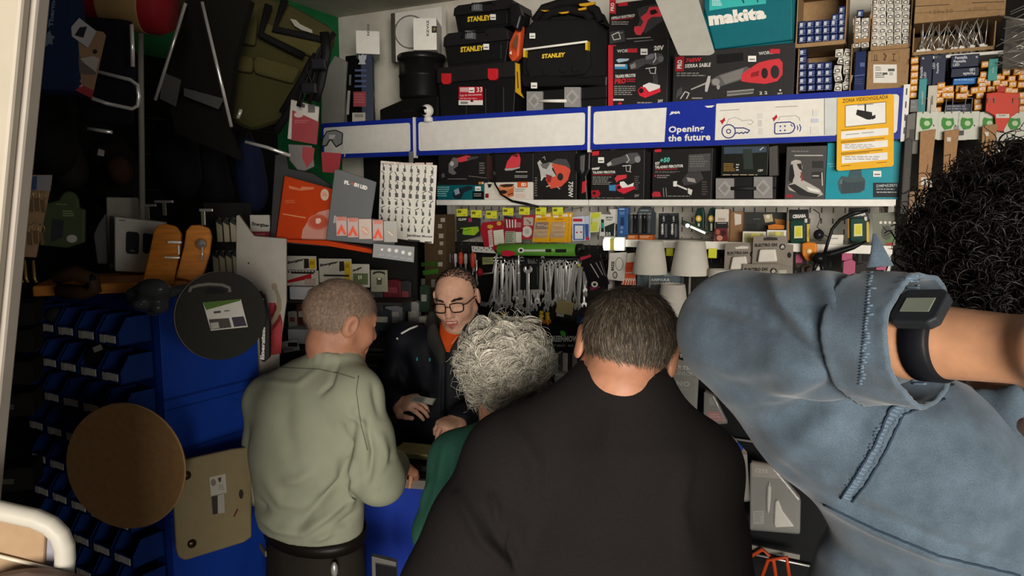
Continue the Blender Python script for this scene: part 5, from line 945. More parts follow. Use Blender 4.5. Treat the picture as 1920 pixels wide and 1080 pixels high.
def emesh(name, V, F, mats, parent=None, M=None, matf=None, label=None):
    me = bpy.data.meshes.new(name); me.from_pydata(V.tolist(), [], F.tolist())
    for t in mats: me.materials.append(MT(t))
    me.polygons.foreach_set('use_smooth', [True]*len(me.polygons))
    if matf is not None: me.polygons.foreach_set('material_index', np.asarray(matf(V[F].mean(1)), np.int32))
    me.update(); o = bpy.data.objects.new(name, me); COL.objects.link(o)
    if parent: o.parent = parent
    if M is not None: o.matrix_basis = M
    if label: o['label'] = label
    return o
class Body:
    """a person: an Empty at the feet whose children are the body and the clothes, all built in the person's own frame (facing y)"""
    def __init__(s, label, px, py, Y, yaw, group=None):
        p = at(px, py, Y); s.M = Matrix.Translation((p.x, p.y, 0)) @ Matrix.Rotation(yaw, 4, 'Z'); s.I = s.M.inverted()
        s.root = empty('person', label, 'person', s.M, group)
    def J(s, px, py, Y): return np.array(s.I @ at(px, py, Y))
    def world(s, V): return xf(s.M, V)
    def local(s, V): return xf(s.I, V)
    def put(s, name, V, F, mats, matf=None, label=None): return emesh(name, V, F, mats, s.root, None, matf, label)
def rotm(yaw=0, pitch=0, roll=0):
    return Matrix.Rotation(yaw, 4, 'Z') @ Matrix.Rotation(pitch, 4, 'X') @ Matrix.Rotation(roll, 4, 'Y')
def head_sdf(h=.0026, neck=((0, -.035, -.07), (0, -.055, -.19)), nr=(.056, .064), smile=False, lid=.0, wide=1.0, big=1.0):
    """a head in its own frame: y to the face, z up, origin between the ears"""
    S = SDF((-.115, -.15, -.235), (.115, .145, .14), h); w = wide
    S.ell((0, -.014, .032), (.077*w, .099, .084), .01)
    S.ell((0, .028, -.02), (.064*w, .066, .09), .03)
    S.cap((-.058*w, .0, -.045), (-.022, .062, -.096), .018, .017, .03); S.cap((.058*w, .0, -.045), (.022, .062, -.096), .018, .017, .03)
    S.ell((0, .07, -.098), (.027, .021, .019), .03)
    S.cap((0, .03, -.075), (0, -.02, -.10), .034, .045, .03)
    S.cap(neck[0], neck[1], nr[0], nr[1], .03, 'add', (w, 1, 1))
    S.cap((-.03, .079, .026), (.03, .079, .026), .011, None, .025)
    for x in (-1, 1):
        S.ell((x*.033, .092, .008), (.019, .013, .012), .016, 'sub'); S.ell((x*.043, .062, -.026), (.022, .022, .022), .03)
        S.ell((x*.032, .074, .008), (.0128, .0128, .0128), .002)
        S.cap((x*.021, .0845, .0135-lid), (x*.043, .0795, .0135-lid), .0046, None, .006); S.cap((x*.022, .083, .016), (x*.043, .078, .015), .005, None, .008); S.cap((x*.022, .083, .0005), (x*.042, .0785, .0005), .0032, None, .006)
        er = np.array(Matrix.Rotation(x*R(-22), 3, 'Z') @ Matrix.Rotation(R(-12), 3, 'X'))
        S.ell((x*.083*w, -.014, .002), (.009, .020, .034), .007, 'add', er); S.ell((x*.093*w, -.008, .004), (.006, .011, .019), .006, 'sub', er)
    S.cap((0, .088, .022), (0, .109, -.022), .0085, .0125, .014); S.ell((0, .106, -.027), (.0125, .012, .010), .01)
    for x in (-1, 1):
        S.ell((x*.0135, .095, -.029), (.008, .010, .0085), .008); S.ell((x*.007, .103, -.038), (.004, .006, .004), .004, 'sub')
        S.cap((x*.02, .094, -.034), (x*.033, .078, -.064), .003, .003, .012, 'sub')
    S.ell((0, .082, -.058), (.03, .017, .02), .02)
    if smile:
        for x in (-1, 1): S.cap((x*.027, .083, -.0545), (0, .100, -.0640), .003, .0088, .006, 'sub')
        S.cap((-.019, .0835, -.0585), (.019, .0835, -.0585), .0060, None, .001)
    else: S.cap((-.023, .09, -.06), (.023, .09, -.06), .0028, None, .006, 'sub')
    cz = -.0535 if smile else -.058; S.chain([((-.027, .081, cz), .003), ((-.008, .0975, -.0515), .0042), ((.008, .0975, -.0515), .0042), ((.027, .081, cz), .003)], .006)
    S.chain([((-.025, .081, cz-.003), .003), ((0, .0965, -.0775 if smile else -.067), .006), ((.025, .081, cz-.003), .003)], .006)
    return S
def head_mats(smile, lid=.0):
    def f(C):
        o = np.zeros(len(C), int); x, y, z = C.T
        for sx in (-1, 1):
            d = np.sqrt((x-sx*.032)**2+(y-.074)**2+(z-.008)**2); e = (d < .0134) & (y > .08) & (z < .0105-lid) & (z > .0025); o[e] = 2
            ir = e & ((x-sx*.032)**2+(z-.005)**2 < .0052**2); o[ir] = 3
        lip = (np.abs(x) < .026) & (y > .08) & (np.abs(z+.0605+(0.0045 if smile else 0)-np.abs(x)*(.2 if smile else 0)) < (.0175 if smile else .0105)-np.abs(x)*.42) & (y > .079); o[lip] = 1
        if smile: o[(np.abs(x) < .0195) & (np.abs(z+.0585) < .0055) & (y < .0925) & (y > .07)] = 2
        return o
    return f
HAIRK = 5
def strands(P, N, Dir, L, r, curl=0.0, lift=.25, seed=1, seg=4, droop=0.0, mess=.22):
    """hair: one thin tapering blade per root point, all in one mesh"""
    g = np.random.default_rng(seed); n = len(P); T = Dir-(Dir*N).sum(1)[:, None]*N; T /= np.maximum(np.linalg.norm(T, axis=1), 1e-6)[:, None]
    T = T+g.normal(0, mess, (n, 3)); L_ = L*g.uniform(.7, 1.2, n); V = []; B = np.cross(N, T); B /= np.maximum(np.linalg.norm(B, axis=1), 1e-6)[:, None]
    ph = g.uniform(0, 6.28, n); ring = []
    for i in range(seg+1):
        t = i/seg; p = P+T*(L_*t)[:, None]+N*(L_*lift*(t-.75*t*t))[:, None]-np.array([0, 0, 1])*(droop*t*t*L_)[:, None]
        if curl: p = p+B*(curl*L_*np.sin(t*7+ph)*t**.6)[:, None]+N*(curl*L_*np.cos(t*7+ph)*t)[:, None]
        w = r*(1-.75*t); ring.append((p-B*w, p+N*w*.8, p+B*w))
    V = np.stack([np.stack(q, 1) for q in ring], 1).reshape(-1, 3); K = (seg+1)*3; base = (np.arange(n)*K)[:, None]; F = []
    for i in range(seg):
        for k in range(2): F.append(base+np.array([i*3+k, i*3+k+1, i*3+k+4, i*3+k+3]))
    return V, np.concatenate(F)
def curls(P, N, r0, turns, L, rt, seed=1, seg=16, sides=4, down=.5):
    """ringlets: a small round tube per curl"""
    g = np.random.default_rng(seed); n = len(P); t = np.linspace(0, 1, seg)
    a = g.normal(0, 1, (n, 3)); A_ = np.cross(N, a); A_ /= np.linalg.norm(A_, axis=1)[:, None]; B = np.cross(N, A_)
    ax = N*g.uniform(.2, .8, (n, 1))+A_*g.uniform(-.8, .8, (n, 1))-np.array([0, 0, down]); ax /= np.linalg.norm(ax, axis=1)[:, None]
    U = np.cross(ax, a); U /= np.linalg.norm(U, axis=1)[:, None]; W_ = np.cross(ax, U); ph = g.uniform(0, 6.28, n); rr_ = r0*g.uniform(.6, 1.35, n); LL = L*g.uniform(.6, 1.3, n); tn = turns*g.uniform(.6, 1.3, n)
    th = ph[:, None]+6.283*tn[:, None]*t; C = P[:, None]+ax[:, None]*(LL[:, None]*t)[..., None]+(U[:, None]*np.cos(th)[..., None]+W_[:, None]*np.sin(th)[..., None])*(rr_[:, None]*(.4+.6*np.sin(3.14*np.clip(t, .1, 1))))[..., None]
    T = np.gradient(C, axis=1); T /= np.maximum(np.linalg.norm(T, axis=2), 1e-9)[..., None]; X = np.cross(T, ax[:, None]+.01); X /= np.maximum(np.linalg.norm(X, axis=2), 1e-9)[..., None]; Y = np.cross(T, X)
    w = (rt*(1-.6*t))[None, :, None]; k = np.arange(sides)*2*math.pi/sides
    V = np.stack([C+X*(w*math.cos(q))+Y*(w*math.sin(q)) for q in k], 2).reshape(-1, 3); K = seg*sides; base = (np.arange(n)*K)[:, None]; F = []
    for i in range(seg-1):
        for q in range(sides): F.append(base+np.array([i*sides+q, i*sides+(q+1) % sides, (i+1)*sides+(q+1) % sides, (i+1)*sides+q]))
    return V, np.concatenate(F)
def scalp(n, keep, seed=2, c=(0, -.014, .032), r=(.0785, .1005, .0855)):
    g = np.random.default_rng(seed); d = g.normal(0, 1, (n*3, 3)); d /= np.linalg.norm(d, axis=1)[:, None]; P = np.array(c)+d*np.array(r); k = keep(P); P, d = P[k][:n], d[k][:n]
    N = d/np.array(r); N /= np.linalg.norm(N, axis=1)[:, None]; return P, N
def hand_sdf(S, w, d, n, size=1.0, curl=.5, right=True, k=.006, spread=.12, thumb=.7):
    """a hand at wrist w pointing along d with the back of the hand towards n: palm, four bent fingers, thumb"""
    w, d, n = [np.array(q, float) for q in (w, d, n)]; d = d/np.linalg.norm(d); n = n-d*(n @ d); n /= np.linalg.norm(n); sdir = np.cross(d, n)*(1 if right else -1)   # towards the thumb
    z = size; rot = np.stack([sdir, n, d], 1)
    S.cap(w-d*.02*z, w+d*.02*z, .026*z, .026*z, .012, 'add', (1, .75, 1), rot)
    S.cap(w+d*.03*z+sdir*.004, w+d*.075*z, .036*z, .038*z, .012, 'add', (1, .40, 1), rot)
    for i, (o, ln, r) in enumerate(((.029, .072, .0088), (.010, .080, .0092), (-.010, .074, .0088), (-.028, .058, .0078))):
        p = w+d*(.094-.004*abs(i-1))*z+sdir*o*z; a = 0.15; S.cap(w+d*.05*z+sdir*o*.8*z, p, .012*z, r*1.1*z, .008)
        for j, f in enumerate((.45, .32, .25)):
            a += curl*(1.0, 1.15, .8)[j]*(1+.12*i); v = (d*math.cos(a)-n*math.sin(a))+sdir*spread*(1.2-i*.8)*math.cos(a); v /= np.linalg.norm(v); q = p+v*ln*f*z; S.cap(p, q, r*(1.02-.1*j)*z, r*(.94-.1*j)*z, k*.5); p = q
    p = w+d*.022*z+sdir*.024*z; v = sdir*.75+d*.6-n*.25; v /= np.linalg.norm(v); q = p+v*.040*z; S.cap(p, q, .016*z, .0118*z, .014); v2 = d*(.9)+sdir*(.55-thumb*.7)-n*.35*thumb; v2 /= np.linalg.norm(v2); e = q+v2*.034*z; S.cap(q, e, .0112*z, .0098*z, k); v3 = v2-sdir*.25*thumb-n*.2*thumb; v3 /= np.linalg.norm(v3); S.cap(e, e+v3*.026*z, .0097*z, .008*z, k*.5)
# ================================================================== the dark left side
# blue small-parts cabinet: left face with tilted bins, right face plain
BL = ('#163d9a', .5); BLD = ('#0e2d78', .5)
CK = at(300, 700, 2.02); CYL = math.atan2(-1, 1.2)          # corner of the cabinet nearest the viewer
dl = Vector((-.85, .53, 0)).normalized(); dr = Vector((.53, .85, 0)).normalized()
ztop = at(300, 556, 2.02).z
M = Fr((CK.x, CK.y, 0), math.atan2(dr.y, dr.x)).M          # x along the right face, y along the left face
cab = empty('parts_cabinet', 'tall blue small parts cabinet with rows of bins, beside the round plates', 'cabinet', M)
g = G(); g.box(.0, .31, .02, .60, .02, ztop, BLD); g.obj('body', cab)
g = G(); g.box(.0, .33, -.012, .02, .0, ztop, BL)
for z in (1.28, 1.12, .93): g.box(.0, .33, -.015, -.01, z, z+.006, BLD); g.box(.0, .33, -.014, -.01, z-.03, z-.027, BLD)
g.obj('side_panel', cab, None, .002)
def parts_bin():
    """an open-fronted bin: floor, sloping sides, low front lip with a paper label"""
    g = G(); w, d, h = .098, .10, .078
    g.prism([(0, 0), (d, 0), (d, h), (d*.3, h), (0, h*.42)], 0, .003, BL, Matrix(((0,-1,0,0),(-1,0,0,0),(0,0,1,0),(0,0,0,1))))
    g = G(); pr = [(-d*.0, 0), (-d, 0), (-d, h*.42), (-d*.72, h), (0, h)]
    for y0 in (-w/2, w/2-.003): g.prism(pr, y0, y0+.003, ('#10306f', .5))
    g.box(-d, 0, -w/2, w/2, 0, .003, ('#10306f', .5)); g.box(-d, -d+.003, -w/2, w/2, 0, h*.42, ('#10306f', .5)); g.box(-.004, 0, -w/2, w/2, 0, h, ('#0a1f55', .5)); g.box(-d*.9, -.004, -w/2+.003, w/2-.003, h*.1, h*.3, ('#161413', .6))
    o = g.obj('bin', cab); g = G(); g.box(-d-.0015, -d, -w*.38, w*.14, h*.10, h*.36, ('#dcd9cf', .5, 'paper')); g.box(-d-.0013, -d, w*.17, w*.42, h*.06, h*.34, ('#c5c2ba', .5, 'paper')); g.obj('bin_label', o); return o
b0 = parts_bin(); k = 0
for r in range(9):
    for c in range(5):
        Mb = Matrix.Translation((.0, .075+c*.112, ztop-.13-r*.108)); o = b0 if k == 0 else copy_tree(b0, None, None, cab); o.matrix_basis = Mb; k += 1
g = G(); zz = ztop-.13
for (c, r, kind) in ((3, 0, 0), (1, 1, 1), (0, 2, 2), (4, 1, 0), (2, 3, 2)):   # goods peeping out of the bins
    p = M @ Vector((-.07, .075+c*.112, zz-r*.108+.02)); g = G(); 
    if kind == 0: g.ball((0,0,.03), .03, ('#33363a', .2), 12, 1, .8, .9); nm, lb = 'plastic_bag', 'crumpled dark plastic bag of fittings in a blue bin'
    elif kind == 1: g.prism([(-.03,0),(.035,0),(.045,.05),(.0,.08),(-.035,.04)], -.01, .012, ('#121314', .4)); g.flat([(-.005,.05),(.02,.06),(.015,.075),(-.01,.065)], -.0105, '#8d8a84'); nm, lb = 'packaged_part', 'black packaged part with tag in a blue bin'
    else: g.lathe([(.018,0),(.02,.004),(.01,.02),(.008,.05),(0,.052)], STEEL, Matrix.Rotation(R(50), 4, 'Y')); nm, lb = 'metal_fitting', 'shiny metal fitting lying in a blue bin'
    o = g.obj(nm, None, Matrix.Translation(p)); tag(o, lb+', '+('upper row' if r < 2 else 'low row')+f' {"near the cabinet corner" if c < 2 else "in the middle" if c < 4 else "at the far end"}', 'fitting')
# wooden shelf board on the cabinet
OW = ('#b9752a', .5, 'wood')
t = Th('wooden_shelf', 'orange brown wooden display board lying on top of the blue cabinet', 'board', A(200, 545, 2.05, R(22)), (60,512,352,556)); g = G(); z0 = ztop+.004; x0, x1 = -t.w/2, t.w/2
g.box(x0, x1, 0, .34, ztop+.004-t.M.translation.z, ztop+.034-t.M.translation.z, OW); t.body(g, .004); zs_ = ztop+.036
# two orange lock display blocks
for i, (rect, lab) in enumerate((((268,418,340,540), 'orange wooden lock display block with chrome latch, left of the pair'), ((328,419,398,540), 'orange wooden lock display block with round lever handle, right of the pair'))):
    t = Th('lock_display', lab, 'lock display', A((rect[0]+rect[2])/2, 500, 2.1+.03*i, R(20), R(-6)), rect, 'orange lock display blocks', (0, 270)); P = [(1060,1060),(1110,860),(1150,660),(1180,610),(1240,598),(1320,615),(1360,670),(1350,800),(1310,1000),(1300,1060)] if i == 0 else [(1320,1000),(1380,760),(1395,650),(1430,608),(1500,606),(1570,630),(1588,690),(1570,830),(1530,960),(1480,1040)]
    g = G(); g.prism(t.pp(P), 0, .045, ('#cf7d20', .5, 'wood')); t.body(g, .004)
    if i == 0:
        g = G(); g.prism(t.pp([(1258,728),(1365,730),(1365,748),(1258,746)]), -.012, .002, CHROME); t.part('latch_bolt', g, .001); g = G(); g.prism(t.pp([(1335,760),(1350,760),(1350,830),(1335,830)]), -.006, .002, STEEL); t.part('strike_plate', g, .001); g = G(); g.prism(t.pp([(1236,845),(1350,848),(1350,860),(1236,855)]), -.006, .002, STEEL); t.part('hinge_bar', g)
    else:
        x, z = t.P(1508,748); g = G(); mm = Matrix.Translation((x, -.004, z)) @ Matrix.Rotation(R(90), 4, 'X'); g.lathe([(.016,-.004),(.017,0),(.012,.02),(.008,.028),(0,.03)], STEEL, mm, 20); t.part('knob', g); g = G(); a, b = t.P(1520,770), t.P(1520,885); g.tube([(a[0],-.02,a[1]),(b[0],-.02,b[1])], [.004,.002], CHROME); t.part('lever', g)
# crumpled bag of fittings at the cabinet's top corner
g = G(); rr = random.Random(4); S = SDF((-.12,-.08,-.07), (.12,.08,.08), .008)
for i in range(12): S.ell((rr.uniform(-.07,.07), rr.uniform(-.03,.03), rr.uniform(-.03,.03)+i*.001), (rr.uniform(.02,.05), .03, rr.uniform(.015,.04)), .01)
V, F = S.mesh(); o = emesh('plastic_bag', relax(V, F, 1), F, [('#3a3d3f', .12)], None, Matrix.Translation(at(300, 562, 1.90))); tag(o, 'crumpled shiny clear bag hanging at the cabinet top beside the round black plate', 'bag')
# round plates and beige board
def disc(name, label, cat, px, py, Y, yaw, tilt, rpx, th, face, rim, hole=None, oval=1):
    p = at(px, py, Y); r = rpx*Y/FPX; f = Fr(p, yaw, tilt); M = f.M @ Matrix.Rotation(R(90), 4, 'X'); o = empty(name, label, cat, M)
    g = G(); g.lathe([(0,-th),(r*.985,-th),(r,-th+.003),(r,-.002),(r*.99,0),(0,0)], face, None, 64, False, 1, oval); g.obj('face', o)
    g = G(); g.lathe([(r*1.002,-th+.002),(r*1.006,-th/2),(r*1.002,-.003)], rim, None, 64, True, 1, oval); g.obj('edge', o); t = Th(name, '', '', f, (px-rpx, py-rpx, px+rpx, py+rpx)); t.root = o; t.M = f.M; t.L = f; return t, o, M, r
t, o, M2, r = disc('floor_disc', 'round black plate with handle slot and green and white product label', 'plate', 417, 592, 1.93, R(40), R(-4), 84, .022, ('#25241f', .7), ('#8a8273', .6), None, 1.0)
t.zo = (0, 540); I = M2.inverted() @ t.L.M
g = G(); q = [t.P(x, y) for x, y in ((1520,108),(1805,82),(1858,292),(1580,320))]; T_ = lambda P, z: [I @ Vector((a, z, b)) for a, b in P]
def lay(g, px, z, c): V = [M2.inverted() @ (t.L.M @ Vector((*t.P(*p)[:1], z, t.P(*p)[1]))) for p in px]; g.add(V, [tuple(range(len(V)))], c)
lay(g, [(1520,108),(1580,320),(1858,292),(1805,82)], -.001, ('#c9c5bb', .45, 'paper')); lay(g, [(1520,108),(1545,165),(1800,95),(1805,82)], -.0014, '#4c6b2c'); lay(g, [(1565,235),(1580,312),(1735,295),(1715,225)], -.0015, '#4a4340'); lay(g, [(1735,220),(1755,292),(1850,282),(1825,212)], -.0015, '#3d3844'); lay(g, [(1575,262),(1585,308),(1645,300),(1635,255)], -.0018, '#a9a49c'); lay(g, [(1600,175),(1602,192),(1655,186),(1653,170)], -.0016, '#4a4a42'); lay(g, [(1680,168),(1680,178),(1720,174),(1720,164)], -.0016, '#77756c'); g.obj('product_label', o, None, 0, 'white and green product label')
g = G(); P = [(1415,30),(1430,-5),(1480,-20),(1560,-30),(1660,-25),(1715,-5),(1720,30)]; V = [M2.inverted() @ (t.L.M @ Vector((t.P(*p)[0], -.004, t.P(*p)[1]))) for p in P]; g.tube(V, .005, ('#6f6e66', .5), 8); g.obj('handle_rim', o)
g = G(); lay(g, [(1530,25),(1560,0),(1650,0),(1690,20),(1680,40),(1545,45)], -.0012, BLACK); g.obj('handle_slot', o, None, 0, 'dark handle slot')
t, o, M2, r = disc('round_board', 'large plain round fibreboard disc leaning before the blue bins', 'board', 233, 875, 1.78, R(-7), R(-3), 124, .012, ('#7a5c3a', .75, 'card'), ('#a8845c', .7), None, 1.0)
g = G(); g.tube([(0,-r*.3,-.01),(0,-r*.3,-.24)], .006, STEEL, 8); g.obj('hanging_peg', o)
t = Th('drilled_board', 'beige rounded board with two bolts and paper label, leaning on the cabinet', 'board', A(400, 940, 1.98, R(38), R(-5)), (325,843,470,1050), None, (0, 810))
g = G(); g.prism(t.pp([(1345,220),(1360,215),(1740,130),(1890,110),(1890,790),(1830,830),(1420,958),(1385,965),(1340,940),(1322,880),(1305,560)]), 0, .018, ('#7d6f50', .55)); t.body(g, .006)
for x, y in ((1398,325),(1438,836)):
    a, b = t.P(x, y); g = G(); mm = Matrix.Translation((a, -.001, b)) @ Matrix.Rotation(R(90), 4, 'X'); g.lathe([(.012,-.002),(.012,.003),(.0075,.006),(0,.007)], ('#3a2c1c', .25, 'met'), mm, 18); t.part('bolt', g)
t.prints('paper_label', [('p', [(1570,340),(1690,312),(1700,455),(1582,480)], '#a39d92'), ('e', (1580,352,1620,405), '#6f665e'), ('p', [(1632,345),(1660,338),(1655,370),(1645,380)], '#4a2020'), ('lines', (1640,395,1690,440), '#7f786d', 3), ('p', [(1585,485),(1630,475),(1632,610),(1595,620)], '#2a2520'), ('p', [(1632,475),(1680,462),(1685,605),(1634,610)], '#99948a'), ('e', (1790,430,1825,500), '#2a2119'), ('l', [(1755,630),(1780,580)], '#5a201a', 12)])
# white display with red sweep, and small white plastic bags on hooks
t = Th('battery_display', 'white cardboard battery display with red lower sweep, behind the round black plate', 'display stand', A(485, 560, 2.35, R(14)), (440,402,538,760), None, (420, 480)); g = G(); g.prism(t.pp([(90,-300),(110,-310),(225,-150),(470,-130),(470,340),(420,700),(400,1060),(90,1060)]), 0, .03, ('#aaa498', .55)); t.body(g, .003)
t.prints('print', [('e', (178,46,190,62), '#2a2622'), ('p', [(335,350),(385,350),(350,450),(345,740),(430,730),(440,500),(425,430),(380,500),(360,560),(345,600)], '#9c1f24'), ('p', [(355,215),(375,200),(398,215),(402,250),(430,330),(432,400),(400,470),(362,520),(352,490),(395,400),(398,330),(380,262),(360,250)], '#8b7c64'), ('p', [(360,560),(400,520),(430,470),(428,730),(350,745)], '#a9252a')])
t = Th('battery_pack', 'black battery display strip with big white lettering beside the round black plate', 'pack', A(495, 610, 2.2, R(10)), (478,540,510,680), None, (420, 480)); g = G(); g.prism(t.pp([(225,270),(270,262),(310,300),(345,480),(345,760),(300,800),(270,780),(260,500)]), 0, .02, ('#121211', .45)); t.body(g, .003)
t.prints('lettering', [('T', 'Energizer', [(272,775),(285,515),(318,520),(310,780)], '#d8d4ca', .06), ('p', [(245,325),(260,318),(270,350),(258,360)], '#cfcac0'), ('p', [(275,315),(300,320),(292,350),(282,352)], '#cfcac0'), ('r', (280,408,305,416), '#aaa59b'), ('r', (280,432,305,440), '#aaa59b')])
t = Th('battery_pack', 'small white and red battery card above the white cardboard display', 'pack', A(487, 430, 2.6, R(5)), (469,403,506,454)); t.box(.01, ('#c9c4b8', .5)); t.prints('print', [('T', 'Energizer', [(473,416),(505,420),(505,428),(473,424)], '#2a2622', .05), ('r', (470,434,506,453), '#8f2630'), ('lines', (473,438,503,450), '#b56a6a', 2)])
for i in range(8):
    row, c = divmod(i, 4); px, py = (411+c*13, 428) if row == 0 else (404+c*12.5, 490); 
    if row == 0 and c == 3: continue
    t = Th('wall_plug_bag', 'small cream plastic bag on a hook, '+('upper' if row == 0 else 'lower')+' row left of the white display', 'bag', A(px, py, 2.62, R(10)), (px-6, py-22, px+6, py+26), 'cream bags '+('on the upper hooks' if row == 0 else 'on the lower hooks'))
    g = G(); w, h = t.w/2, t.h; g.prism([(-w*.8,0),(w,.0),(w*.8,h*.75),(w*.2,h),(-w,h*.8)], 0, .012, ('#b5ac90', .4)); t.body(g, .003); g = G(); g.prism([(-w,h*.8),(w*.2,h),(w*.9,h*.78),(w*.8,h*.65)], -.002, .001, ('#2b2a26', .5)); t.part('header', g); g = G(); g.tube([(0,.0,h*.9),(0,.1,h*.92)], .002, STEEL, 6); t.part('hook', g)
t = Th('hook_board', 'dark board carrying the hooks of the cream bags', 'board', A(432, 460, 2.72, R(10)), (385,380,475,560)); t.box(.015, ('#1a1917', .7))
# battery cards behind the green shirt's head
for i, (x0, y0, x1, y1, k) in enumerate(((468,0,690,105,0),(468,108,706,225,1),(712,20,955,200,2),(958,60,1090,235,3),(1100,105,1225,270,4))):
    lab = ['white battery card with yellow corner, upper left behind the fair hair', 'white and red battery card under the upper left one', 'white battery card with yellow corner, right of the red one', 'battery card with green battery picture above the fair hair', 'clear battery blister beside the green battery card'][i]
    t = Th('battery_card', lab, 'card', A(420+(x0+x1)/8, 480+(y0+y1)/8, 3.0, R(-8)), (420+x0/4, 480+y0/4, 420+x1/4, 480+y1/4), 'battery cards behind the fair haired man', (420, 480)); t.box(.008, ('#bcb7aa' if k != 4 else '#8f8d7a', .45)); w = x1-x0
    it = [('T', 'Energizer', [(x0+10,y0+40),(x0+w*.6,y0+14),(x0+w*.58,y0+38),(x0+8,y0+66)], '#1f1c19', .07)]
    if k in (0, 2): it += [('p', [(x1-90,y0+20),(x1-55,y0+20),(x1-50,y0+90),(x1-90,y0+95)], '#26221f'), ('r', (x1-50,y0+22,x1-4,y1-10), '#c9a416'), ('lines', (x1-48,y0+40,x1-8,y0+70), '#5a4a10', 3), ('l', [(x0+40,y0+125),(x1-20,y0+128)], '#2b2723', 14)]
    if k == 1: it = [('p', [(x0+8,y0+75),(x1-50,y0+22),(x1-50,y0+62),(x0+8,y0+95)], '#a81f28')]+[('e', (x0+10+i_*24,y0+4,x0+24+i_*24,y0+18), '#2b2723') for i_ in range(9)]+[('r', (x0+140+i_*14,y0+60,x0+148+i_*14,y1-6), '#a38580') for i_ in range(6)]
    if k == 3: it += [('r', (x0+10,y0+70,x1-10,y1-20), '#5f6b45'), ('r', (x0+50,y0+85,x0+58,y0+115), '#e6e2d8'), ('r', (x0+66,y0+85,x0+74,y0+112), '#e6e2d8')]
    if k == 4: it = [('e', (x0+15,y0+8,x1-15,y0+45), '#2b2a22'), ('e', (x0+22,y0+22,x1-22,y0+60), '#9a9882'), ('r', (x0+45,y0+60,x0+85,y0+110), '#4a4a36'), ('r', (x0+55,y0+62,x0+75,y0+72), '#e6e2d0')]
    t.prints('print', it)
t = Th('paper_stack', 'white printed paper stack on shelf left of the fair hair', 'papers', A(568, 548, 2.95, R(-8)), (543,538,600,562)); t.box(.16, ('#b5b5b8', .6)); t = Th('paper_stack', 'white paper stack on lower shelf behind the sage shirt collar', 'papers', A(568, 630, 2.95, R(-8)), (540,618,600,645)); t.box(.16, ('#b0b2b2', .6))
t = Th('leaflet', 'leaning black and white leaflet beside the sage shirt collar', 'leaflet', A(545, 650, 2.9, R(-8), 0, R(-12)), (528,638,560,660)); t.box(.004, ('#b9b5aa', .5)); t.prints('print', [('r', (540,642,558,650), '#2a2723'), ('lines', (532,652,556,658), '#55514a', 2)])
t = Th('wall_rack', 'dark rack with shelves behind the man in the sage shirt', 'rack', A(640, 600, 3.25, R(-10)), (520,430,785,1080), None, None, .0); g = G(); g.box(-t.w/2, t.w/2, .0, .02, 0, t.h, ('#171613', .8)); t.body(g)
for py in (552, 632, 660, 760): g = G(); z = t.L.hit(640, py)[1]; g.box(-t.w/2, t.w/2, -.22, 0, z-.012, z, ('#33312d', .6)); t.part('shelf', g, .002)
rr = random.Random(21)
for i, (px, py, w, h, c) in enumerate(((566,590,.05,.10,'#4a2a1c'),(600,585,.05,.12,'#211f1e'),(548,600,.04,.08,'#8d8a80'),(705,565,.06,.09,'#3c3d3c'),(735,545,.08,.10,'#5c1a24'),(738,590,.08,.08,'#77767a'),(760,555,.05,.14,'#2b2c2e'),(775,590,.05,.12,'#8a8885'),(716,600,.09,.10,'#2e3136'),(690,625,.08,.03,'#39414a'),(795,560,.04,.12,'#1f3325'),(790,610,.05,.08,'#c9c5ba'))):
    M = Fr(at(px, py, 3.05 if px < 690 else 3.15), R(-10)).M; g = G(); g.prism([(-w/2,-h/2),(w/2,-h/2),(w/2,h*.42),(w*.2,h/2),(-w/2,h*.45)], 0, .04, (c, .45)); o = g.obj('hanging_pack', None, M, .003); g = G(); g.flat([(-w*.3,-h*.1),(w*.3,-h*.1),(w*.3,h*.15),(-w*.3,h*.15)], -.001, rr.choice(('#8d8a82','#a39f95','#5a5752','#77333a'))); g.obj('print', o); tag(o, 'dim product pack hanging '+['below the white paper stack','beside the fair hair, dark one','left end of the dim row','right of the green battery card','under the red box near the icon strip','grey one below the red box','tall dark one beside the shopkeeper','grey one beside the shopkeeper\'s glasses','at the fair haired man\'s face','flat on the shelf behind the fair haired man','dark green beside the brown column','pale one at the shopkeeper\'s ear'][i], 'pack')
# brown column of tagged green tubes left of the green packs
t = Th('tagged_carton_stack', 'tall brown carton with column of small white tags behind the shopkeeper', 'carton', W(-.02), (796,402,836,600), None, (480, 270)); t.box(.1, ('#57452f', .7, 'card'))
t.prints('tags', [('r', (1385,555,1418,585), '#b9b3a6'), ('r', (1366,600,1396,632), '#b0aa9d'), ('r', (1372,672,1406,706), '#b9b3a6'), ('r', (1378,732,1406,760), '#b0aa9d'), ('r', (1368,796,1400,828), '#a39d90'), ('r', (1366,886,1400,918), '#b9b3a6'), ('p', [(1240,890),(1365,880),(1365,915),(1240,920)], '#3c5f22'), ('p', [(1250,950),(1370,935),(1368,970),(1255,985)], '#4b8a2e'), ('r', (1240,1010,1270,1075), '#aaa59a'), ('r', (1315,1015,1345,1075), '#aaa59a')])
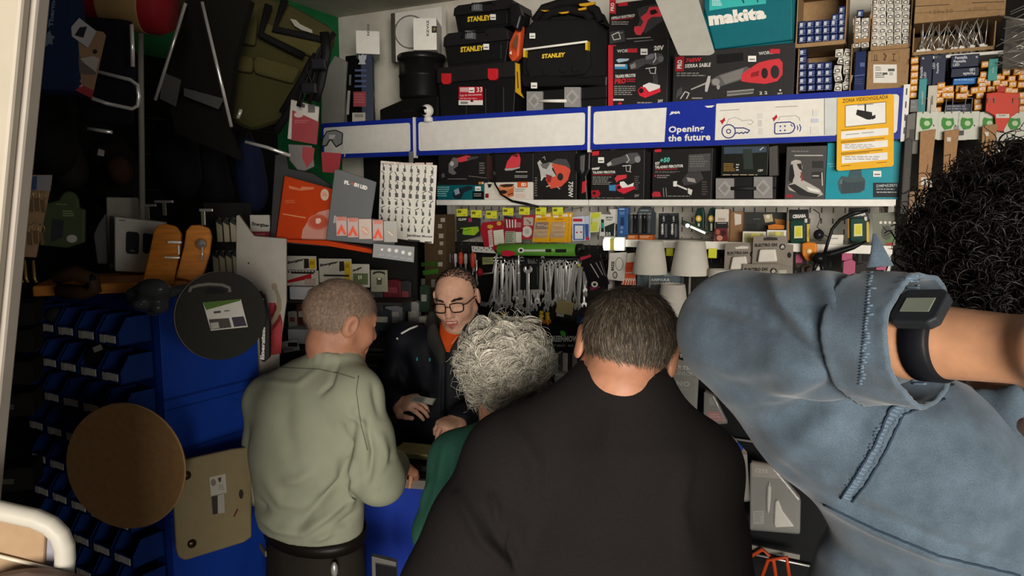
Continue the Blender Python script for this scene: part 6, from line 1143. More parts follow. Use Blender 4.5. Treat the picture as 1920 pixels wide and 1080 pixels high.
# orange box, grey light display, key board on the end of the shelf
HB = A(560, 410, 2.45, R(20), 0, R(-9))
t = Th('router_box', 'bright orange box with round pink device picture, tilted at the display end', 'box', A(565, 392, 2.45, R(20), R(3), R(6)), (517,330,621,450), None, (480, 270)); g = G(); g.prism(t.pp([(215,238),(600,345),(560,730),(150,715)]), 0, .06, ('#b83a0a', .85)); t.body(g, .002)
t.prints('print', [('p', [(245,310),(330,335),(345,318),(440,325),(430,340),(330,350),(250,335)], '#c96a3c'), ('e', (484,336,546,424), '#d0b09c'), ('lines', (495,365,535,395), '#d0602f', 4), ('p', [(200,520),(375,550),(370,558),(200,528)], '#d08452'), ('p', [(340,700),(350,640),(400,560),(470,510),(545,490),(560,520),(560,722),(345,712)], '#c08676'), ('e', (385,525,545,645), '#c25a40'), ('e', (400,535,535,632), '#b8421f'), ('p', [(448,560),(480,555),(490,580),(470,598),(448,595)], '#e8c2ae'), ('lines', (215,420,310,450), '#c4521f', 2)])
t = Th('black_carton', 'black carton edge leaning behind the orange box', 'box', A(545, 388, 2.56, R(20), 0, R(5)), (505,315,612,460), None, (480, 270)); g = G(); g.prism(t.pp([(140,80),(230,60),(250,180),(430,215),(560,300),(620,420),(600,780),(100,740)]), 0, .05, ('#0e0d0d', .5)); t.body(g, .003)
t = Th('orange_display_tray', 'orange tray edge running below the grey light display', 'tray', A(610, 458, 2.42, R(14)), (530,448,700,476), None, (480, 270)); g = G(); g.prism(t.pp([(160,715),(540,725),(870,790),(870,822),(540,765),(160,730)]), 0, .12, ('#b83a0a', .85)); t.body(g, .001)
t = Th('light_display', 'grey FLASH LED counter display holding small triangle light packs', 'display', A(660, 390, 2.36, R(12), R(2)), (612,318,706,460), None, (480, 270)); g = G(); g.prism(t.pp([(590,190),(640,195),(905,285),(865,560),(1050,590),(1040,760),(900,755),(524,720)]), 0, .03, ('#56585a', .5)); t.body(g, .002)
t.prints('lettering', [('T', 'FL', [(664,272),(706,280),(700,308),(660,300)], '#e0ddd6', .08), ('p', [(708,300),(722,288),(734,305)], '#d0483a'), ('T', 'SH LED', [(738,288),(838,318),(832,348),(732,316)], '#e0ddd6', .08), ('p', [(585,540),(600,535),(598,590),(580,595)], '#a9a7a2')])
for i, (x0, x1, kind) in enumerate(((600,682,0),(685,768,0),(770,868,1),(875,955,0),(958,1060,1))):
    p = Th('light_pack', ['clear pack with orange triangle light, first from left in the grey display', 'clear pack with orange triangle light, second from left in the grey display', 'clear pack with crumpled pink light, third from left in the grey display', 'clear pack with glowing orange triangle light, fourth in the grey display', 'clear grey pack at the right end of the grey display'][i], 'light pack', Fr(t.L.M @ Vector((0, -.012-.003*i, 0)), R(12), R(2)), (480+x0/4, 270+(545+i*8)/4, 480+x1/4, 270+(690+i*12)/4), 'triangle light packs in the display', (480, 270))
    g = G(); g.box(-p.w/2, p.w/2, 0, .004, 0, p.h, (('#a5857c', '#b09888')[kind] if i < 4 else '#8f8b80', .3)); p.body(g, .001); cx = (x0+x1)/2; y1 = 685+i*10
    p.prints('print', [('r', (x0+8,545+i*8,x1-8,575+i*8), '#c77a68'), ('p', [(cx,y1-85),(cx+38,y1-8),(cx+18,y1-4),(cx,y1-38),(cx-18,y1-4),(cx-38,y1-8)], '#e8502c')] if kind == 0 else [('p', [(cx-30,y1-90),(cx+20,y1-80),(cx+30,y1-30),(cx,y1-15),(cx-25,y1-40)], '#c9a08a' if i < 4 else '#a59d8c'), ('l', [(cx-20,y1-70),(cx+15,y1-40)], '#e8d3c4', 6)])
t = Th('icon_tray', 'clear grey plastic strip with five white icons under the grey light display', 'tray', A(735, 473, 2.30, R(10)), (698,455,778,492), None, (480, 270)); g = G(); g.prism(t.pp([(880,745),(1190,770),(1185,890),(872,850)]), 0, .004, ('#4d4e4f', .3)); t.body(g, .001); t.prints('icons', [('p', [(935,785),(955,785),(950,800),(940,800)], WHITE)]+[('e', (x-14,y-16,x+14,y+12), '#d0cec8') for x, y in ((1000,797),(1052,803),(1103,815),(1152,825))]+[('lines', (x-24,y+24,x+24,y+40), '#a3a29e', 2) for x, y in ((943,800),(1000,805),(1052,815),(1103,823),(1152,832))])
t = Th('key_board', 'white display board with rows of small black key blanks, hanging at shelf end', 'board', A(765, 378, 2.75, R(4)), (712,301,819,457), None, (480, 270)); g = G(); g.prism(t.pp([(935,125),(1358,160),(1330,748),(915,690)]), 0, .006, ('#cfcabf', .5)); t.body(g, .001)
t.prints('lettering', [('T', 'Jamilinas Morjul', [(1130,672),(1322,688),(1320,708),(1130,700)], '#4a4640', .05), ('p', [(1138,714),(1230,722),(1228,734),(1138,728)], '#1f1d1a'), ('p', [(1265,730),(1318,732),(1318,742),(1265,740)], '#1f1d1a'), ('lines', (940,140,1340,170), '#b9a59c', 1)])
rr = random.Random(8); kb = []
for r in range(8):
    for c in range(8):
        if r == 7 and c < 3: continue
        u_k = (c+.5)/8; v_k = (r+.62)/8.6; x = 935-20*v_k+u_k*(415-12*v_k); y = 140+u_k*30+v_k*545; big_ = r in (1, 2, 3); a, b = t.P(x, y); w_ = .0058 if big_ and c > 1 else rr.choice((.0034, .0042)); h_ = .0105 if big_ else .0085
        g = G(); g.box(-w_, w_, -.004, 0, -h_, h_*.5, ('#1c1b19', .4)); g.tube([(0,-.002,h_*.4),(rr.uniform(-.006,.006),-.003,h_*1.3),(rr.uniform(-.01,.012),-.002,h_*2)], .0014, ('#3a3936', .4), 5); o = g.obj('sim_key', t.root, Matrix.Translation((a, 0, b)))
        o.name = 'key_blank'
g = G(); g.box(-.008, .008, -.012, .01, 0, .04, ('#1b1b1c', .4)); x, z = t.P(1165, 130); g.obj('clip', t.root, Matrix.Translation((x, 0, z-.004)))
# hanging red cards beside the backpack
for i, (lab, poly, Y, items) in enumerate((('red and white card with black code square, hanging beside the olive backpack', [(262,745),(475,800),(455,1085),(235,1040)], 2.6, [('p', [(272,825),(472,915),(455,1085),(265,1050)], '#8c1d25'), ('p', [(322,770),(370,785),(365,810),(325,798)], '#3a3834'), ('r', (390,785,442,845), '#55534e'), ('e', (285,840,355,882), '#b8a79c'), ('lines', (290,900,400,930), '#a5555a', 2)]), ('red bag seen through clear plastic under the red and white card', [(240,1080),(420,1090),(440,1250),(330,1300),(250,1200)], 2.62, [('p', [(350,1100),(440,1110),(430,1200),(380,1260),(345,1180)], '#96202a')]), ('folded red packet beside the clear hanging bags', [(490,1140),(640,1160),(600,1290),(500,1280)], 2.64, [('l', [(495,1150),(635,1165)], '#b9b0a6', 8)]))):
    xs = [p[0] for p in poly]; ys = [p[1] for p in poly]; t = Th('hanging_card', lab, 'card', A(480+sum(xs)/len(xs)/4, sum(ys)/len(ys)/4, Y, R(12), 0, 0), (480+min(xs)/4, min(ys)/4, 480+max(xs)/4, max(ys)/4), None, (480, 0)); g = G(); g.prism(t.pp(poly), 0, .01, (('#b0aca2', '#5b5552', '#7d2028')[i], .4)); t.body(g, .002); t.prints('print', items)
t = Th('gadget_pouch', 'clear crinkled pouch with dark gadget and red card before the leftmost header board', 'pouch', A(632, 285, 2.62, R(12)), (600,242,668,326), None, (480, 0)); g = G(); g.prism(t.pp([(490,1140),(640,1150),(620,1300),(500,1290)]), 0, .004, ('#8e1c25', .6)); t.body(g)
g = G(); g.prism(t.pp([(500,1040),(530,985),(600,975),(655,1000),(650,1080),(600,1110),(560,1050),(530,1100),(490,1100)]), -.02, -.002, ('#1b1b1d', .4)); t.part('gadget', g, .004); g = G(); g.prism(t.pp([(545,1015),(600,1010),(590,1045),(550,1050)]), -.022, -.018, ('#6a666a', .4)); t.part('gadget_button', g, .001)
g = G(); g.tube([(t.P(*q)[0], -.03, t.P(*q)[1]) for q in ((640,1130),(655,1085),(650,1060),(670,1120),(665,1180))], .002, ('#a9a9a6', .25), 6); t.part('shiny_film_edge', g)
# ------------------------------------------------------------------ chairs, backpack and bags hanging high on the left
OL = ('#3f3b20', .95, 'fab'); t = Th('folded_chair', 'folded olive green padded camping chair hanging on the left wall by the ceiling', 'chair', A(500, 110, 2.7, R(16)), (330,-40,640,250), None, (480, 0))
g = G(); g.prism(t.pp([(-600,-160),(220,0),(600,210),(590,330),(480,520),(330,720),(200,900),(-40,980),(-560,700),(-620,200)]), 0, .07, OL); t.body(g, .03)
for P in ([(40,250),(80,180),(560,350),(430,440),(60,300)], [(-20,480),(0,420),(340,520),(280,640),(-10,560)], [(-560,120),(-300,40),(20,160),(0,360),(-560,240)], [(-540,330),(-10,440),(-20,560),(-540,480)]):
    g = G(); g.prism(t.pp(P), -.035, .01, ('#4c4726', .95, 'fab')); t.part('cushion_panel', g, .012)
t.prints('badge', [('p', [(255,140),(300,150),(330,180),(420,225),(425,250),(340,225),(290,195)], '#8f8d80')], y=-.036)
for P in ([(220,20),(140,240),(560,330),(420,470),(330,640),(200,860)], [(100,60),(40,280),(360,440)], [(330,640),(240,860),(150,1000)]):
    g = G(); g.tube([(t.P(*q)[0], -.045, t.P(*q)[1]) for q in P], .014, ('#0d0c0b', .8, 'fab'), 8, False, .5); t.part('strap', g)
c = at(585, 150, 2.55); o = empty('strap_bundle', 'tangle of black straps and buckles hanging right of the olive chair', 'straps', Matrix.Translation(c))
for i, P in enumerate(([(628,62),(610,80),(598,110),(590,150),(575,190)], [(622,70),(600,95),(582,140),(566,175),(560,200)], [(608,60),(612,100),(600,160),(590,190)], [(590,100),(575,130),(590,165),(580,195)])): g = G(); g.tube([at(x, y, 2.55-.02*i)-c for x, y in P], .022-.003*i, ('#0d0d0e', .6, 'fab'), 8, False, .35); g.obj('strap', o)
for x, y in ((598,120),(580,165)): g = G(); q = at(x, y, 2.46)-c; g.box(q.x-.025, q.x+.025, q.y-.01, q.y+.01, q.z-.018, q.z+.018, ('#1c1c1f', .3)); g.obj('buckle', o, None, .005)
# trestle and tube frames
def frame(name, label, cat, runs, r, mt=CHROME, extra=None):
    o = None
    for run in runs:
        g = G(); P = [at(x, y, Y) for x, y, Y in run]
        if o is None: o = empty(name, label, cat, Matrix.Translation(P[0])); I = Matrix.Translation(-P[0])
        g.tube([I @ q for q in P], r, mt, 10); g.obj('tube', o)
    return o, I
o, I = frame('folding_stool', 'chrome legged black folding seat hanging left of the olive chair', 'stool', ([(348,6,2.38),(322,90,2.38),(291,188,2.38)], [(379,4,2.38),(405,115,2.38),(434,238,2.38)], [(446,222,2.37),(452,205,2.37)], [(460,266,2.36),(500,276,2.36),(545,292,2.36)]), .0055)
g = G(); pts = [at(x, y, 2.44) for x, y in ((350,-20),(470,0),(440,110),(425,240),(450,300),(330,250),(300,130),(340,60))]; g.add([I @ q for q in pts]+[I @ (q+Vector((0,.04,0))) for q in pts], [tuple(range(7,-1,-1)), tuple(range(8,16))]+[(i, (i+1) % 8, (i+1) % 8+8, i+8) for i in range(8)], ('#15140f', .9, 'fab')); g.obj('seat', o)
for P in ([(305,135),(340,150),(330,200),(300,185)], [(345,165),(420,185),(410,205),(345,180)]): g = G(); q = [at(x, y, 2.38) for x, y in P]; g.add([I @ v for v in q], [(0,1,2,3)], ('#4d4d49', .7, 'fab')); g.obj('grey_strap', o)
o, I = frame('wheeled_frame', 'chrome tubular cart frame with dark fabric hanging behind the paper tag', 'cart', ([(247,46,1.9),(249,125,1.9)], [(181,134,1.88),(245,150,1.9),(258,160,1.9),(260,180,1.9),(258,198,1.9),(248,204,1.9),(200,194,1.88),(172,184,1.86)], [(124,75,1.9),(130,110,1.9),(140,150,1.9)], [(165,241,1.95),(210,248,1.95)]), .005)
g = G(); g.tube([I @ at(x, y, 1.96) for x, y in ((190,40),(195,130),(200,230))], [.08,.085,.07], ('#121018', .9, 'fab'), 14, False, .5); g.obj('bag', o)
g = G(); a, b = at(262, -60, 2.35), at(267, 420, 2.35); g.tube([a-a, b-a], .009, ('#8f8d84', .45), 12); tag(g.obj('pole', None, Matrix.Translation(a)), 'slim grey vertical pole in front of the dark hanging bags', 'pole')
t = Th('paper_tag', 'hanging paper tag with skin tone photo and red foot, before the tube frame', 'tag', A(160, 105, 1.78, R(18), 0, R(0)), (118,32,200,188), None, (0, 0)); g = G(); g.prism(t.pp([(560,200),(775,240),(795,265),(690,740),(478,632),(476,600)]), 0, .001, ('#8a6e52', .6, 'paper')); t.body(g)
t.prints('print', [('p', [(480,570),(705,680),(690,740),(478,632)], '#8e2a2c'), ('lines', (510,600,640,670), '#b58a86', 2), ('p', [(530,470),(600,420),(680,500),(740,470),(715,560),(640,560),(560,540)], '#5d5450'), ('p', [(600,440),(700,420),(745,440),(720,540),(640,480)], '#a39a94'), ('e', (695,370,730,405), '#2a201a')]); t.prints('flap', [('p', [(595,135),(725,235),(660,360),(500,245)], ('#a5a3a4', .5, 'paper')), ('p', [(600,205),(655,200),(625,285),(560,265)], '#1f1d22')], y=-.004)
# blue cooler and red rolled bag
t = Th('cooler_bag', 'dark blue cooler bag with snowflake mark beside the door frame', 'bag', A(90, 80, 1.75, R(20)), (38,-90,150,172), None, (0, 0)); g = G(); g.box(-t.w/2, t.w/2, 0, .09, 0, t.h, ('#0f2140', .8, 'fab')); t.body(g, .02)
a = [(360+55*math.cos(math.pi*i/6+.3)*(1 if i % 2 else .62), 290+65*math.sin(math.pi*i/6+.3)*(1 if i % 2 else .62)) for i in range(12)]; t.prints('snowflake', [('p', a, '#5f6d78')]); t.prints('lettering', [('T', 'Thermos', [(362,205),(388,-60),(422,-60),(398,205)], '#5f6d7c', .05)])
p0, p1 = at(152, -14, 2.0), at(322, 16, 2.02); d = (p1-p0); L_ = d.length; M = Matrix.Translation(p0) @ d.to_track_quat('Z', 'Y').to_matrix().to_4x4(); rd = .075; g = G(); g.lathe([(0,0),(rd*.8,.0),(rd,.02),(rd,L_-.03),(rd*.85,L_-.004),(0,L_)], ('#7d0f18', .7, 'fab'), M, 28); I = Matrix.Translation(p0); o = empty('sleeping_bag', 'red rolled sleeping bag with tan paper band hanging at the top left', 'bag', I); g.v = [tuple(Vector(v)-p0) for v in g.v]; g.obj('roll', o)
g = G(); g.lathe([(rd*1.02,L_*.28),(rd*1.025,L_*.3),(rd*1.025,L_*.72),(rd*1.02,L_*.74)], ('#8a6f48', .6, 'paper'), M, 28); g.v = [tuple(Vector(v)-p0) for v in g.v]; g.obj('paper_band', o)
# things on the board at the far left
t = Th('keyring_card', 'tan card hung with rows of small metal rings beside the door frame', 'card', A(52, 405, 1.55, R(20)), (8,328,96,482), None, (0, 270)); g = G(); g.prism(t.pp([(40,232),(390,232),(385,290),(270,850),(30,840)]), 0, .004, ('#9a7d5c', .6, 'card')); t.body(g)
t.prints('header', [('p', [(60,236),(388,236),(380,350),(55,340)], '#8f8b92'), ('p', [(200,250),(240,245),(280,240),(275,340),(240,345),(215,290)], '#3a4a70')])
rr = random.Random(6); kc = t.root
for r in range(2):
    for c in range(6): x, y = 90+c*46-r*8, 390+r*240+rr.uniform(-8, 8); a, b = t.P(x, y); g = G(); g.tube([(.006*math.cos(q), -.003, .010*math.sin(q)) for q in [6.283*i/10 for i in range(10)]], .0011, ('#a58f6a', .25, 'met'), 5, True); g.box(-.003, .003, -.005, 0, -.035, -.01, ('#6e5a3c', .4)); g.obj('key_ring', t.root, Matrix.Translation((a, 0, b)))
for i, (lab, poly, mt, it) in enumerate((('green rounded blister pack on the board beside the keyring card', [(330,450),(440,420),(470,370),(510,350),(560,370),(585,420),(590,480),(635,490),(632,740),(500,780),(300,760)], '#3f4a2c', [('lines', (470,500,570,550), '#8a9470', 3), ('p', [(390,560),(480,570),(470,700),(380,740)], '#2a2d30'), ('l', [(420,450),(500,455)], '#77805f', 6), ('e', (500,680,580,740), '#b0ada2')]), ('tall grey speaker box behind the white speaker box', [(795,398),(1010,402),(1020,560),(1000,930),(820,940),(800,600)], '#9c998f', [('e', (845,440,930,540), '#99958a'), ('r', (820,540,850,900), '#5c5b55')]), ('white box with two dark oval speakers standing on the board', [(858,545),(1235,590),(1200,880),(1180,970),(860,955)], '#cdc9c0', [('p', [(945,665),(960,655),(1030,662),(1045,680),(1042,815),(1030,828),(955,822),(942,800)], '#24282b'), ('p', [(1072,675),(1085,668),(1145,675),(1150,700),(1120,815),(1100,825),(1072,812)], '#24282b'), ('lines', (892,570,945,582), '#4a4843', 1), ('l', [(862,850),(960,880),(1180,880)], '#c9c5bc', 5), ('e', (975,795,1010,806), '#8d8b86')]), ('small grey bag standing left of the tall speaker box', [(700,680),(730,610),(790,520),(800,900),(730,900)], '#5e5f5e', []))):
    xs = [p[0] for p in poly]; ys = [p[1] for p in poly]; t = Th(('blister_pack', 'speaker_box', 'speaker_box', 'plastic_bag')[i], lab, 'pack' if i in (0, 3) else 'box', A(sum(xs)/len(xs)/4, 270+sum(ys)/len(ys)/4, (1.85, 2.42, 2.3, 2.36)[i], R(20)), (min(xs)/4, 270+min(ys)/4, max(xs)/4, 270+max(ys)/4), None, (0, 270)); g = G(); g.prism(t.pp(poly), 0, (.02, .09, .08, .03)[i], (mt, .5)); t.body(g, .004)
    if it: t.prints('print', it)
g = G(); q = [at(x, y, 1.95) for x, y in ((105,520),(140,512),(175,526),(178,540),(160,548),(110,545))]; c = q[0]; g.tube([v-c for v in q], .02, ('#3d2a1a', .6), 10); o = g.obj('wooden_tool', None, Matrix.Translation(c)); tag(o, 'brown wooden hand tool lying on the board near the keyring card', 'tool'); g = G(); v0, v1 = at(165, 542, 1.94), at(176, 516, 1.94); g.tube([v0-c, v1-c], [.012, .008], BLACK); g.obj('handle', o)
for i, x in enumerate((36, 46, 62)): g = G(); v = at(x, 488, 1.6); g.tube([(0,0,0),(0,0,-.04),(.004,0,-.05)], .003, ('#a58a4a', .25, 'met'), 8); g.obj('brass_hook', kc, kc.matrix_basis.inverted() @ Matrix.Translation(v), 0, 'brass hook')
for i, (px, py) in enumerate(((275, 385), (307, 378), (380, 394))): g = G(); v = at(px, py, 2.35 if i < 2 else 2.15); g.box(-.006, .006, 0, .004, -.045, 0, ('#8f8d78', .3, 'met')); g.box(-.03 if i == 1 else -.01, .03, -.002, .004, -.004, .004, STEEL); o = g.obj('door_bolt', None, Matrix.Translation(v), .001); tag(o, ['metal bolt hanging left above the orange display blocks', 'metal bolt with cross bar above the orange display blocks', 'short metal bolt right above the orange display blocks'][i], 'bolt')
g = G(); v = at(189, 286, 2.3); g.prism([(-.012,-.008),(.008,-.012),(.012,.006),(-.006,.012)], 0, .001, ('#a9a69c', .5, 'paper')); tag(g.obj('paper_tag', None, Matrix.Translation(v)), 'tiny white tag glinting among the dark hanging bags', 'tag')
rr = random.Random(31)
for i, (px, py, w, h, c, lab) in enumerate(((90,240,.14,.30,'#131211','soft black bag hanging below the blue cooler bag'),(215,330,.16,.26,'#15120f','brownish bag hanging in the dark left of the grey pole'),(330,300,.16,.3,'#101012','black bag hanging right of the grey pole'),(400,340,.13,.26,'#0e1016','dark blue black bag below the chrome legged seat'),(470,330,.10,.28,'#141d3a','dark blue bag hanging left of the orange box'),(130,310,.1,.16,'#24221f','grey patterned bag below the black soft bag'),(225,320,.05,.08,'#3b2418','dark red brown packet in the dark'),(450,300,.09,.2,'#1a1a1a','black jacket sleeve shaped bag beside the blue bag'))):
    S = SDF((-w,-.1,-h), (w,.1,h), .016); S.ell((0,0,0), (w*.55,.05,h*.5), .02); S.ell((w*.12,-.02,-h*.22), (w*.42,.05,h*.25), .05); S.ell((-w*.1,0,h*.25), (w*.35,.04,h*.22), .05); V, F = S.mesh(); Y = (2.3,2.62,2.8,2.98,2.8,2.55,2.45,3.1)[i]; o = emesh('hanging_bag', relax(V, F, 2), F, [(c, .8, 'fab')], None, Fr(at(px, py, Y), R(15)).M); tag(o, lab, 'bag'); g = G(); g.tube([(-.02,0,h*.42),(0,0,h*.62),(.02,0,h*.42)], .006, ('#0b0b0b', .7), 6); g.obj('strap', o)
# dark tall rack carrying it all on the left wall
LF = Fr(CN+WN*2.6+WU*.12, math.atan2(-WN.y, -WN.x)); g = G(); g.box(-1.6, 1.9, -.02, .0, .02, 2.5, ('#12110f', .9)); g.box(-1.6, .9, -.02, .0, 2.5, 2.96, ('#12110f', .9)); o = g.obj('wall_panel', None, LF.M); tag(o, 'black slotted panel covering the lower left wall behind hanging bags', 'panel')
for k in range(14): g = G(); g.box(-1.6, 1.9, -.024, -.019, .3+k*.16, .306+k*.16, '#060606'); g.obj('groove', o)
for k, (px, py) in enumerate(((30,590),(30,640),(30,700),(30,760),(30,900))):
    t = Th('hook_rail', 'dark goods rail beside the door frame, '+['topmost','second from top','third from top','fourth from top','lowest'][k], 'rail', A(px, py, 1.7, R(20)), (-20, py-20, 62, py+22)); t.box(.1, ('#141210', .8)); t.prints('print', [('r', (4, py-2, 26, py+8), '#4a4843')])
# ------------------------------------------------------------------ white tubular chair back with wrapped cardboard
t = Th('wrapped_chair', 'white tubular frame chair wrapped in clear plastic, at the lower left corner', 'chair', A(70, 1010, .555, R(4)), (-120,937,143,1130), None, (0, 810))
g = G(); P = [(-400,440),(0,525),(150,560),(330,600),(440,650),(510,720),(545,810),(550,900),(535,1020),(520,1200)]; g.tube([(t.P(*q)[0], -.012, t.P(*q)[1]) for q in P], .0076, ('#b5afa2', .4), 14); t.void(); t.part('tube_frame', g)
g = G(); g.prism(t.pp([(-400,520),(0,580),(380,680),(350,1300),(-400,1300)]), -.008, .008, ('#9a7f62', .75, 'card')); t.part('cardboard', g, .002); g = G(); g.prism(t.pp([(380,680),(450,700),(505,800),(500,1300),(350,1300)]), -.004, .004, ('#8a8690', .2)); t.part('plastic_sheet', g); g = G(); a, b = t.P(-300,790), t.P(500,990); g.tube([(a[0],-.011,a[1]),(b[0],-.011,b[1])], .0016, ('#cfc3ae', .5), 6); t.part('twine', g)
g = G(); x, z = t.P(380, 1080); g.ball((x, -.03, z-.02), .05, ('#6e5a50', .6), 20, 1.3, .6, .8); t.part('knob_wrap', g, 0, 'brown rounded foam end')
# ------------------------------------------------------------------ the counter
ct = empty('counter', 'shop counter with dark top and bright blue front between customers and shopkeeper', 'counter', Fr(at(790, 960, 2.28), R(-10)).M); zt_ = at(760, 885, 2.32).z-ct.location.z; b = -ct.location.z
g = G(); g.box(-.20, .9, .0, .26, b+.02, zt_-.03, ('#14308c', .6)); g.obj('front_panel', ct, None, .003); g = G(); g.box(-.22, .92, -.02, .28, zt_-.03, zt_, ('#1b1a19', .4)); g.obj('worktop', ct, None, .003); g = G(); g.box(-.22, .92, -.024, -.0205, zt_-.034, zt_-.004, ('#6a6660', .5)); g.obj('edge_strip', ct, None, .001); g = G(); g.box(-.20, .9, .03, .24, b, b+.02, '#111'); g.obj('plinth', ct)
ZC = ct.location.z+zt_
def onc(px, py): r = ray(px, py); k = (ZC-CAMZ)/r.z; return CAMP+r*k
p = onc(780, 852); g = G(); g.box(-.07, .07, -.05, .05, .002, .022, ('#a8a470', .6, 'paper')); g.box(-.07, .07, -.05, .05, .022, .0225, ('#c3bd80', .6, 'paper')); tag(g.obj('notepad', None, Matrix.Translation(p) @ Matrix.Rotation(R(-16), 4, 'Z')), 'yellowish notepad lying on the counter', 'notepad')
p = onc(783, 880); g = G(); g.box(-.08, .08, -.02, .02, .001, .02, ('#161616', .4)); tag(g.obj('tray', None, Matrix.Translation(p) @ Matrix.Rotation(R(-10), 4, 'Z'), .003), 'black tray in front of the yellowish notepad', 'tray')
p = at(720, 1062, 1.95); g = G(); g.prism([(-.035,-.10),(.035,-.10),(.035,.012),(-.035,.03)], 0, .02, ('#5f5d58', .4)); g.prism([(-.024,-.09),(.035,-.09),(.035,.0),(-.024,.012)], -.003, 0, ('#0c0d10', .4)); o = g.obj('card_reader', None, Matrix.Translation(p), .003); tag(o, 'pale device with dark screen low beside the sage shirt', 'device')
# ================================================================== bulbs and carded goods at the right end
FR = W(.0); rz = (1440, 0); g = G()
t = Th('bulb_shelf', 'white shelf unit of bulb boxes behind the curly dark hair', 'shelving', W(-.20), (1706,-60,2060,600), None, rz, .0); g = G(); g.box(-t.w/2-.10, t.w/2, .18, .20, 0, t.h, ('#1c1916', .8)); t.body(g)
for py in (98, 213): g = G(); z = W(0).hit(1800, py)[1]; g.box(-t.w/2+.01, t.w/2, -.17, .18, z-.012, z, wm); t.part('shelf', g, .002)
zS1, zS2 = W(0).hit(1800, 98)[1]+.002, W(0).hit(1800, 213)[1]+.002
t = Th('long_carton', 'long flat brown carton with handwritten numbers at the ceiling', 'carton', W(.0), (1716,-20,1886,36), None, rz, None); t.box(.2, KRA)
t.prints('handwriting', [('l', [(1105,48),(1360,34)], '#3a2a18', 5), ('l', [(1530,22),(1770,12)], '#3a2a18', 5), ('T', '120x30', [(1215,78),(1385,66),(1385,94),(1215,106)], '#6b4a28', .0), ('T', '6.000K', [(1505,58),(1645,48),(1645,72),(1505,82)], '#7a5830', .0), ('l', [(1100,98),(1780,70)], '#5c4226', 3)])
lcz = t.M.translation.z
t = Th('stake_carton', 'low open carton crammed with thin silver wire stakes', 'carton', W(.0), (1712,46,1866,98), None, rz, zS1); w, h = t.w/2, t.h; g = G(); g.box(-w, w, .19, .194, 0, h, KRD); g.box(-w, w, 0, .004, 0, h*.12, KRA); g.box(-w, -w+.004, 0, .19, 0, h, KRA); g.box(w-.004, w, 0, .19, 0, h, KRA); t.body(g); SM = t.M; SW = w; SH_ = h
rr = random.Random(77); so = None
for i in range(46):
    L_ = rr.uniform(.14, .21); x = rr.uniform(-SW*.9, SW*.9); ang = rr.uniform(-.6, .6); 
    x = max(-SW*.93, min(SW*.93, x)); M = SM @ Matrix.Translation((x, rr.uniform(.01,.16), .012)) @ Matrix.Rotation(ang if abs(x+math.sin(ang)*L_) < SW else -ang, 4, 'Y') @ Matrix.Rotation(rr.uniform(-.3,.1), 4, 'X'); M = M @ Matrix.Scale(L_/.18, 4, (0, 0, 1))
    if so is None: g = G(); g.tube([(0,0,0),(0,0,.15)], .0019, ('#c2beb6', .25, 'met'), 6); so = g.obj('wire_stake', None, M); g = G(); g.box(-.008, .008, -.004, .004, 0, .012, ('#dcd8ce', .4)); g.obj('end_cap', so); o = so
    else: o = copy_tree(so, M)
    tag(o, 'thin silver wire stake standing in the low carton', 'stake', 'wire stakes in the carton')
o0 = None
for i in range(26):
    p = W(.02+.02*(i % 4)).hit(1872+rr.uniform(0, 36), 20+i*4.6); M = W(.02+.02*(i % 4)).M @ Matrix.Translation((p[0], 0, p[1])) @ Matrix.Rotation(R(rr.choice((62, 70, 108, 78))+rr.uniform(-8, 8)), 4, 'Y')
    if o0 is None: g = G(); g.tube([(0,0,-.01),(0,0,.12)], .0017, ('#b5b1a8', .25, 'met'), 6); o0 = g.obj('wire_stake', None, M); g = G(); g.ball((0,0,.12), .004, STEEL, 8); g.obj('tip', o0); o = o0
    else: o = copy_tree(o0, M)
    tag(o, 'bristling silver wire stake in the loose bundle at the right edge', 'stake', 'bristling wire stakes at the right edge')
g = G(); p = W(-.03).hit(1890, 140); g.box(-.02, .09, 0, .01, 0, .20, ('#55504a', .5)); tag(g.obj('stake_pack', None, W(-.03).M @ Matrix.Translation((p[0], 0, p[1]))), 'grey backing pack behind the bristling wire stakes', 'pack')
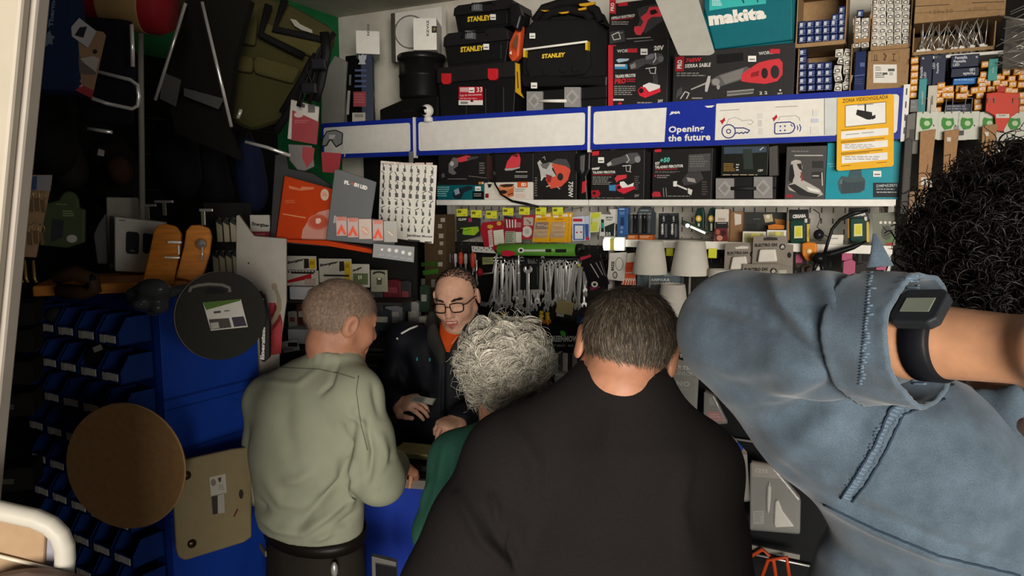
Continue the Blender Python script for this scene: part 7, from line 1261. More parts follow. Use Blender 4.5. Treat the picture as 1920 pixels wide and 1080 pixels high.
# navy LED cartons and orange boxes
t0 = Th('bulb_carton', 'navy LED strip cartons standing on end, left of the orange boxes', 'box', W(-.02), (1724,102,1748,160), None, rz, None); t0.box(.1, ('#1b2238', .4)); t0.prints('print', [('T', 'Pantalla', [(1140,585),(1140,500),(1160,500),(1160,585)], '#b9bcc6', .03), ('T', 'LED', [(1168,585),(1168,540),(1186,540),(1186,585)], '#b9bcc6', .03), ('e', (1155,430,1172,446), '#aab')])
t1 = Th('bulb_carton', 'second navy LED carton on end, right beside the first', 'box', W(-.03), (1749,102,1773,160), None, rz, None); t1.box(.1, ('#20283f', .4)); t1.prints('print', [('T', 'LED', [(1232,515),(1232,470),(1252,470),(1252,515)], '#b9bcc6', .03), ('T', 'Pantalla', [(1262,550),(1262,470),(1280,470),(1280,550)], '#b9bcc6', .03)])
for i, (y0, y1) in enumerate(((102,126),(127,144))):
    t = Th('bulb_carton', ['navy carton lettered Pantalla LED, upper of the flat stack', 'navy carton lettered upside down, lower of the flat stack'][i], 'box', W(-.02), (1783,y0,1836,y1), None, rz, None); t.box(.1, ('#1b2238', .4)); t.prints('print', [('T', 'Pantalla', [(1402,424),(1495,416),(1495,440),(1402,444)], '#c3c6ce', .04), ('T', 'Pantalla', [(1392,452),(1485,446),(1485,466),(1392,472)], '#c3c6ce', .04), ('T', 'LED', [(1388,478),(1436,474),(1436,494),(1388,498)], '#c3c6ce', .04), ('e', (1556,420,1574,436), '#aab')] if i == 0 else [('T', 'LED', [(1552,532),(1510,536),(1510,514),(1552,510)], '#c3c6ce', .04), ('T', 'Pantalla', [(1552,560),(1462,566),(1462,546),(1552,540)], '#c3c6ce', .04)])
t = Th('bulb_carton', 'bright blue flat carton under the navy stack', 'box', W(-.02), (1787,146,1832,158), None, rz, None); t.box(.1, ('#2a6fb8', .4)); t.prints('print', [('lines', (1400,595,1550,610), '#9fc3e6', 1)])
tt = Th('bulb_carton', '', '', W(0), (1706,90,1920,213), None, rz); tt.M = W(.005).M.copy(); tt.L.M = tt.M; tt.L.I = tt.M.inverted(); del t
for (x, y) in ((1628,505),(1605,690),(1605,660),(1598,625),(1590,735),(1580,780),(1575,825),(1365,685),(1365,735),(1440,680),(1442,735),(1510,715),(1755,590),(1836,605),(1838,650),(1908,600),(1908,650),(1680,680),(1745,660),(1808,695),(1855,700),(1870,735),(1908,780),(1908,830),(1100,525),(1098,580),(1096,630),(1094,680),(1092,728),(1300,665),(1296,715),(1288,770),(1275,842),(1905,560),(1908,735),(1330,690),(1332,735),(1470,690),(1472,735),(1550,700),(1620,580),(1640,640),(1715,640),(1780,640),(1720,600),(1790,560),(1100,475),(1870,560),(1262,690),(1258,740)):
    put_bulb('orange', tt, x, y, 56, 46, 'small orange and white bulb box in the jumble right of the yellow sign', 'orange bulb boxes in the jumble', -.0+.012*((x*7+y) % 3), 0, random.uniform(-.06, .06))
for i, (x0, y0, x1, y1, c, lab) in enumerate(((1128,590,1186,840,'#3f8f92','upright teal bulb box left of the white one'),(1196,640,1266,842,'#c9bfae','upright white bulb box between teal and orange boxes'),(1652,440,1722,605,'#3f9a92','teal carded bulb box above the orange jumble'),(1330,780,1520,840,'#2a2d40','flat navy bulb box under the orange boxes'),(1065,745,1125,840,'#77746c','silver bulb tube left of the teal box'))):
    t = Th('bulb_box', lab, 'bulb box', W(.01), (1440+x0/4, y0/4, 1440+x1/4, y1/4), None, rz); t.box(.09, (c, .4)); t.prints('print', [('l', [(x0+(x1-x0)*.5,y1-60),(x0+(x1-x0)*.52,y0+(y1-y0)*.4)], '#8fb0a8' if i != 1 else '#7d766a', 12)] if i < 3 else [('lines', (x0+10,y0+12,x1-10,y1-10), '#8d90a0', 2)])
t = Th('red_pack', 'large bright red pack hanging among the orange bulb boxes', 'pack', W(.05), (1848,168,1912,245), None, rz); g = G(); g.prism(t.pp([(1640,700),(1720,690),(1800,695),(1890,700),(1880,840),(1820,880),(1760,990),(1710,980),(1700,870),(1630,830)]), 0, .01, ('#cc3a22', .45)); t.body(g, .002); t.prints('print', [('r', (1710,855,1810,885), '#d9d0c4'), ('lines', (1730,862,1800,878), '#8a7a70', 1), ('p', [(1725,645),(1780,645),(1775,690),(1720,690)], '#b82b1e')])
for i, (x, c) in enumerate(((1190, 0), (1352, 1), (1495, 2), (1660, 3), (1850, 4))):
    t = Th('bulb_card', ['white and green bulb card, leftmost of the hanging row', 'white and green bulb card, second of the hanging row', 'white and green bulb card, third of the hanging row', 'green bulb card in front of the red pack', 'white and green bulb card at the right edge'][i], 'bulb card', W(.03), (1440+(x-80)/4, 209, 1440+(x+85)/4, 262), 'green and white bulb cards', rz); t.box(.004, ('#c9cabb', .45)); t.prints('print', [('p', [(x-50,900),(x-40,880),(x,890),(x+40,885),(x+45,930),(x+20,965),(x-30,975),(x-52,940)], '#3f8a35'), ('e', (x-20,905,x+25,945), '#b9d0a5'), ('e', (x+48,935,x+58,948), '#333')])
    g = G(); a, b = t.P(x, 850), t.P(x-10, 745); g.tube([(a[0]-.012,-.002,a[1]),(a[0]-.010,-.03,b[1]),(a[0]+.010,-.03,b[1]),(a[0]+.012,-.002,a[1])], .0016, STEEL, 6); t.part('hook', g)
for i, (x0, y0, x1, y1) in enumerate(((1128,970,1245,1420),(1312,970,1425,1300),(1595,930,1708,1300))):
    t = Th('brown_card', ['plain brown cardboard tube card beside the yellow sign', 'plain brown cardboard card, middle of three above the curly hair', 'plain brown cardboard card, rightmost of three above the curly hair'][i], 'card', W(.05+.01*i), (1440+x0/4, y0/4, 1440+x1/4, y1/4), None, rz); g = G(); w, h = t.w/2, t.h; g.prism([(-w*.8,0),(w*.7,0),(w,h),(-w,h*.97)], 0, .012, ('#a47d58', .75, 'card')); t.body(g, .002); t.prints('print', [('r', ((x0+20, y0+360, x0+70, y0+420) if i == 0 else (x0+30, y0+60, x0+60, y0+90)), '#cfc8ba')])
for i, (px, py, w, h, c, lab) in enumerate(((1712,250,.05,.16,'#6d6a63','tall grey clear pack right of the header board end'),(1700,330,.03,.3,'#3b3834','dark hanging strip beside the teal drill box'),(1722,390,.07,.14,'#8a6a4c','brown wrapped goods between teal drill box and curly hair'),(1735,350,.05,.06,'#c9c2b4','small white paper tag on the brown goods'),(1800,248,.05,.06,'#d0cdc4','white pack right of the middle brown card'),(1870,268,.05,.08,'#b9b5aa','clear white pack above the curly hair'),(1905,240,.05,.08,'#c9cdca','pale green clear pack at the right edge'))):
    M = W(.02+.01*(i % 3)).M @ Matrix.Translation((W(.02+.01*(i % 3)).hit(px, py)[0], 0, W(.02+.01*(i % 3)).hit(px, py)[1])); g = G(); g.prism([(-w/2,-h/2),(w/2,-h/2),(w*.45,h*.45),(0,h/2),(-w/2,h*.45)], 0, .02, (c, .4)); o = g.obj('hanging_pack', None, M, .003); g = G(); g.flat([(-w*.25,-h*.2),(w*.25,-h*.2),(w*.25,h*.1),(-w*.25,h*.1)], -.001, '#4a4640'); g.obj('print', o); tag(o, lab, 'pack')
# ================================================================== the people
from mathutils.bvhtree import BVHTree
FOLD = 2.5
def clip(S, p, n):
    n = np.array(n, float); n /= np.linalg.norm(n); X, Y, Z = S.ax[0][:, None, None], S.ax[1][None, :, None], S.ax[2][None, None, :]
    S.D = np.maximum(S.D, ((X-p[0])*n[0]+(Y-p[1])*n[1]+(Z-p[2])*n[2]).astype(np.float32))
def ringcap(S, c, rx, ry, r, sc=(1, 1, 1.8), a0=0, a1=360, n=16, tilt=(0, 0), k=.006):
    P = []
    for i in range(n+1):
        t = R(a0+(a1-a0)*i/n); x, y = rx*math.cos(t), ry*math.sin(t); P.append((np.array([c[0]+x, c[1]+y, c[2]+x*tilt[0]+y*tilt[1]]), r))
    S.chain(P, k, sc)
def bounds(pts, pad): a = np.array(pts); return a.min(0)-pad, a.max(0)+pad
def cloth(B, S, lines=(), n=3, amp=.0022, fr=(38, 29, 33), seed=0):
    V, F = S.mesh(); V = relax(V, F, n)
    if amp:
        N = normals(V, F); q = np.sin(V[:, 0]*fr[0]+seed+2*np.sin(V[:, 2]*fr[2]*.4))*np.sin(V[:, 2]*fr[2]+1.3*np.sin(V[:, 0]*fr[0]*.5+seed))*np.sin(V[:, 1]*fr[1]+seed*.7+.8); V = V+N*(q*amp)[:, None]
    if lines: V = B.local(folds(B.world(V), F, [(a_, w_, h_*FOLD) for a_, w_, h_ in lines])); V = relax(V, F, 1, .3)
    return V, F
def hair_shell(keep, c=(0, -.014, .034), r=(.0805, .1025, .0875), h=.0042):
    S = SDF((-.12, -.15, -.13), (.12, .13, .15), h); S.ell(c, r, .01); X, Y, Z = np.meshgrid(*S.ax, indexing='ij'); P = np.stack([X, Y, Z], -1).reshape(-1, 3)
    S.D = np.maximum(S.D, keep(P).reshape(S.D.shape).astype(np.float32)); V, F = S.mesh(); return relax(V, F, 2), F
def put_head(B, px, py, Y, yaw, pitch, roll, skin, lips='#a3605a', smile=False, nr=(.056, .064), wide=1.0, scale=1.0, to=None, lid=.0):
    """the head on its neck; gives the head's frame inside the person's frame"""
    w = at(px, py, Y); H = B.I @ (Matrix.Translation(w) @ Matrix.Rotation(yaw, 4, 'Z') @ Matrix.Rotation(pitch, 4, 'X') @ Matrix.Rotation(roll, 4, 'Y') @ Matrix.Scale(scale, 4))
    e = np.array(H.inverted() @ Vector(to)); n0 = np.array((0, -.03, -.065))
    V, F = head_sdf(smile=smile, nr=nr, wide=wide, neck=(n0, e), lid=lid).mesh(); V = relax(V, F, 1, .4); mi = head_mats(smile, lid)(V[F].mean(1)); return H, xf(H, V), F, mi
def join(*parts):
    Vs, Fs, Ms = [], [], []; b = 0
    for V, F, mi in parts: Vs.append(V); Fs.append(F+b); Ms.append(np.broadcast_to(np.asarray(mi, int), (len(F),))); b += len(V)
    return np.concatenate(Vs), np.concatenate(Fs), np.concatenate(Ms)
def legs(B, hip, ankles, mt, shoe, w=.165, d=.66, top=None, knee=.04):
    """trousers down to the floor, and shoes"""
    z0 = hip[2]; S = SDF(*bounds([hip+[.32, .35, .2], hip-[.32, .3, 0], (hip[0]-.3, hip[1]-.3, .05), (hip[0]+.3, hip[1]+.3, .05)], .02), .013)
    S.cap(hip+[0, 0, .02], hip-[0, 0, .12], w, w*1.02, .03, 'add', (1, d, 1))
    for a in ankles:
        s_ = 1 if a[0] > hip[0] else -1; h = hip+np.array([s_*.09, 0, -.12]); k_ = np.array([(h[0]+a[0])/2, (h[1]+a[1])/2+knee, (h[2]+a[2])/2]); S.chain([(h, .095), (k_, .072), (a, .06)], .03)
    if top is not None: clip(S, (0, 0, top), (0, 0, 1))
    V, F = cloth(B, S, (), 2, .003); B.put('trousers', V, F, [mt])
    for a in ankles:
        S = SDF((a[0]-.07, a[1]-.12, -.0), (a[0]+.07, a[1]+.24, .16), .008); S.cap((a[0], a[1]-.03, .045), (a[0], a[1]+.13, .04), .044, .036, .03, 'add', (1, 1, .9)); S.cap((a[0], a[1], .06), (a[0], a[1], .12), .045, .05, .03); clip(S, (0, 0, .005), (0, 0, -1)); V, F = S.mesh(); B.put('shoe', relax(V, F, 2), F, [shoe])
def stitches(B, V, F, lines, mt, name, r=.0016, dash=None, lift=.001):
    """seam lines laid on the cloth where the photograph shows them"""
    bv = BVHTree.FromPolygons(B.world(V).tolist(), F.tolist()); g = G(); I = B.I
    for pts in lines:
        P = []
        for (a, b), (c, d) in zip(pts[:-1], pts[1:]):
            n = max(2, int(math.hypot(c-a, d-b)/(dash or 6)))
            for i in range(n): P.append((a+(c-a)*i/n, b+(d-b)*i/n))
        Q = []
        for x, y in P:
            h = bv.ray_cast(CAMP, ray(x, y).normalized())
            if h[0] is not None: Q.append(I @ (h[0]+h[1]*lift))
        if dash:
            for i in range(0, len(Q)-1, 2): g.tube([Q[i], Q[i].lerp(Q[i+1], .7)], r, mt, 5)
        elif len(Q) > 1: g.tube(Q, r, mt, 5)
    return g.obj(name, B.root)
SK = [('#b98468', .55, 'skin'), ('#a0625a', .5, 'skin'), ('#d9d3ca', .25), ('#2c221c', .2)]
# ------------------------------------------------------------------ the man in the sage green shirt
B = Body('person with short fair hair in a sage green shirt, standing at the counter', 588, 1040, 2.0, R(-32)); J = B.J
SH = ('#92947f', .85, 'shirt')
pts = dict(pel=J(586, 1010, 2.0), wai=J(580, 950, 2.0), mid=J(574, 860, 2.0), che=J(580, 800, 2.0), upp=J(598, 758, 2.0), nek=J(634, 668, 2.02), sr=J(664, 742, 1.93), sl=J(508, 752, 2.10), er=J(712, 900, 1.90), wr=J(738, 872, 2.12), el=J(480, 905, 2.12), wl=J(520, 960, 2.32))
lo, hi = bounds(list(pts.values()), .2); S = SDF(lo, hi, .0062); p = pts
S.chain([(p['pel'], .158), (p['wai'], .170), (p['mid'], .180), (p['che'], .172), (p['upp'], .125)], .03, (1, .70, 1))
for s_ in ('sr', 'sl'): S.cap(p[s_], p['nek']+np.array([0, 0, -.02]), .066, .056, .05); S.cap(p[s_], p['upp'], .07, .09, .05)
S.chain([(p['sr'], .070), ((p['sr']+p['er'])/2, .070), (p['er'], .066), (p['wr'], .050)], .025); S.chain([(p['sl'], .066), (p['el'], .058), (p['wl'], .046)], .025)
ringcap(S, p['nek']+np.array([0, .0, -.028]), .070, .074, .012, (1, 1, 2.2), tilt=(0, -.42))
hem = J(590, 985, 2.0)[2]; clip(S, (0, 0, hem), (0, 0, -1))
fl = [([(668, 770), (655, 830), (640, 880)], 9, -.006), ([(688, 790), (700, 850), (690, 900)], 6, -.007), ([(640, 800), (655, 860), (640, 900), (600, 950)], 8, -.007), ([(655, 780), (690, 800)], 6, .005), ([(660, 900), (600, 940), (560, 985)], 9, -.007), ([(655, 930), (610, 970), (570, 1000)], 8, .007), ([(670, 960), (620, 1000)], 7, -.006), ([(640, 990), (590, 1012)], 7, .006),
      ([(655, 850), (665, 900), (655, 950)], 7, .007), ([(500, 900), (530, 940), (580, 950)], 12, .005), ([(480, 960), (520, 990), (560, 1000)], 9, .006), ([(470, 930), (500, 960)], 8, -.006), ([(640, 660), (620, 720), (600, 740)], 4, -.004), ([(715, 820), (725, 870), (712, 915)], 8, .006), ([(735, 850), (720, 890), (705, 925)], 7, -.006), ([(700, 720), (712, 780)], 7, -.004), ([(600, 690), (560, 720), (500, 715)], 6, .002), ([(540, 700), (535, 800), (550, 860)], 16, -.003), ([(590, 880), (560, 900), (530, 905)], 10, .004)]
V, F = cloth(B, S, fl, 2, .0016); B.put('shirt', V, F, [SH]); SV, SF = V, F
stitches(B, V, F, [[(478, 700), (530, 690), (600, 693), (640, 702), (672, 712)], [(672, 705), (668, 735), (676, 790), (690, 850)]], ('#6a6c5e', .8), 'seam', .0013)
H, HV, HF, hm = put_head(B, 640, 604, 2.03, R(-50), R(-16), R(4), None, to=p['nek']-np.array([0, 0, .03]))
S = SDF(*bounds([p['wr'], J(757, 880, 2.26), J(770, 850, 2.2)], .07), .0035); S.cap(p['er'], p['wr'], .034, .028, .01)
d = J(757, 876, 2.28)-p['wr']; hand_sdf(S, p['wr']+d*.25, d, (0.2, 0, 1), 1.0, .45, True); V2, F2 = S.mesh()
S = SDF(lo, hi, .016); S.chain([(p['pel'], .12), (p['mid'], .14), (p['upp'], .09), (p['nek'], .05)], .03, (1, .66, 1)); S.chain([(p['sr'], .045), (p['er'], .042), (p['wr'], .03)], .02); S.chain([(p['sl'], .045), (p['el'], .042), (p['wl'], .03)], .02); V3, F3 = S.mesh()
V, F, mi = join((HV, HF, hm), (V2, F2, 0), (V3, F3, 0)); B.put('body', V, F, [('#ac775c', .55, 'skin')]+SK[1:], lambda C: mi)
keep = lambda P: (P[:, 2] > np.where(P[:, 1] > .02, .045+(P[:, 1]-.02)*.4, .03+(P[:, 1]-.02)*.78)) & (P[:, 2] > -.075)
kd = lambda P: np.maximum(np.where(P[:, 1] > .02, .04+(P[:, 1]-.02)*.4, .028+(P[:, 1]-.02)*.78)-P[:, 2], -.07-P[:, 2])
HV2, HF2 = hair_shell(kd, r=(.0795, .1015, .0865)); HC = ('#80705e', .7, 'hair')
P_, N_ = scalp(5200, keep, 3, r=(.0798, .1018, .0868)); D_ = np.stack([P_[:, 0]*2+.25, np.where(P_[:, 2] > .09, .5, -.25), np.where(P_[:, 2] > .09, -.2, -1.0)], 1)
V4, F4 = strands(P_, N_, D_, .028, .0010, 0, .06, 3, 4, 0, .09); V, F, mi2 = join((HV2, HF2, 0), (V4, F4, 1)); B.put('hair', xf(H, V), F, [('#735f50', .7, 'hair'), ('#877160', .55, 'hair')], lambda C: mi2)
legs(B, J(592, 1060, 2.0), [np.array([-.11, 0, .08]), np.array([.11, -.03, .08])], ('#241f19', .85, 'fab'), ('#1d1712', .5), .165, .7, hem+.012)
g = G(); c = J(590, 990, 2.0); P_ = [(c[0]+.171*math.cos(t), c[1]+.121*math.sin(t), c[2]-.004+.004*math.sin(t*2)) for t in [2*math.pi*i/40 for i in range(40)]]
V = []; F = []
for q in P_: V += [(q[0], q[1], q[2]-.017), (q[0], q[1], q[2]+.017), ((q[0]-c[0])*.975+c[0], (q[1]-c[1])*.975+c[1], q[2]+.017), ((q[0]-c[0])*.975+c[0], (q[1]-c[1])*.975+c[1], q[2]-.017)]
for i in range(40):
    a, b = i*4, (i+1) % 40*4; F += [(a+k, b+k, b+(k+1) % 4, a+(k+1) % 4) for k in range(4)]
g.add(V, F, ('#15100c', .45), True); bl = g.obj('belt', B.root)
g = G(); t0 = J(582, 1044, 1.86); g.box(-.03, .03, -.004, .0, -.008, .008, ('#6b6250', .6)); g.obj('patch', B.root, Matrix.Translation((c[0]-.075, c[1]-.122, c[2]-.034)) @ Matrix.Rotation(R(-24), 4, 'Z'), 0, 'tan label patch')
g = G(); g.ball((0, 0, 0), .010, STEEL, 12, 1, 1, 2.2); g.obj('key_clip', B.root, Matrix.Translation((c[0]+.155, c[1]-.075, c[2]-.05)))
# ------------------------------------------------------------------ the shopkeeper
B = Body('smiling person with glasses in dark jacket over orange shirt, facing the viewer', 845, 1000, 2.80, R(172)); J = B.J
pts = dict(pel=J(845, 960, 2.80), wai=J(842, 860, 2.80), che=J(838, 760, 2.78), upp=J(842, 690, 2.78), nek=J(852, 622, 2.80), sr=J(760, 640, 2.82), sl=J(934, 650, 2.78), er=J(733, 735, 2.78), wr=J(742, 757, 2.58), el=J(935, 770, 2.72), wl=J(862, 782, 2.50))
lo, hi = bounds(list(pts.values()), .2); S = SDF(lo, hi, .0065); p = pts; JK = ('#12151c', .6, 'fab')
S.chain([(p['pel'], .175), (p['wai'], .195), (p['che'], .195), (p['upp'], .13)], .03, (1, .62, 1))
for s_ in ('sr', 'sl'): S.cap(p[s_], p['nek']+np.array([0, 0, -.05]), .062, .055, .05); S.cap(p[s_], p['upp'], .07, .09, .05)
S.chain([(p['sr'], .066), (p['er'], .062), (p['wr'], .046)], .02); S.chain([(p['sl'], .066), (p['el'], .062), (p['wl'], .047)], .02)
S.cap(p['nek']+np.array([0, .02, .02]), p['nek']+np.array([0, .14, -.035]), .03, .026, .01, 'sub')
fl = [([(770, 660), (790, 720), (800, 780)], 10, .005), ([(745, 690), (760, 730)], 8, -.005), ([(880, 680), (890, 740), (870, 800)], 12, .005), ([(800, 650), (810, 700)], 8, -.004), ([(930, 700), (900, 740)], 9, -.005), ([(832, 660), (830, 830)], 3, -.004)]
V, F = cloth(B, S, fl, 3, .0025, seed=2); B.put('jacket', V, F, [JK])
stitches(B, V, F, [[(834, 640), (832, 700), (828, 780), (826, 830)]], ('#2c2f36', .4), 'zip', .0022)
stitches(B, V, F, [[(752, 626), (768, 617), (790, 609)], [(744, 636), (748, 631)], [(902, 617), (916, 624)]], ('#e8e6e0', .35), 'piping', .0045)
stitches(B, V, F, [[(782, 670), (782, 683)], [(806, 671), (806, 684)]], ('#3fb6b4', .4), 'mark', .003)
stitches(B, V, F, [[(834, 645), (834, 656)], [(832, 656), (830, 672)]], ('#c9c7c2', .3, 'met'), 'zip_pull', .0028)
S = SDF(*bounds([p['nek']], .19), .005)   # the open fleece collar
for sg in (-1, 1):
    S.chain([(p['nek']+np.array([0, -.085, .035]), .016), (p['nek']+np.array([sg*.065, -.055, .038]), .019), (p['nek']+np.array([sg*.088, .01, .03]), .021), (p['nek']+np.array([sg*.068, .072, -.012]), .022), (p['nek']+np.array([sg*.024, .118, -.072]), .018)], .012, (1, 1, 2.3))
V, F = cloth(B, S, (), 2, .001); B.put('collar', V, F, [('#34332f', .95, 'fab')])
S = SDF(*bounds([p['nek']], .15), .006); S.chain([(p['nek']+np.array([0, .01, .022]), .055), (p['nek']+np.array([0, .055, -.05]), .06)], .02, (1, .8, 1)); V, F = S.mesh(); B.put('orange_shirt', relax(V, F, 2), F, [('#d9541c', .85, 'fab')])
H, HV, HF, hm = put_head(B, 856, 560, 2.78, R(166), R(-15), R(5), None, smile=True, lid=.0052, nr=(.058, .060), wide=1.03, to=p['nek']-np.array([0, 0, .03]))
S = SDF(*bounds([p['wr'], J(765, 752, 2.46), J(815, 752, 2.46)], .08), .0032); S.cap(p['er'], p['wr'], .034, .03, .01); d = J(790, 752, 2.48)-p['wr']; hand_sdf(S, p['wr']+d*.10, d, (0, 0.6, .8), .98, .5, True); V2, F2 = S.mesh()
S = SDF(*bounds([p['wl'], J(830, 798, 2.40)], .10), .0032); S.cap(p['el'], p['wl'], .034, .03, .01); d = J(830, 800, 2.40)-p['wl']; hand_sdf(S, p['wl']+d*.10, d, (0, 0.5, .85), .98, .55, False); V5, F5 = S.mesh()
S = SDF(lo, hi, .016); S.chain([(p['pel'], .12), (p['che'], .14), (p['upp'], .09), (p['nek'], .05)], .03, (1, .6, 1)); S.chain([(p['sr'], .045), (p['er'], .042), (p['wr'], .03)], .02); S.chain([(p['sl'], .045), (p['el'], .042), (p['wl'], .03)], .02); V3, F3 = S.mesh()
V, F, mi3 = join((HV, HF, hm), (V2, F2, 0), (V5, F5, 0), (V3, F3, 0)); B.put('body', V, F, [('#dba98e', .5, 'skin'), ('#bd6f62', .45, 'skin'), ('#ece6da', .25), ('#2c221c', .2)], lambda C: mi3)
keep2 = lambda P: (P[:, 2] > np.where(P[:, 1] > .025, .092+(P[:, 1]-.025)*1.0, .0+(P[:, 1]-.03)*.5)) & (P[:, 2] > -.06) & ((P[:, 1] < .012) | (P[:, 2] > .08)) & (P[:, 1] < .045)
P_, N_ = scalp(4500, keep2, 5, r=(.0797, .1005, .0852)); V, F = strands(P_, N_, np.stack([P_[:, 0]*2, -.4+0*P_[:, 0], -.6+0*P_[:, 0]], 1), .011, .0011, 0, .12, 5, 2); B.put('hair', xf(H, V), F, [('#17120f', .6, 'hair')])
P_ = []; g = np.random.default_rng(9); bv = BVHTree.FromPolygons(xf(H.inverted(), HV).tolist(), HF.tolist())
for sx in (-1, 1):
    for i in range(220):
        t = g.uniform(0, 1); h_ = bv.ray_cast(Vector((sx*(.014+.034*t), .2, .027+.005*math.sin(t*2.6)+g.normal(0, .0016))), Vector((0, -1, 0)))
        if h_[0] is not None: P_.append(h_[0][:])
P_ = np.array(P_); N_ = np.tile([0, 1., .2], (len(P_), 1)); V, F = strands(P_, N_, np.stack([np.sign(P_[:, 0]), 0*P_[:, 0], .2+0*P_[:, 0]], 1), .009, .0009, 0, .2, 6, 2); B.put('eyebrow_hair', xf(H, V), F, [('#2a1e18', .6, 'hair')])
g = G(); FRM = ('#0b0b0c', .25)
for sx in (-1, 1):
    q = [(-.024, .016), (-.010, .018), (.012, .0178), (.0245, .014), (.0255, 0), (.0225, -.014), (.012, -.0185), (-.010, -.0185), (-.021, -.0145), (-.0245, 0)]
    g.tube([(sx*(.034+a), .107-abs(sx*(.034+a))*.16, .003+b) for a, b in q], .0022, FRM, 6, True)
    g.tube([(sx*.059, .098, .012), (sx*.072, .088, .013), (sx*.083, .02, .012), (sx*.084, -.012, .004)], .002, FRM, 6)
g.tube([(-.0095, .106, .008), (0, .110, .0105), (.0095, .106, .008)], .002, FRM, 6)
gl = g.obj('glasses', B.root, H); g = G()
for sx in (-1, 1): g.add([(sx*(.034+a), .1068-abs(sx*(.034+a))*.16, .003+b) for a, b in ((-.022, .015), (.022, .014), (.022, -.015), (-.02, -.016))], [(0, 1, 2, 3)], ('#d8dcdc', .05, 'clear'))
legs(B, J(845, 990, 2.80), [np.array([-.11, 0, .08]), np.array([.11, .02, .08])], ('#15161a', .85, 'fab'), ('#111111', .5), .17, .66, J(845, 975, 2.8)[2])
# the banknote and card in the hand
M = Fr(at(793, 750, 2.44), R(-10), R(-62), R(8)).M; g = G(); g.box(-.042, .042, 0, .0012, -.016, .016, ('#8f8f86', .5, 'paper')); o = g.obj('banknote', None, M); tag(o, 'grey banknote held between the shopkeeper\'s fingers', 'banknote'); g = G(); g.box(-.036, .0, -.001, 0, -.010, .010, '#6f7068'); g.box(.008, .036, -.001, 0, -.012, .012, '#b9b7ad'); g.obj('print', o)
# ------------------------------------------------------------------ the woman with white curls
B = Body('person with curly white hair in a teal top, standing before the counter', 950, 1080, 1.68, R(-8)); J = B.J
pts = dict(pel=J(950, 1100, 1.68), che=J(950, 950, 1.68), upp=J(950, 880, 1.68), nek=J(948, 790, 1.68), sr=J(1052, 868, 1.66), sl=J(858, 862, 1.70), el=J(820, 1000, 1.66), wl=J(850, 985, 1.90), er=J(1095, 1010, 1.66), wr=J(1050, 990, 1.9))
lo, hi = bounds(list(pts.values()), .2); S = SDF(lo, hi, .008); p = pts
S.chain([(p['pel'], .17), (p['che'], .165), (p['upp'], .11)], .03, (1, .66, 1))
for s_, e, w_ in (('sr', 'er', 'wr'), ('sl', 'el', 'wl')): S.cap(p[s_], p['nek']+np.array([0, 0, -.05]), .058, .05, .05); S.cap(p[s_], p['upp'], .06, .08, .05); S.chain([(p[s_], .062), (p[e], .058), (p[w_], .045)], .02)
V, F = cloth(B, S, [([(835, 830), (825, 900), (805, 960)], 8, .004), ([(850, 850), (840, 920)], 7, -.004), ([(810, 900), (790, 950)], 6, .004)], 3, .002, seed=4); B.put('top', V, F, [('#2c5849', .9, 'fab')])
H, HV, HF, hm = put_head(B, 948, 706, 1.68, R(-12), R(-14), 0, None, nr=(.048, .055), to=p['nek']-np.array([0, 0, .03]))
S = SDF(lo, hi, .014); S.chain([(p['pel'], .12), (p['upp'], .08), (p['nek'], .046)], .03, (1, .62, 1)); S.chain([(p['sl'], .04), (p['el'], .036), (p['wl'], .026)], .02); S.chain([(p['sr'], .04), (p['er'], .036), (p['wr'], .026)], .02); V3, F3 = S.mesh()
S = SDF(*bounds([p['wl']], .17), .004); d = J(860, 960, 2.05)-p['wl']; S.cap(p['el'], p['wl'], .032, .026, .01); hand_sdf(S, p['wl'], d, (0, 0, 1), .9, .4, False); V2, F2 = S.mesh(); S = SDF(*bounds([p['wr']], .17), .004); d = J(1040, 970, 2.05)-p['wr']; S.cap(p['er'], p['wr'], .032, .026, .01); hand_sdf(S, p['wr'], d, (0, 0, 1), .9, .4, True); V5, F5 = S.mesh()
V, F, mi4 = join((HV, HF, hm), (V3, F3, 0), (V2, F2, 0), (V5, F5, 0)); B.put('body', V, F, SK, lambda C: mi4)
kp = lambda P: (P[:, 2] > np.where(P[:, 1] > .03, .05, -.075+(P[:, 1]+.1)*.35))
P_, N_ = scalp(340, kp, 8, r=(0.0840, 0.1050, 0.0898)); parts_ = []
for q in range(16):       # each lock is a bundle of fine strands following one loose ringlet
    o_ = np.tile(np.random.default_rng(40+q).normal(0, .0042, 3), (len(P_), 1))+np.random.default_rng(90+q).normal(0, .0016, P_.shape); Va, Fa = curls(P_+o_, N_, .0205+.0007*(q % 5), .85+.02*(q % 4), .036, .0012, 8, 16, 3, .55); parts_.append((Va, Fa, (0, 1, 0, 3)[q % 4]))
V, F, mq = join(*parts_)
P2, N2 = scalp(260, kp, 18, r=(0.0898, 0.1108, 0.0955)); Vb, Fb = curls(P2, N2, .016, 1.1, .045, .0007, 18, 16, 3, .3)
V4, F4 = strands(*scalp(3500, kp, 28, r=(0.0859, 0.1070, 0.0917)), np.tile([.2, -.2, -.5], (3500, 1)), .035, .0011, .2, .18, 28, 5)
V5, F5 = hair_shell(lambda P: np.maximum(np.where(P[:, 1] > .03, .05, -.078+(P[:, 1]+.1)*.35)-P[:, 2], -.2), r=(0.0869, 0.1079, 0.0926))
V, F, mi5 = join((V, F, mq), (Vb, Fb, 1), (V4, F4, 1), (V5, F5, 2)); B.put('hair', xf(H, V), F, [('#bdb6a6', .5, 'hair'), ('#d6d0c2', .5, 'hair'), ('#8d8575', .7, 'hair'), ('#a8a191', .5, 'hair')], lambda C: mi5)
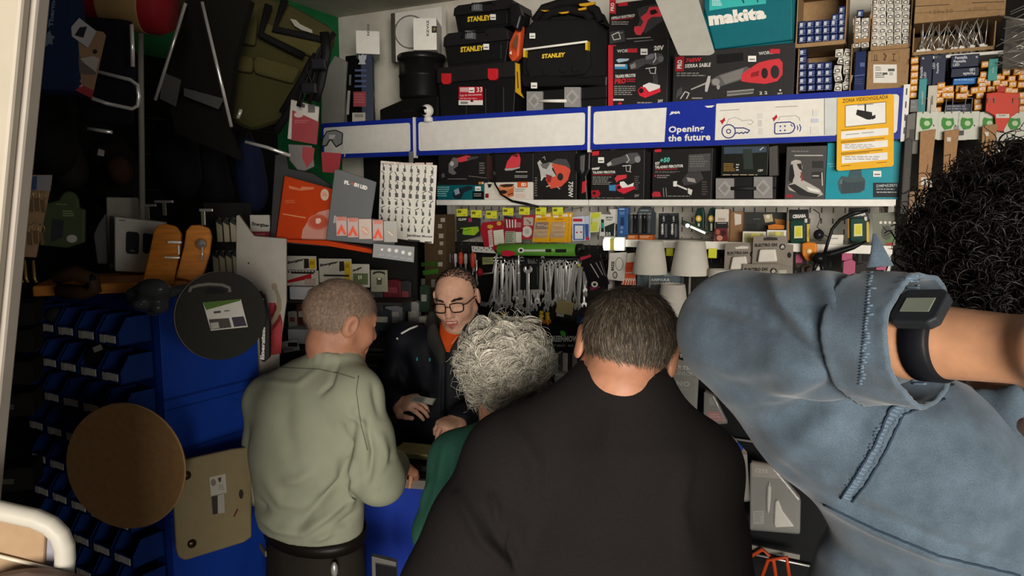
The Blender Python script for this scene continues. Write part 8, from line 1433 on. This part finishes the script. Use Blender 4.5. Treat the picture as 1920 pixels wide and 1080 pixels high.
legs(B, J(950, 1110, 1.68), [np.array([-.1, 0, .08]), np.array([.1, .02, .08])], ('#22242a', .85, 'fab'), ('#1a1816', .5), .165, .66, J(950, 1090, 1.68)[2])
# ------------------------------------------------------------------ the man in the black T-shirt
B = Body('broad person with short dark grey hair in a black T-shirt, seen from behind', 1150, 1080, 1.32, R(-4)); J = B.J
pts = dict(pel=J(1120, 1230, 1.30), bel=J(1120, 1100, 1.30), che=J(1125, 985, 1.31), upp=J(1140, 905, 1.31), nek=J(1166, 703, 1.31), sl=J(962, 866, 1.29), sr=J(1298, 876, 1.33), el=J(838, 1110, 1.20), er=J(1345, 1120, 1.32), wl=J(905, 1190, 1.34), wr=J(1290, 1190, 1.48))
lo, hi = bounds(list(pts.values()), .2); S = SDF(lo, hi, .0062); p = pts
S.chain([(p['pel'], .20), (p['bel'], .225), (p['che'], .215), (p['upp'], .145)], .03, (1, .66, 1))
for s_ in ('sr', 'sl'): S.cap(p[s_], p['nek']+np.array([0, 0, -.02]), .078, .07, .06); S.cap(p[s_], p['upp'], .085, .11, .05)
S.chain([(p['sl'], .082), ((p['sl']+p['el'])/2, .088), (p['el'], .088)], .03); S.chain([(p['sr'], .082), ((p['sr']+p['er'])/2, .078), (p['er'], .078)], .03)
S.cap(p['nek']+np.array([0, -.02, -.042]), p['nek']+np.array([0, -.03, -.12]), .080, .11, .04)
ctr = p['nek']+np.array([0, -.012, .022]); S.cap(ctr, ctr+np.array([0, .0, .1]), .068, .075, .008, 'sub'); dl = p['el']-p['sl']; clip_p = p['el']+dl/np.linalg.norm(dl)*.02
fl = [([(915, 960), (935, 1010), (965, 1050)], 12, -.006), ([(925, 930), (930, 985)], 8, .005), ([(860, 930), (900, 1010), (950, 1060)], 10, .006), ([(960, 800), (1000, 860), (1010, 940)], 16, .004), ([(1290, 860), (1270, 950), (1290, 1040)], 18, .005), ([(960, 1000), (970, 1070)], 7, -.006), ([(1150, 770), (1140, 850)], 20, .002)]
V, F = cloth(B, S, fl, 3, .0015, (22, 20, 18), 5); B.put('t_shirt', V, F, [('#1c1817', .95, 'fab')])
H, HV, HF, hm = put_head(B, 1174, 660, 1.32, R(-8), R(-16), R(10), None, nr=(.066, .074), wide=1.06, to=p['nek']-np.array([0, 0, .03]))
S = SDF(*bounds([p['el'], p['wl']], .14), .006); dv = (p['wl']-p['el']); S.cap(p['el'], p['wl'], .05, .034, .01); hand_sdf(S, p['wl'], dv, (-1, 0, 0), 1.05, .5, False); V2, F2 = S.mesh(); S = SDF(*bounds([p['er'], p['wr']], .14), .006); S.cap(p['er'], p['wr'], .05, .034, .01); hand_sdf(S, p['wr'], p['wr']-p['er'], (1, 0, 0), 1.05, .5, True); V5, F5 = S.mesh()
S = SDF(lo, hi, .016); S.chain([(p['pel'], .15), (p['bel'], .18), (p['che'], .17), (p['upp'], .10), (p['nek'], .06)], .03, (1, .6, 1)); S.chain([(p['sl'], .055), (p['el'], .05)], .02); S.chain([(p['sr'], .055), (p['er'], .05)], .02); V3, F3 = S.mesh()
V, F, mi6 = join((HV, HF, hm), (V2, F2, 0), (V5, F5, 0), (V3, F3, 0)); B.put('body', V, F, [('#bd8467', .5, 'skin')]+SK[1:], lambda C: mi6)
k3 = lambda P: np.where(P[:, 1] > .02, .035+(P[:, 1]-.02)*.5, np.where(P[:, 1] > -.035, .022+(P[:, 1]-.02)*.5, -.006+(P[:, 1]+.035)*1.25))
keep3 = lambda P: (P[:, 2] > k3(P)) & (P[:, 2] > -.072)
V5, F5 = hair_shell(lambda P: np.maximum(k3(P)-P[:, 2], -.066-P[:, 2]), r=(.0835, .1025, .0875)); P_, N_ = scalp(9000, keep3, 6, r=(.0840, .1030, .0880))
rad = np.hypot(P_[:, 0]+.012, P_[:, 1]+.03); D_ = np.stack([(P_[:, 0]+.012)/np.maximum(rad, .02)*.8+.25, (P_[:, 1]+.03)/np.maximum(rad, .02)*.8, -.35-1.0*(P_[:, 2] < .08)], 1)
V4, F4 = strands(P_, N_, D_, .022, .0008, 0, .16, 6, 4, 0, .14); V, F, mi7 = join((V5, F5, 0), (V4, F4, np.where(np.repeat(np.random.default_rng(1).random(9000) < .3, 1), 2, 1)[np.tile(np.arange(9000), 8)] if len(F4) == 72000 else 1)); B.put('hair', xf(H, V), F, [('#342c24', .8, 'hair'), ('#473d31', .55, 'hair'), ('#7a6d5d', .55, 'hair')], lambda C: mi7)
legs(B, J(1125, 1260, 1.30), [np.array([-.13, 0, .08]), np.array([.13, .02, .08])], ('#1b1c22', .85, 'fab'), ('#141313', .5), .2, .66, J(1120, 1240, 1.3)[2])
# ------------------------------------------------------------------ the person in denim at the right
B = Body('person with dark curly hair in a denim shirt, raised arm, hand on the neck', 1850, 1080, .88, R(4)); J = B.J
pts = dict(pel=J(1830, 1560, .88), wai=J(1830, 1330, .88), che=J(1835, 1130, .88), upp=J(1850, 985, .88), nek=J(1890, 772, .88), sl=J(1715, 880, .84), el=J(1388, 622, .85), wl=J(1800, 640, .63), sr=J(2110, 930, .90), er=J(2260, 1250, .88), wr=J(2150, 1400, 1.05))
lo, hi = bounds([pts[k] for k in pts if k not in ('wr',)], .16); S = SDF(lo, hi, .0064); p = pts; DN = ('#4f5d69', .9, 'denim')
S.chain([(p['pel'], .20), (p['wai'], .205), (p['che'], .215), (p['upp'], .15)], .03, (1, .62, 1))
S.cap(p['sl'], p['nek']+np.array([0, 0, -.035]), .085, .06, .05); S.cap(p['sr'], p['nek']+np.array([0, 0, -.06]), .075, .06, .05); S.cap(p['sl'], p['upp'], .10, .12, .06); S.cap(p['sr'], p['upp'], .08, .11, .05)
S.chain([(p['el'], .074), ((p['sl']*.55+p['el']*.45), .098), (p['sl'], .105)], .03); fe = p['wl']-p['el']
S.chain([(p['el'], .072), (p['el']+fe*.45, .068), (p['el']+fe*.70, .050)], .009); S.chain([(p['sr'], .085), (p['er'], .075), (p['er']+(p['wr']-p['er'])*.7, .06)], .02)
nk = p['nek']+np.array([0, .0, -.012]); S.cap(nk, nk+np.array([.0, -.01, .12]), .066, .075, .006, 'sub')
fl = [([(1300, 560), (1400, 585), (1480, 640), (1560, 690), (1620, 700)], 8, -.012), ([(1330, 545), (1420, 560), (1520, 630), (1590, 670)], 7, -.006), ([(1500, 520), (1520, 570), (1560, 640)], 9, -.006), ([(1545, 515), (1565, 580), (1600, 650)], 8, .006), ([(1440, 515), (1470, 580), (1520, 640)], 9, .006), ([(1400, 520), (1440, 580), (1500, 645)], 8, -.005), ([(1590, 520), (1600, 580), (1620, 650)], 7, -.006),
      ([(1310, 665), (1380, 690), (1470, 685), (1560, 680)], 12, .006), ([(1370, 745), (1460, 735), (1560, 690)], 13, .006), ([(1420, 800), (1500, 770), (1580, 720), (1640, 700)], 14, -.006), ([(1460, 860), (1540, 800), (1600, 740)], 14, .005), ([(1400, 830), (1460, 900), (1530, 960)], 10, .005), ([(1360, 780), (1430, 850), (1520, 930)], 9, -.005),
      ([(1790, 725), (1720, 735), (1665, 770), (1640, 830), (1605, 890), (1570, 940)], 7, .007), ([(1770, 745), (1690, 775), (1660, 840), (1625, 900), (1590, 945)], 5, -.005), ([(1540, 940), (1640, 990), (1760, 1040), (1920, 1080)], 7, .006), ([(1560, 925), (1660, 975), (1780, 1025), (1920, 1062)], 5, -.005), ([(1500, 990), (1560, 1040), (1600, 1080)], 14, .006), ([(1700, 800), (1780, 850), (1900, 880)], 20, .004), ([(1680, 880), (1760, 940), (1880, 960)], 18, -.004)]
FOLD = 1.7; fl = [(a_, w_*1.6, h_) for a_, w_, h_ in fl]; V, F = cloth(B, S, fl, 2, .0022, (30, 26, 28), 3); V = relax(V, F, 2, .4); B.put('denim_shirt', V, F, [DN])
stitches(B, V, F, [[(1786, 722), (1720, 732), (1668, 768), (1642, 830), (1606, 890), (1572, 938)], [(1770, 748), (1692, 778), (1664, 840), (1628, 902), (1594, 946)], [(1545, 945), (1640, 992), (1760, 1042), (1918, 1080)]], ('#2f3d4c', .8), 'seam', .0013)
rr = random.Random(2); W2 = []
A0 = [(1770, 738), (1700, 758), (1660, 800), (1640, 850), (1612, 900), (1588, 935)]
for i in range(34):
    t = i/33*(len(A0)-1); k = min(int(t), len(A0)-2); u = t-k; x = A0[k][0]*(1-u)+A0[k+1][0]*u; y = A0[k][1]*(1-u)+A0[k+1][1]*u; W2.append([(x-14+rr.uniform(-4, 4), y-5+rr.uniform(-2, 2)), (x, y), (x+11+rr.uniform(-3, 5), y+4)])
stitches(B, V, F, W2, ('#66788a', .9), 'seam_pucker', .0015, None, -.0004)
# rolled cuff
ax = fe/np.linalg.norm(fe); zr = np.array([0, 0, 1.]); u_ = np.cross(ax, zr); u_ /= np.linalg.norm(u_); v_ = np.cross(u_, ax); c0 = p['el']+fe*.62; Lc = np.linalg.norm(fe)*.25; Vc = []; Fc = []; n, mm = 96, 22
def cuff_pt(i, j, r_in):
    t = 2*math.pi*i/n; s_ = j/(mm-1); edge = math.exp(-((s_-.06)/.07)**2)+math.exp(-((s_-.94)/.08)**2); r = (.0640-.004*s_+.0022*math.sin(3*t+1)+.0012*math.sin(7*t+s_*5)+edge*(.0008+.0009*math.sin(26*t+3*math.sin(5*t)))) * (1 if not r_in else .93)
    return c0+ax*Lc*s_+(u_*math.cos(t)*.92+v_*math.sin(t)*1.04)*r
for side in (0, 1):
    for i in range(n):
        for j in range(mm): Vc.append(cuff_pt(i, j, side))
for side in (0, 1):
    for i in range(n):
        for j in range(mm-1):
            a, b = side*n*mm+i*mm+j, side*n*mm+(i+1) % n*mm+j; Fc.append((a, b, b+1, a+1) if side == 0 else (a, a+1, b+1, b))
for i in range(n):
    for j in (0, mm-1): a, b = i*mm+j, (i+1) % n*mm+j; Fc.append((a, b, b+n*mm, a+n*mm) if j else (a, a+n*mm, b+n*mm, b))
Vc = np.array(Vc); Fc = np.array(Fc); co = B.put('cuff', Vc, Fc, [('#55636f', .9, 'denim')])
W3 = []
for i in range(44):
    y = 478+i*5.6; l_ = rr.uniform(8, 24); W3.append([(1634-(y-470)*.10, y), (1634+l_-(y-470)*.10, y+rr.uniform(-3, 3))]); l_ = rr.uniform(10, 34); W3.append([(1728-l_+(y-490)*.06, y+rr.uniform(-2, 2)), (1728+(y-490)*.07, y+rr.uniform(-2, 2))])
stitches(B, Vc, Fc, W3, ('#6a7c8e', .9), 'hem_pucker', .0010, None, -.0003)
g = G(); q = [J(1650, 500, .665), J(1646, 470, .668), J(1640, 438, .672)]; g.tube([tuple(x) for x in q], [.013, .007, .002], DN, 12, False, .5); g.obj('cuff_corner', B.root)
# collar
S = SDF(*bounds([p['nek']], .19), .005); S.chain([(p['nek']+np.array(q), r_) for q, r_ in (((.11, .03, .0), .012), ((.09, -.06, .012), .014), ((.02, -.098, .014), .015), ((-.06, -.085, .010), .015), ((-.098, -.03, .004), .013), ((-.085, .05, -.01), .012))], .012, (1, 1, 2.8))
V, F = cloth(B, S, (), 1, .001); B.put('collar', V, F, [('#4c5964', .9, 'denim')])
H, HV, HF, hm = put_head(B, 1925, 520, .93, R(-6), R(-10), R(-3), None, nr=(.054, .062), to=p['nek']-np.array([0, 0, .03]))
S = SDF(*bounds([p['wl'], p['wl']+ax*.1, J(2240, 690, .90), J(2120, 700, .84), p['el']+fe*.6], .11), .0034); S.cap(p['el']+fe*.5, p['el']+fe*.8, .044, .036, .01); d = J(2075, 700, .80)-(p['wl']+ax*.08); nn = np.array(B.I.to_3x3() @ Vector((0.15, -1, .25))); hw = p['wl']+ax*.08+np.array([0, .014, -.008]); S.cap(p['el']+fe*.8, hw, .036, .0275, .01, 'add', (1, 1, 1)); hand_sdf(S, hw, d, nn, 1.14, .16, True, .012); V2, F2 = S.mesh(); V2 = relax(V2, F2, 2)
S = SDF(lo, hi, .018); S.chain([(p['pel'], .15), (p['che'], .16), (p['upp'], .10), (p['nek'], .05)], .03, (1, .6, 1)); S.chain([(p['sl'], .06), (p['el'], .045), (p['el']+fe*.6, .04)], .02); S.chain([(p['sr'], .06), (p['er'], .045), (p['wr'], .03)], .02); V3, F3 = S.mesh()
S = SDF(*bounds([p['wr'], p['er']], .16), .007); S.cap(p['er'], p['wr'], .045, .03, .01); hand_sdf(S, p['wr'], p['wr']-p['er'], (1, 0, 0), 1.0, .4, True); V5, F5 = S.mesh()
V, F, mi8 = join((HV, HF, hm), (V2, F2, 0), (V3, F3, 0), (V5, F5, 0)); B.put('body', V, F, [('#cd9672', .5, 'skin')]+SK[1:], lambda C: mi8)
kp = lambda P: (P[:, 2] > np.where(P[:, 1] > .04, .05, -.09+(P[:, 1]+.1)*.2)); HCD = ('#120d0b', .45, 'hair')
P_, N_ = scalp(1300, kp, 12, r=(.108, .122, .108)); V, F = curls(P_, N_, .014, 1.9, .055, .0019, 12, 22, 4, .5); P2, N2 = scalp(1300, kp, 13, r=(.122, .136, .124)); Vb, Fb = curls(P2, N2, .010, 2.0, .042, .0011, 13, 20, 3, .2); V5, F5 = hair_shell(lambda P: np.maximum(np.where(P[:, 1] > .04, .05, -.09+(P[:, 1]+.1)*.2)-P[:, 2], -.2), r=(.107, .120, .106))
V, F, mi9 = join((V, F, 0), (Vb, Fb, 1), (V5, F5, 0)); B.put('hair', xf(H, V), F, [HCD, ('#1d1512', .4, 'hair')], lambda C: mi9)
# wrist watch
wc_ = p['el']+fe*.91; rot = Matrix([list(u_)+[0], list(v_)+[0], list(ax)+[0], [0, 0, 0, 1]]).transposed(); Mw = Matrix.Translation(wc_) @ rot; g = G(); g.lathe([(.0355, -.013), (.0385, -.011), (.0385, .011), (.0355, .013)], ('#14151a', .5), Mw, 32); wo_ = g.obj('watch_strap', B.root)
face = np.array(B.I.to_3x3() @ Vector((.15, -.86, .42))); face -= ax*(face @ ax); face /= np.linalg.norm(face); sd = np.cross(ax, face); Mf = Matrix.Translation(wc_+face*.0365+ax*.006) @ Matrix([list(ax)+[0], list(face)+[0], list(sd)+[0], [0, 0, 0, 1]]).transposed()
g = G(); g.prism([(-.022, -.014), (-.016, -.020), (.016, -.020), (.022, -.014), (.022, .014), (.016, .020), (-.016, .020), (-.022, .014)], 0, .011, ('#2b2e31', .4), Mf); g.obj('watch_case', B.root, None, .002); g = G(); g.prism([(-.013, -.008), (.013, -.008), (.013, .008), (-.013, .008)], .010, .0118, ('#8b917f', .2), Mf); g.obj('watch_display', B.root, None, 0, 'pale display')
legs(B, J(1830, 1600, .88), [np.array([-.12, 0, .08]), np.array([.12, .02, .08])], ('#2a3038', .85, 'fab'), ('#2a2420', .5), .2, .64)
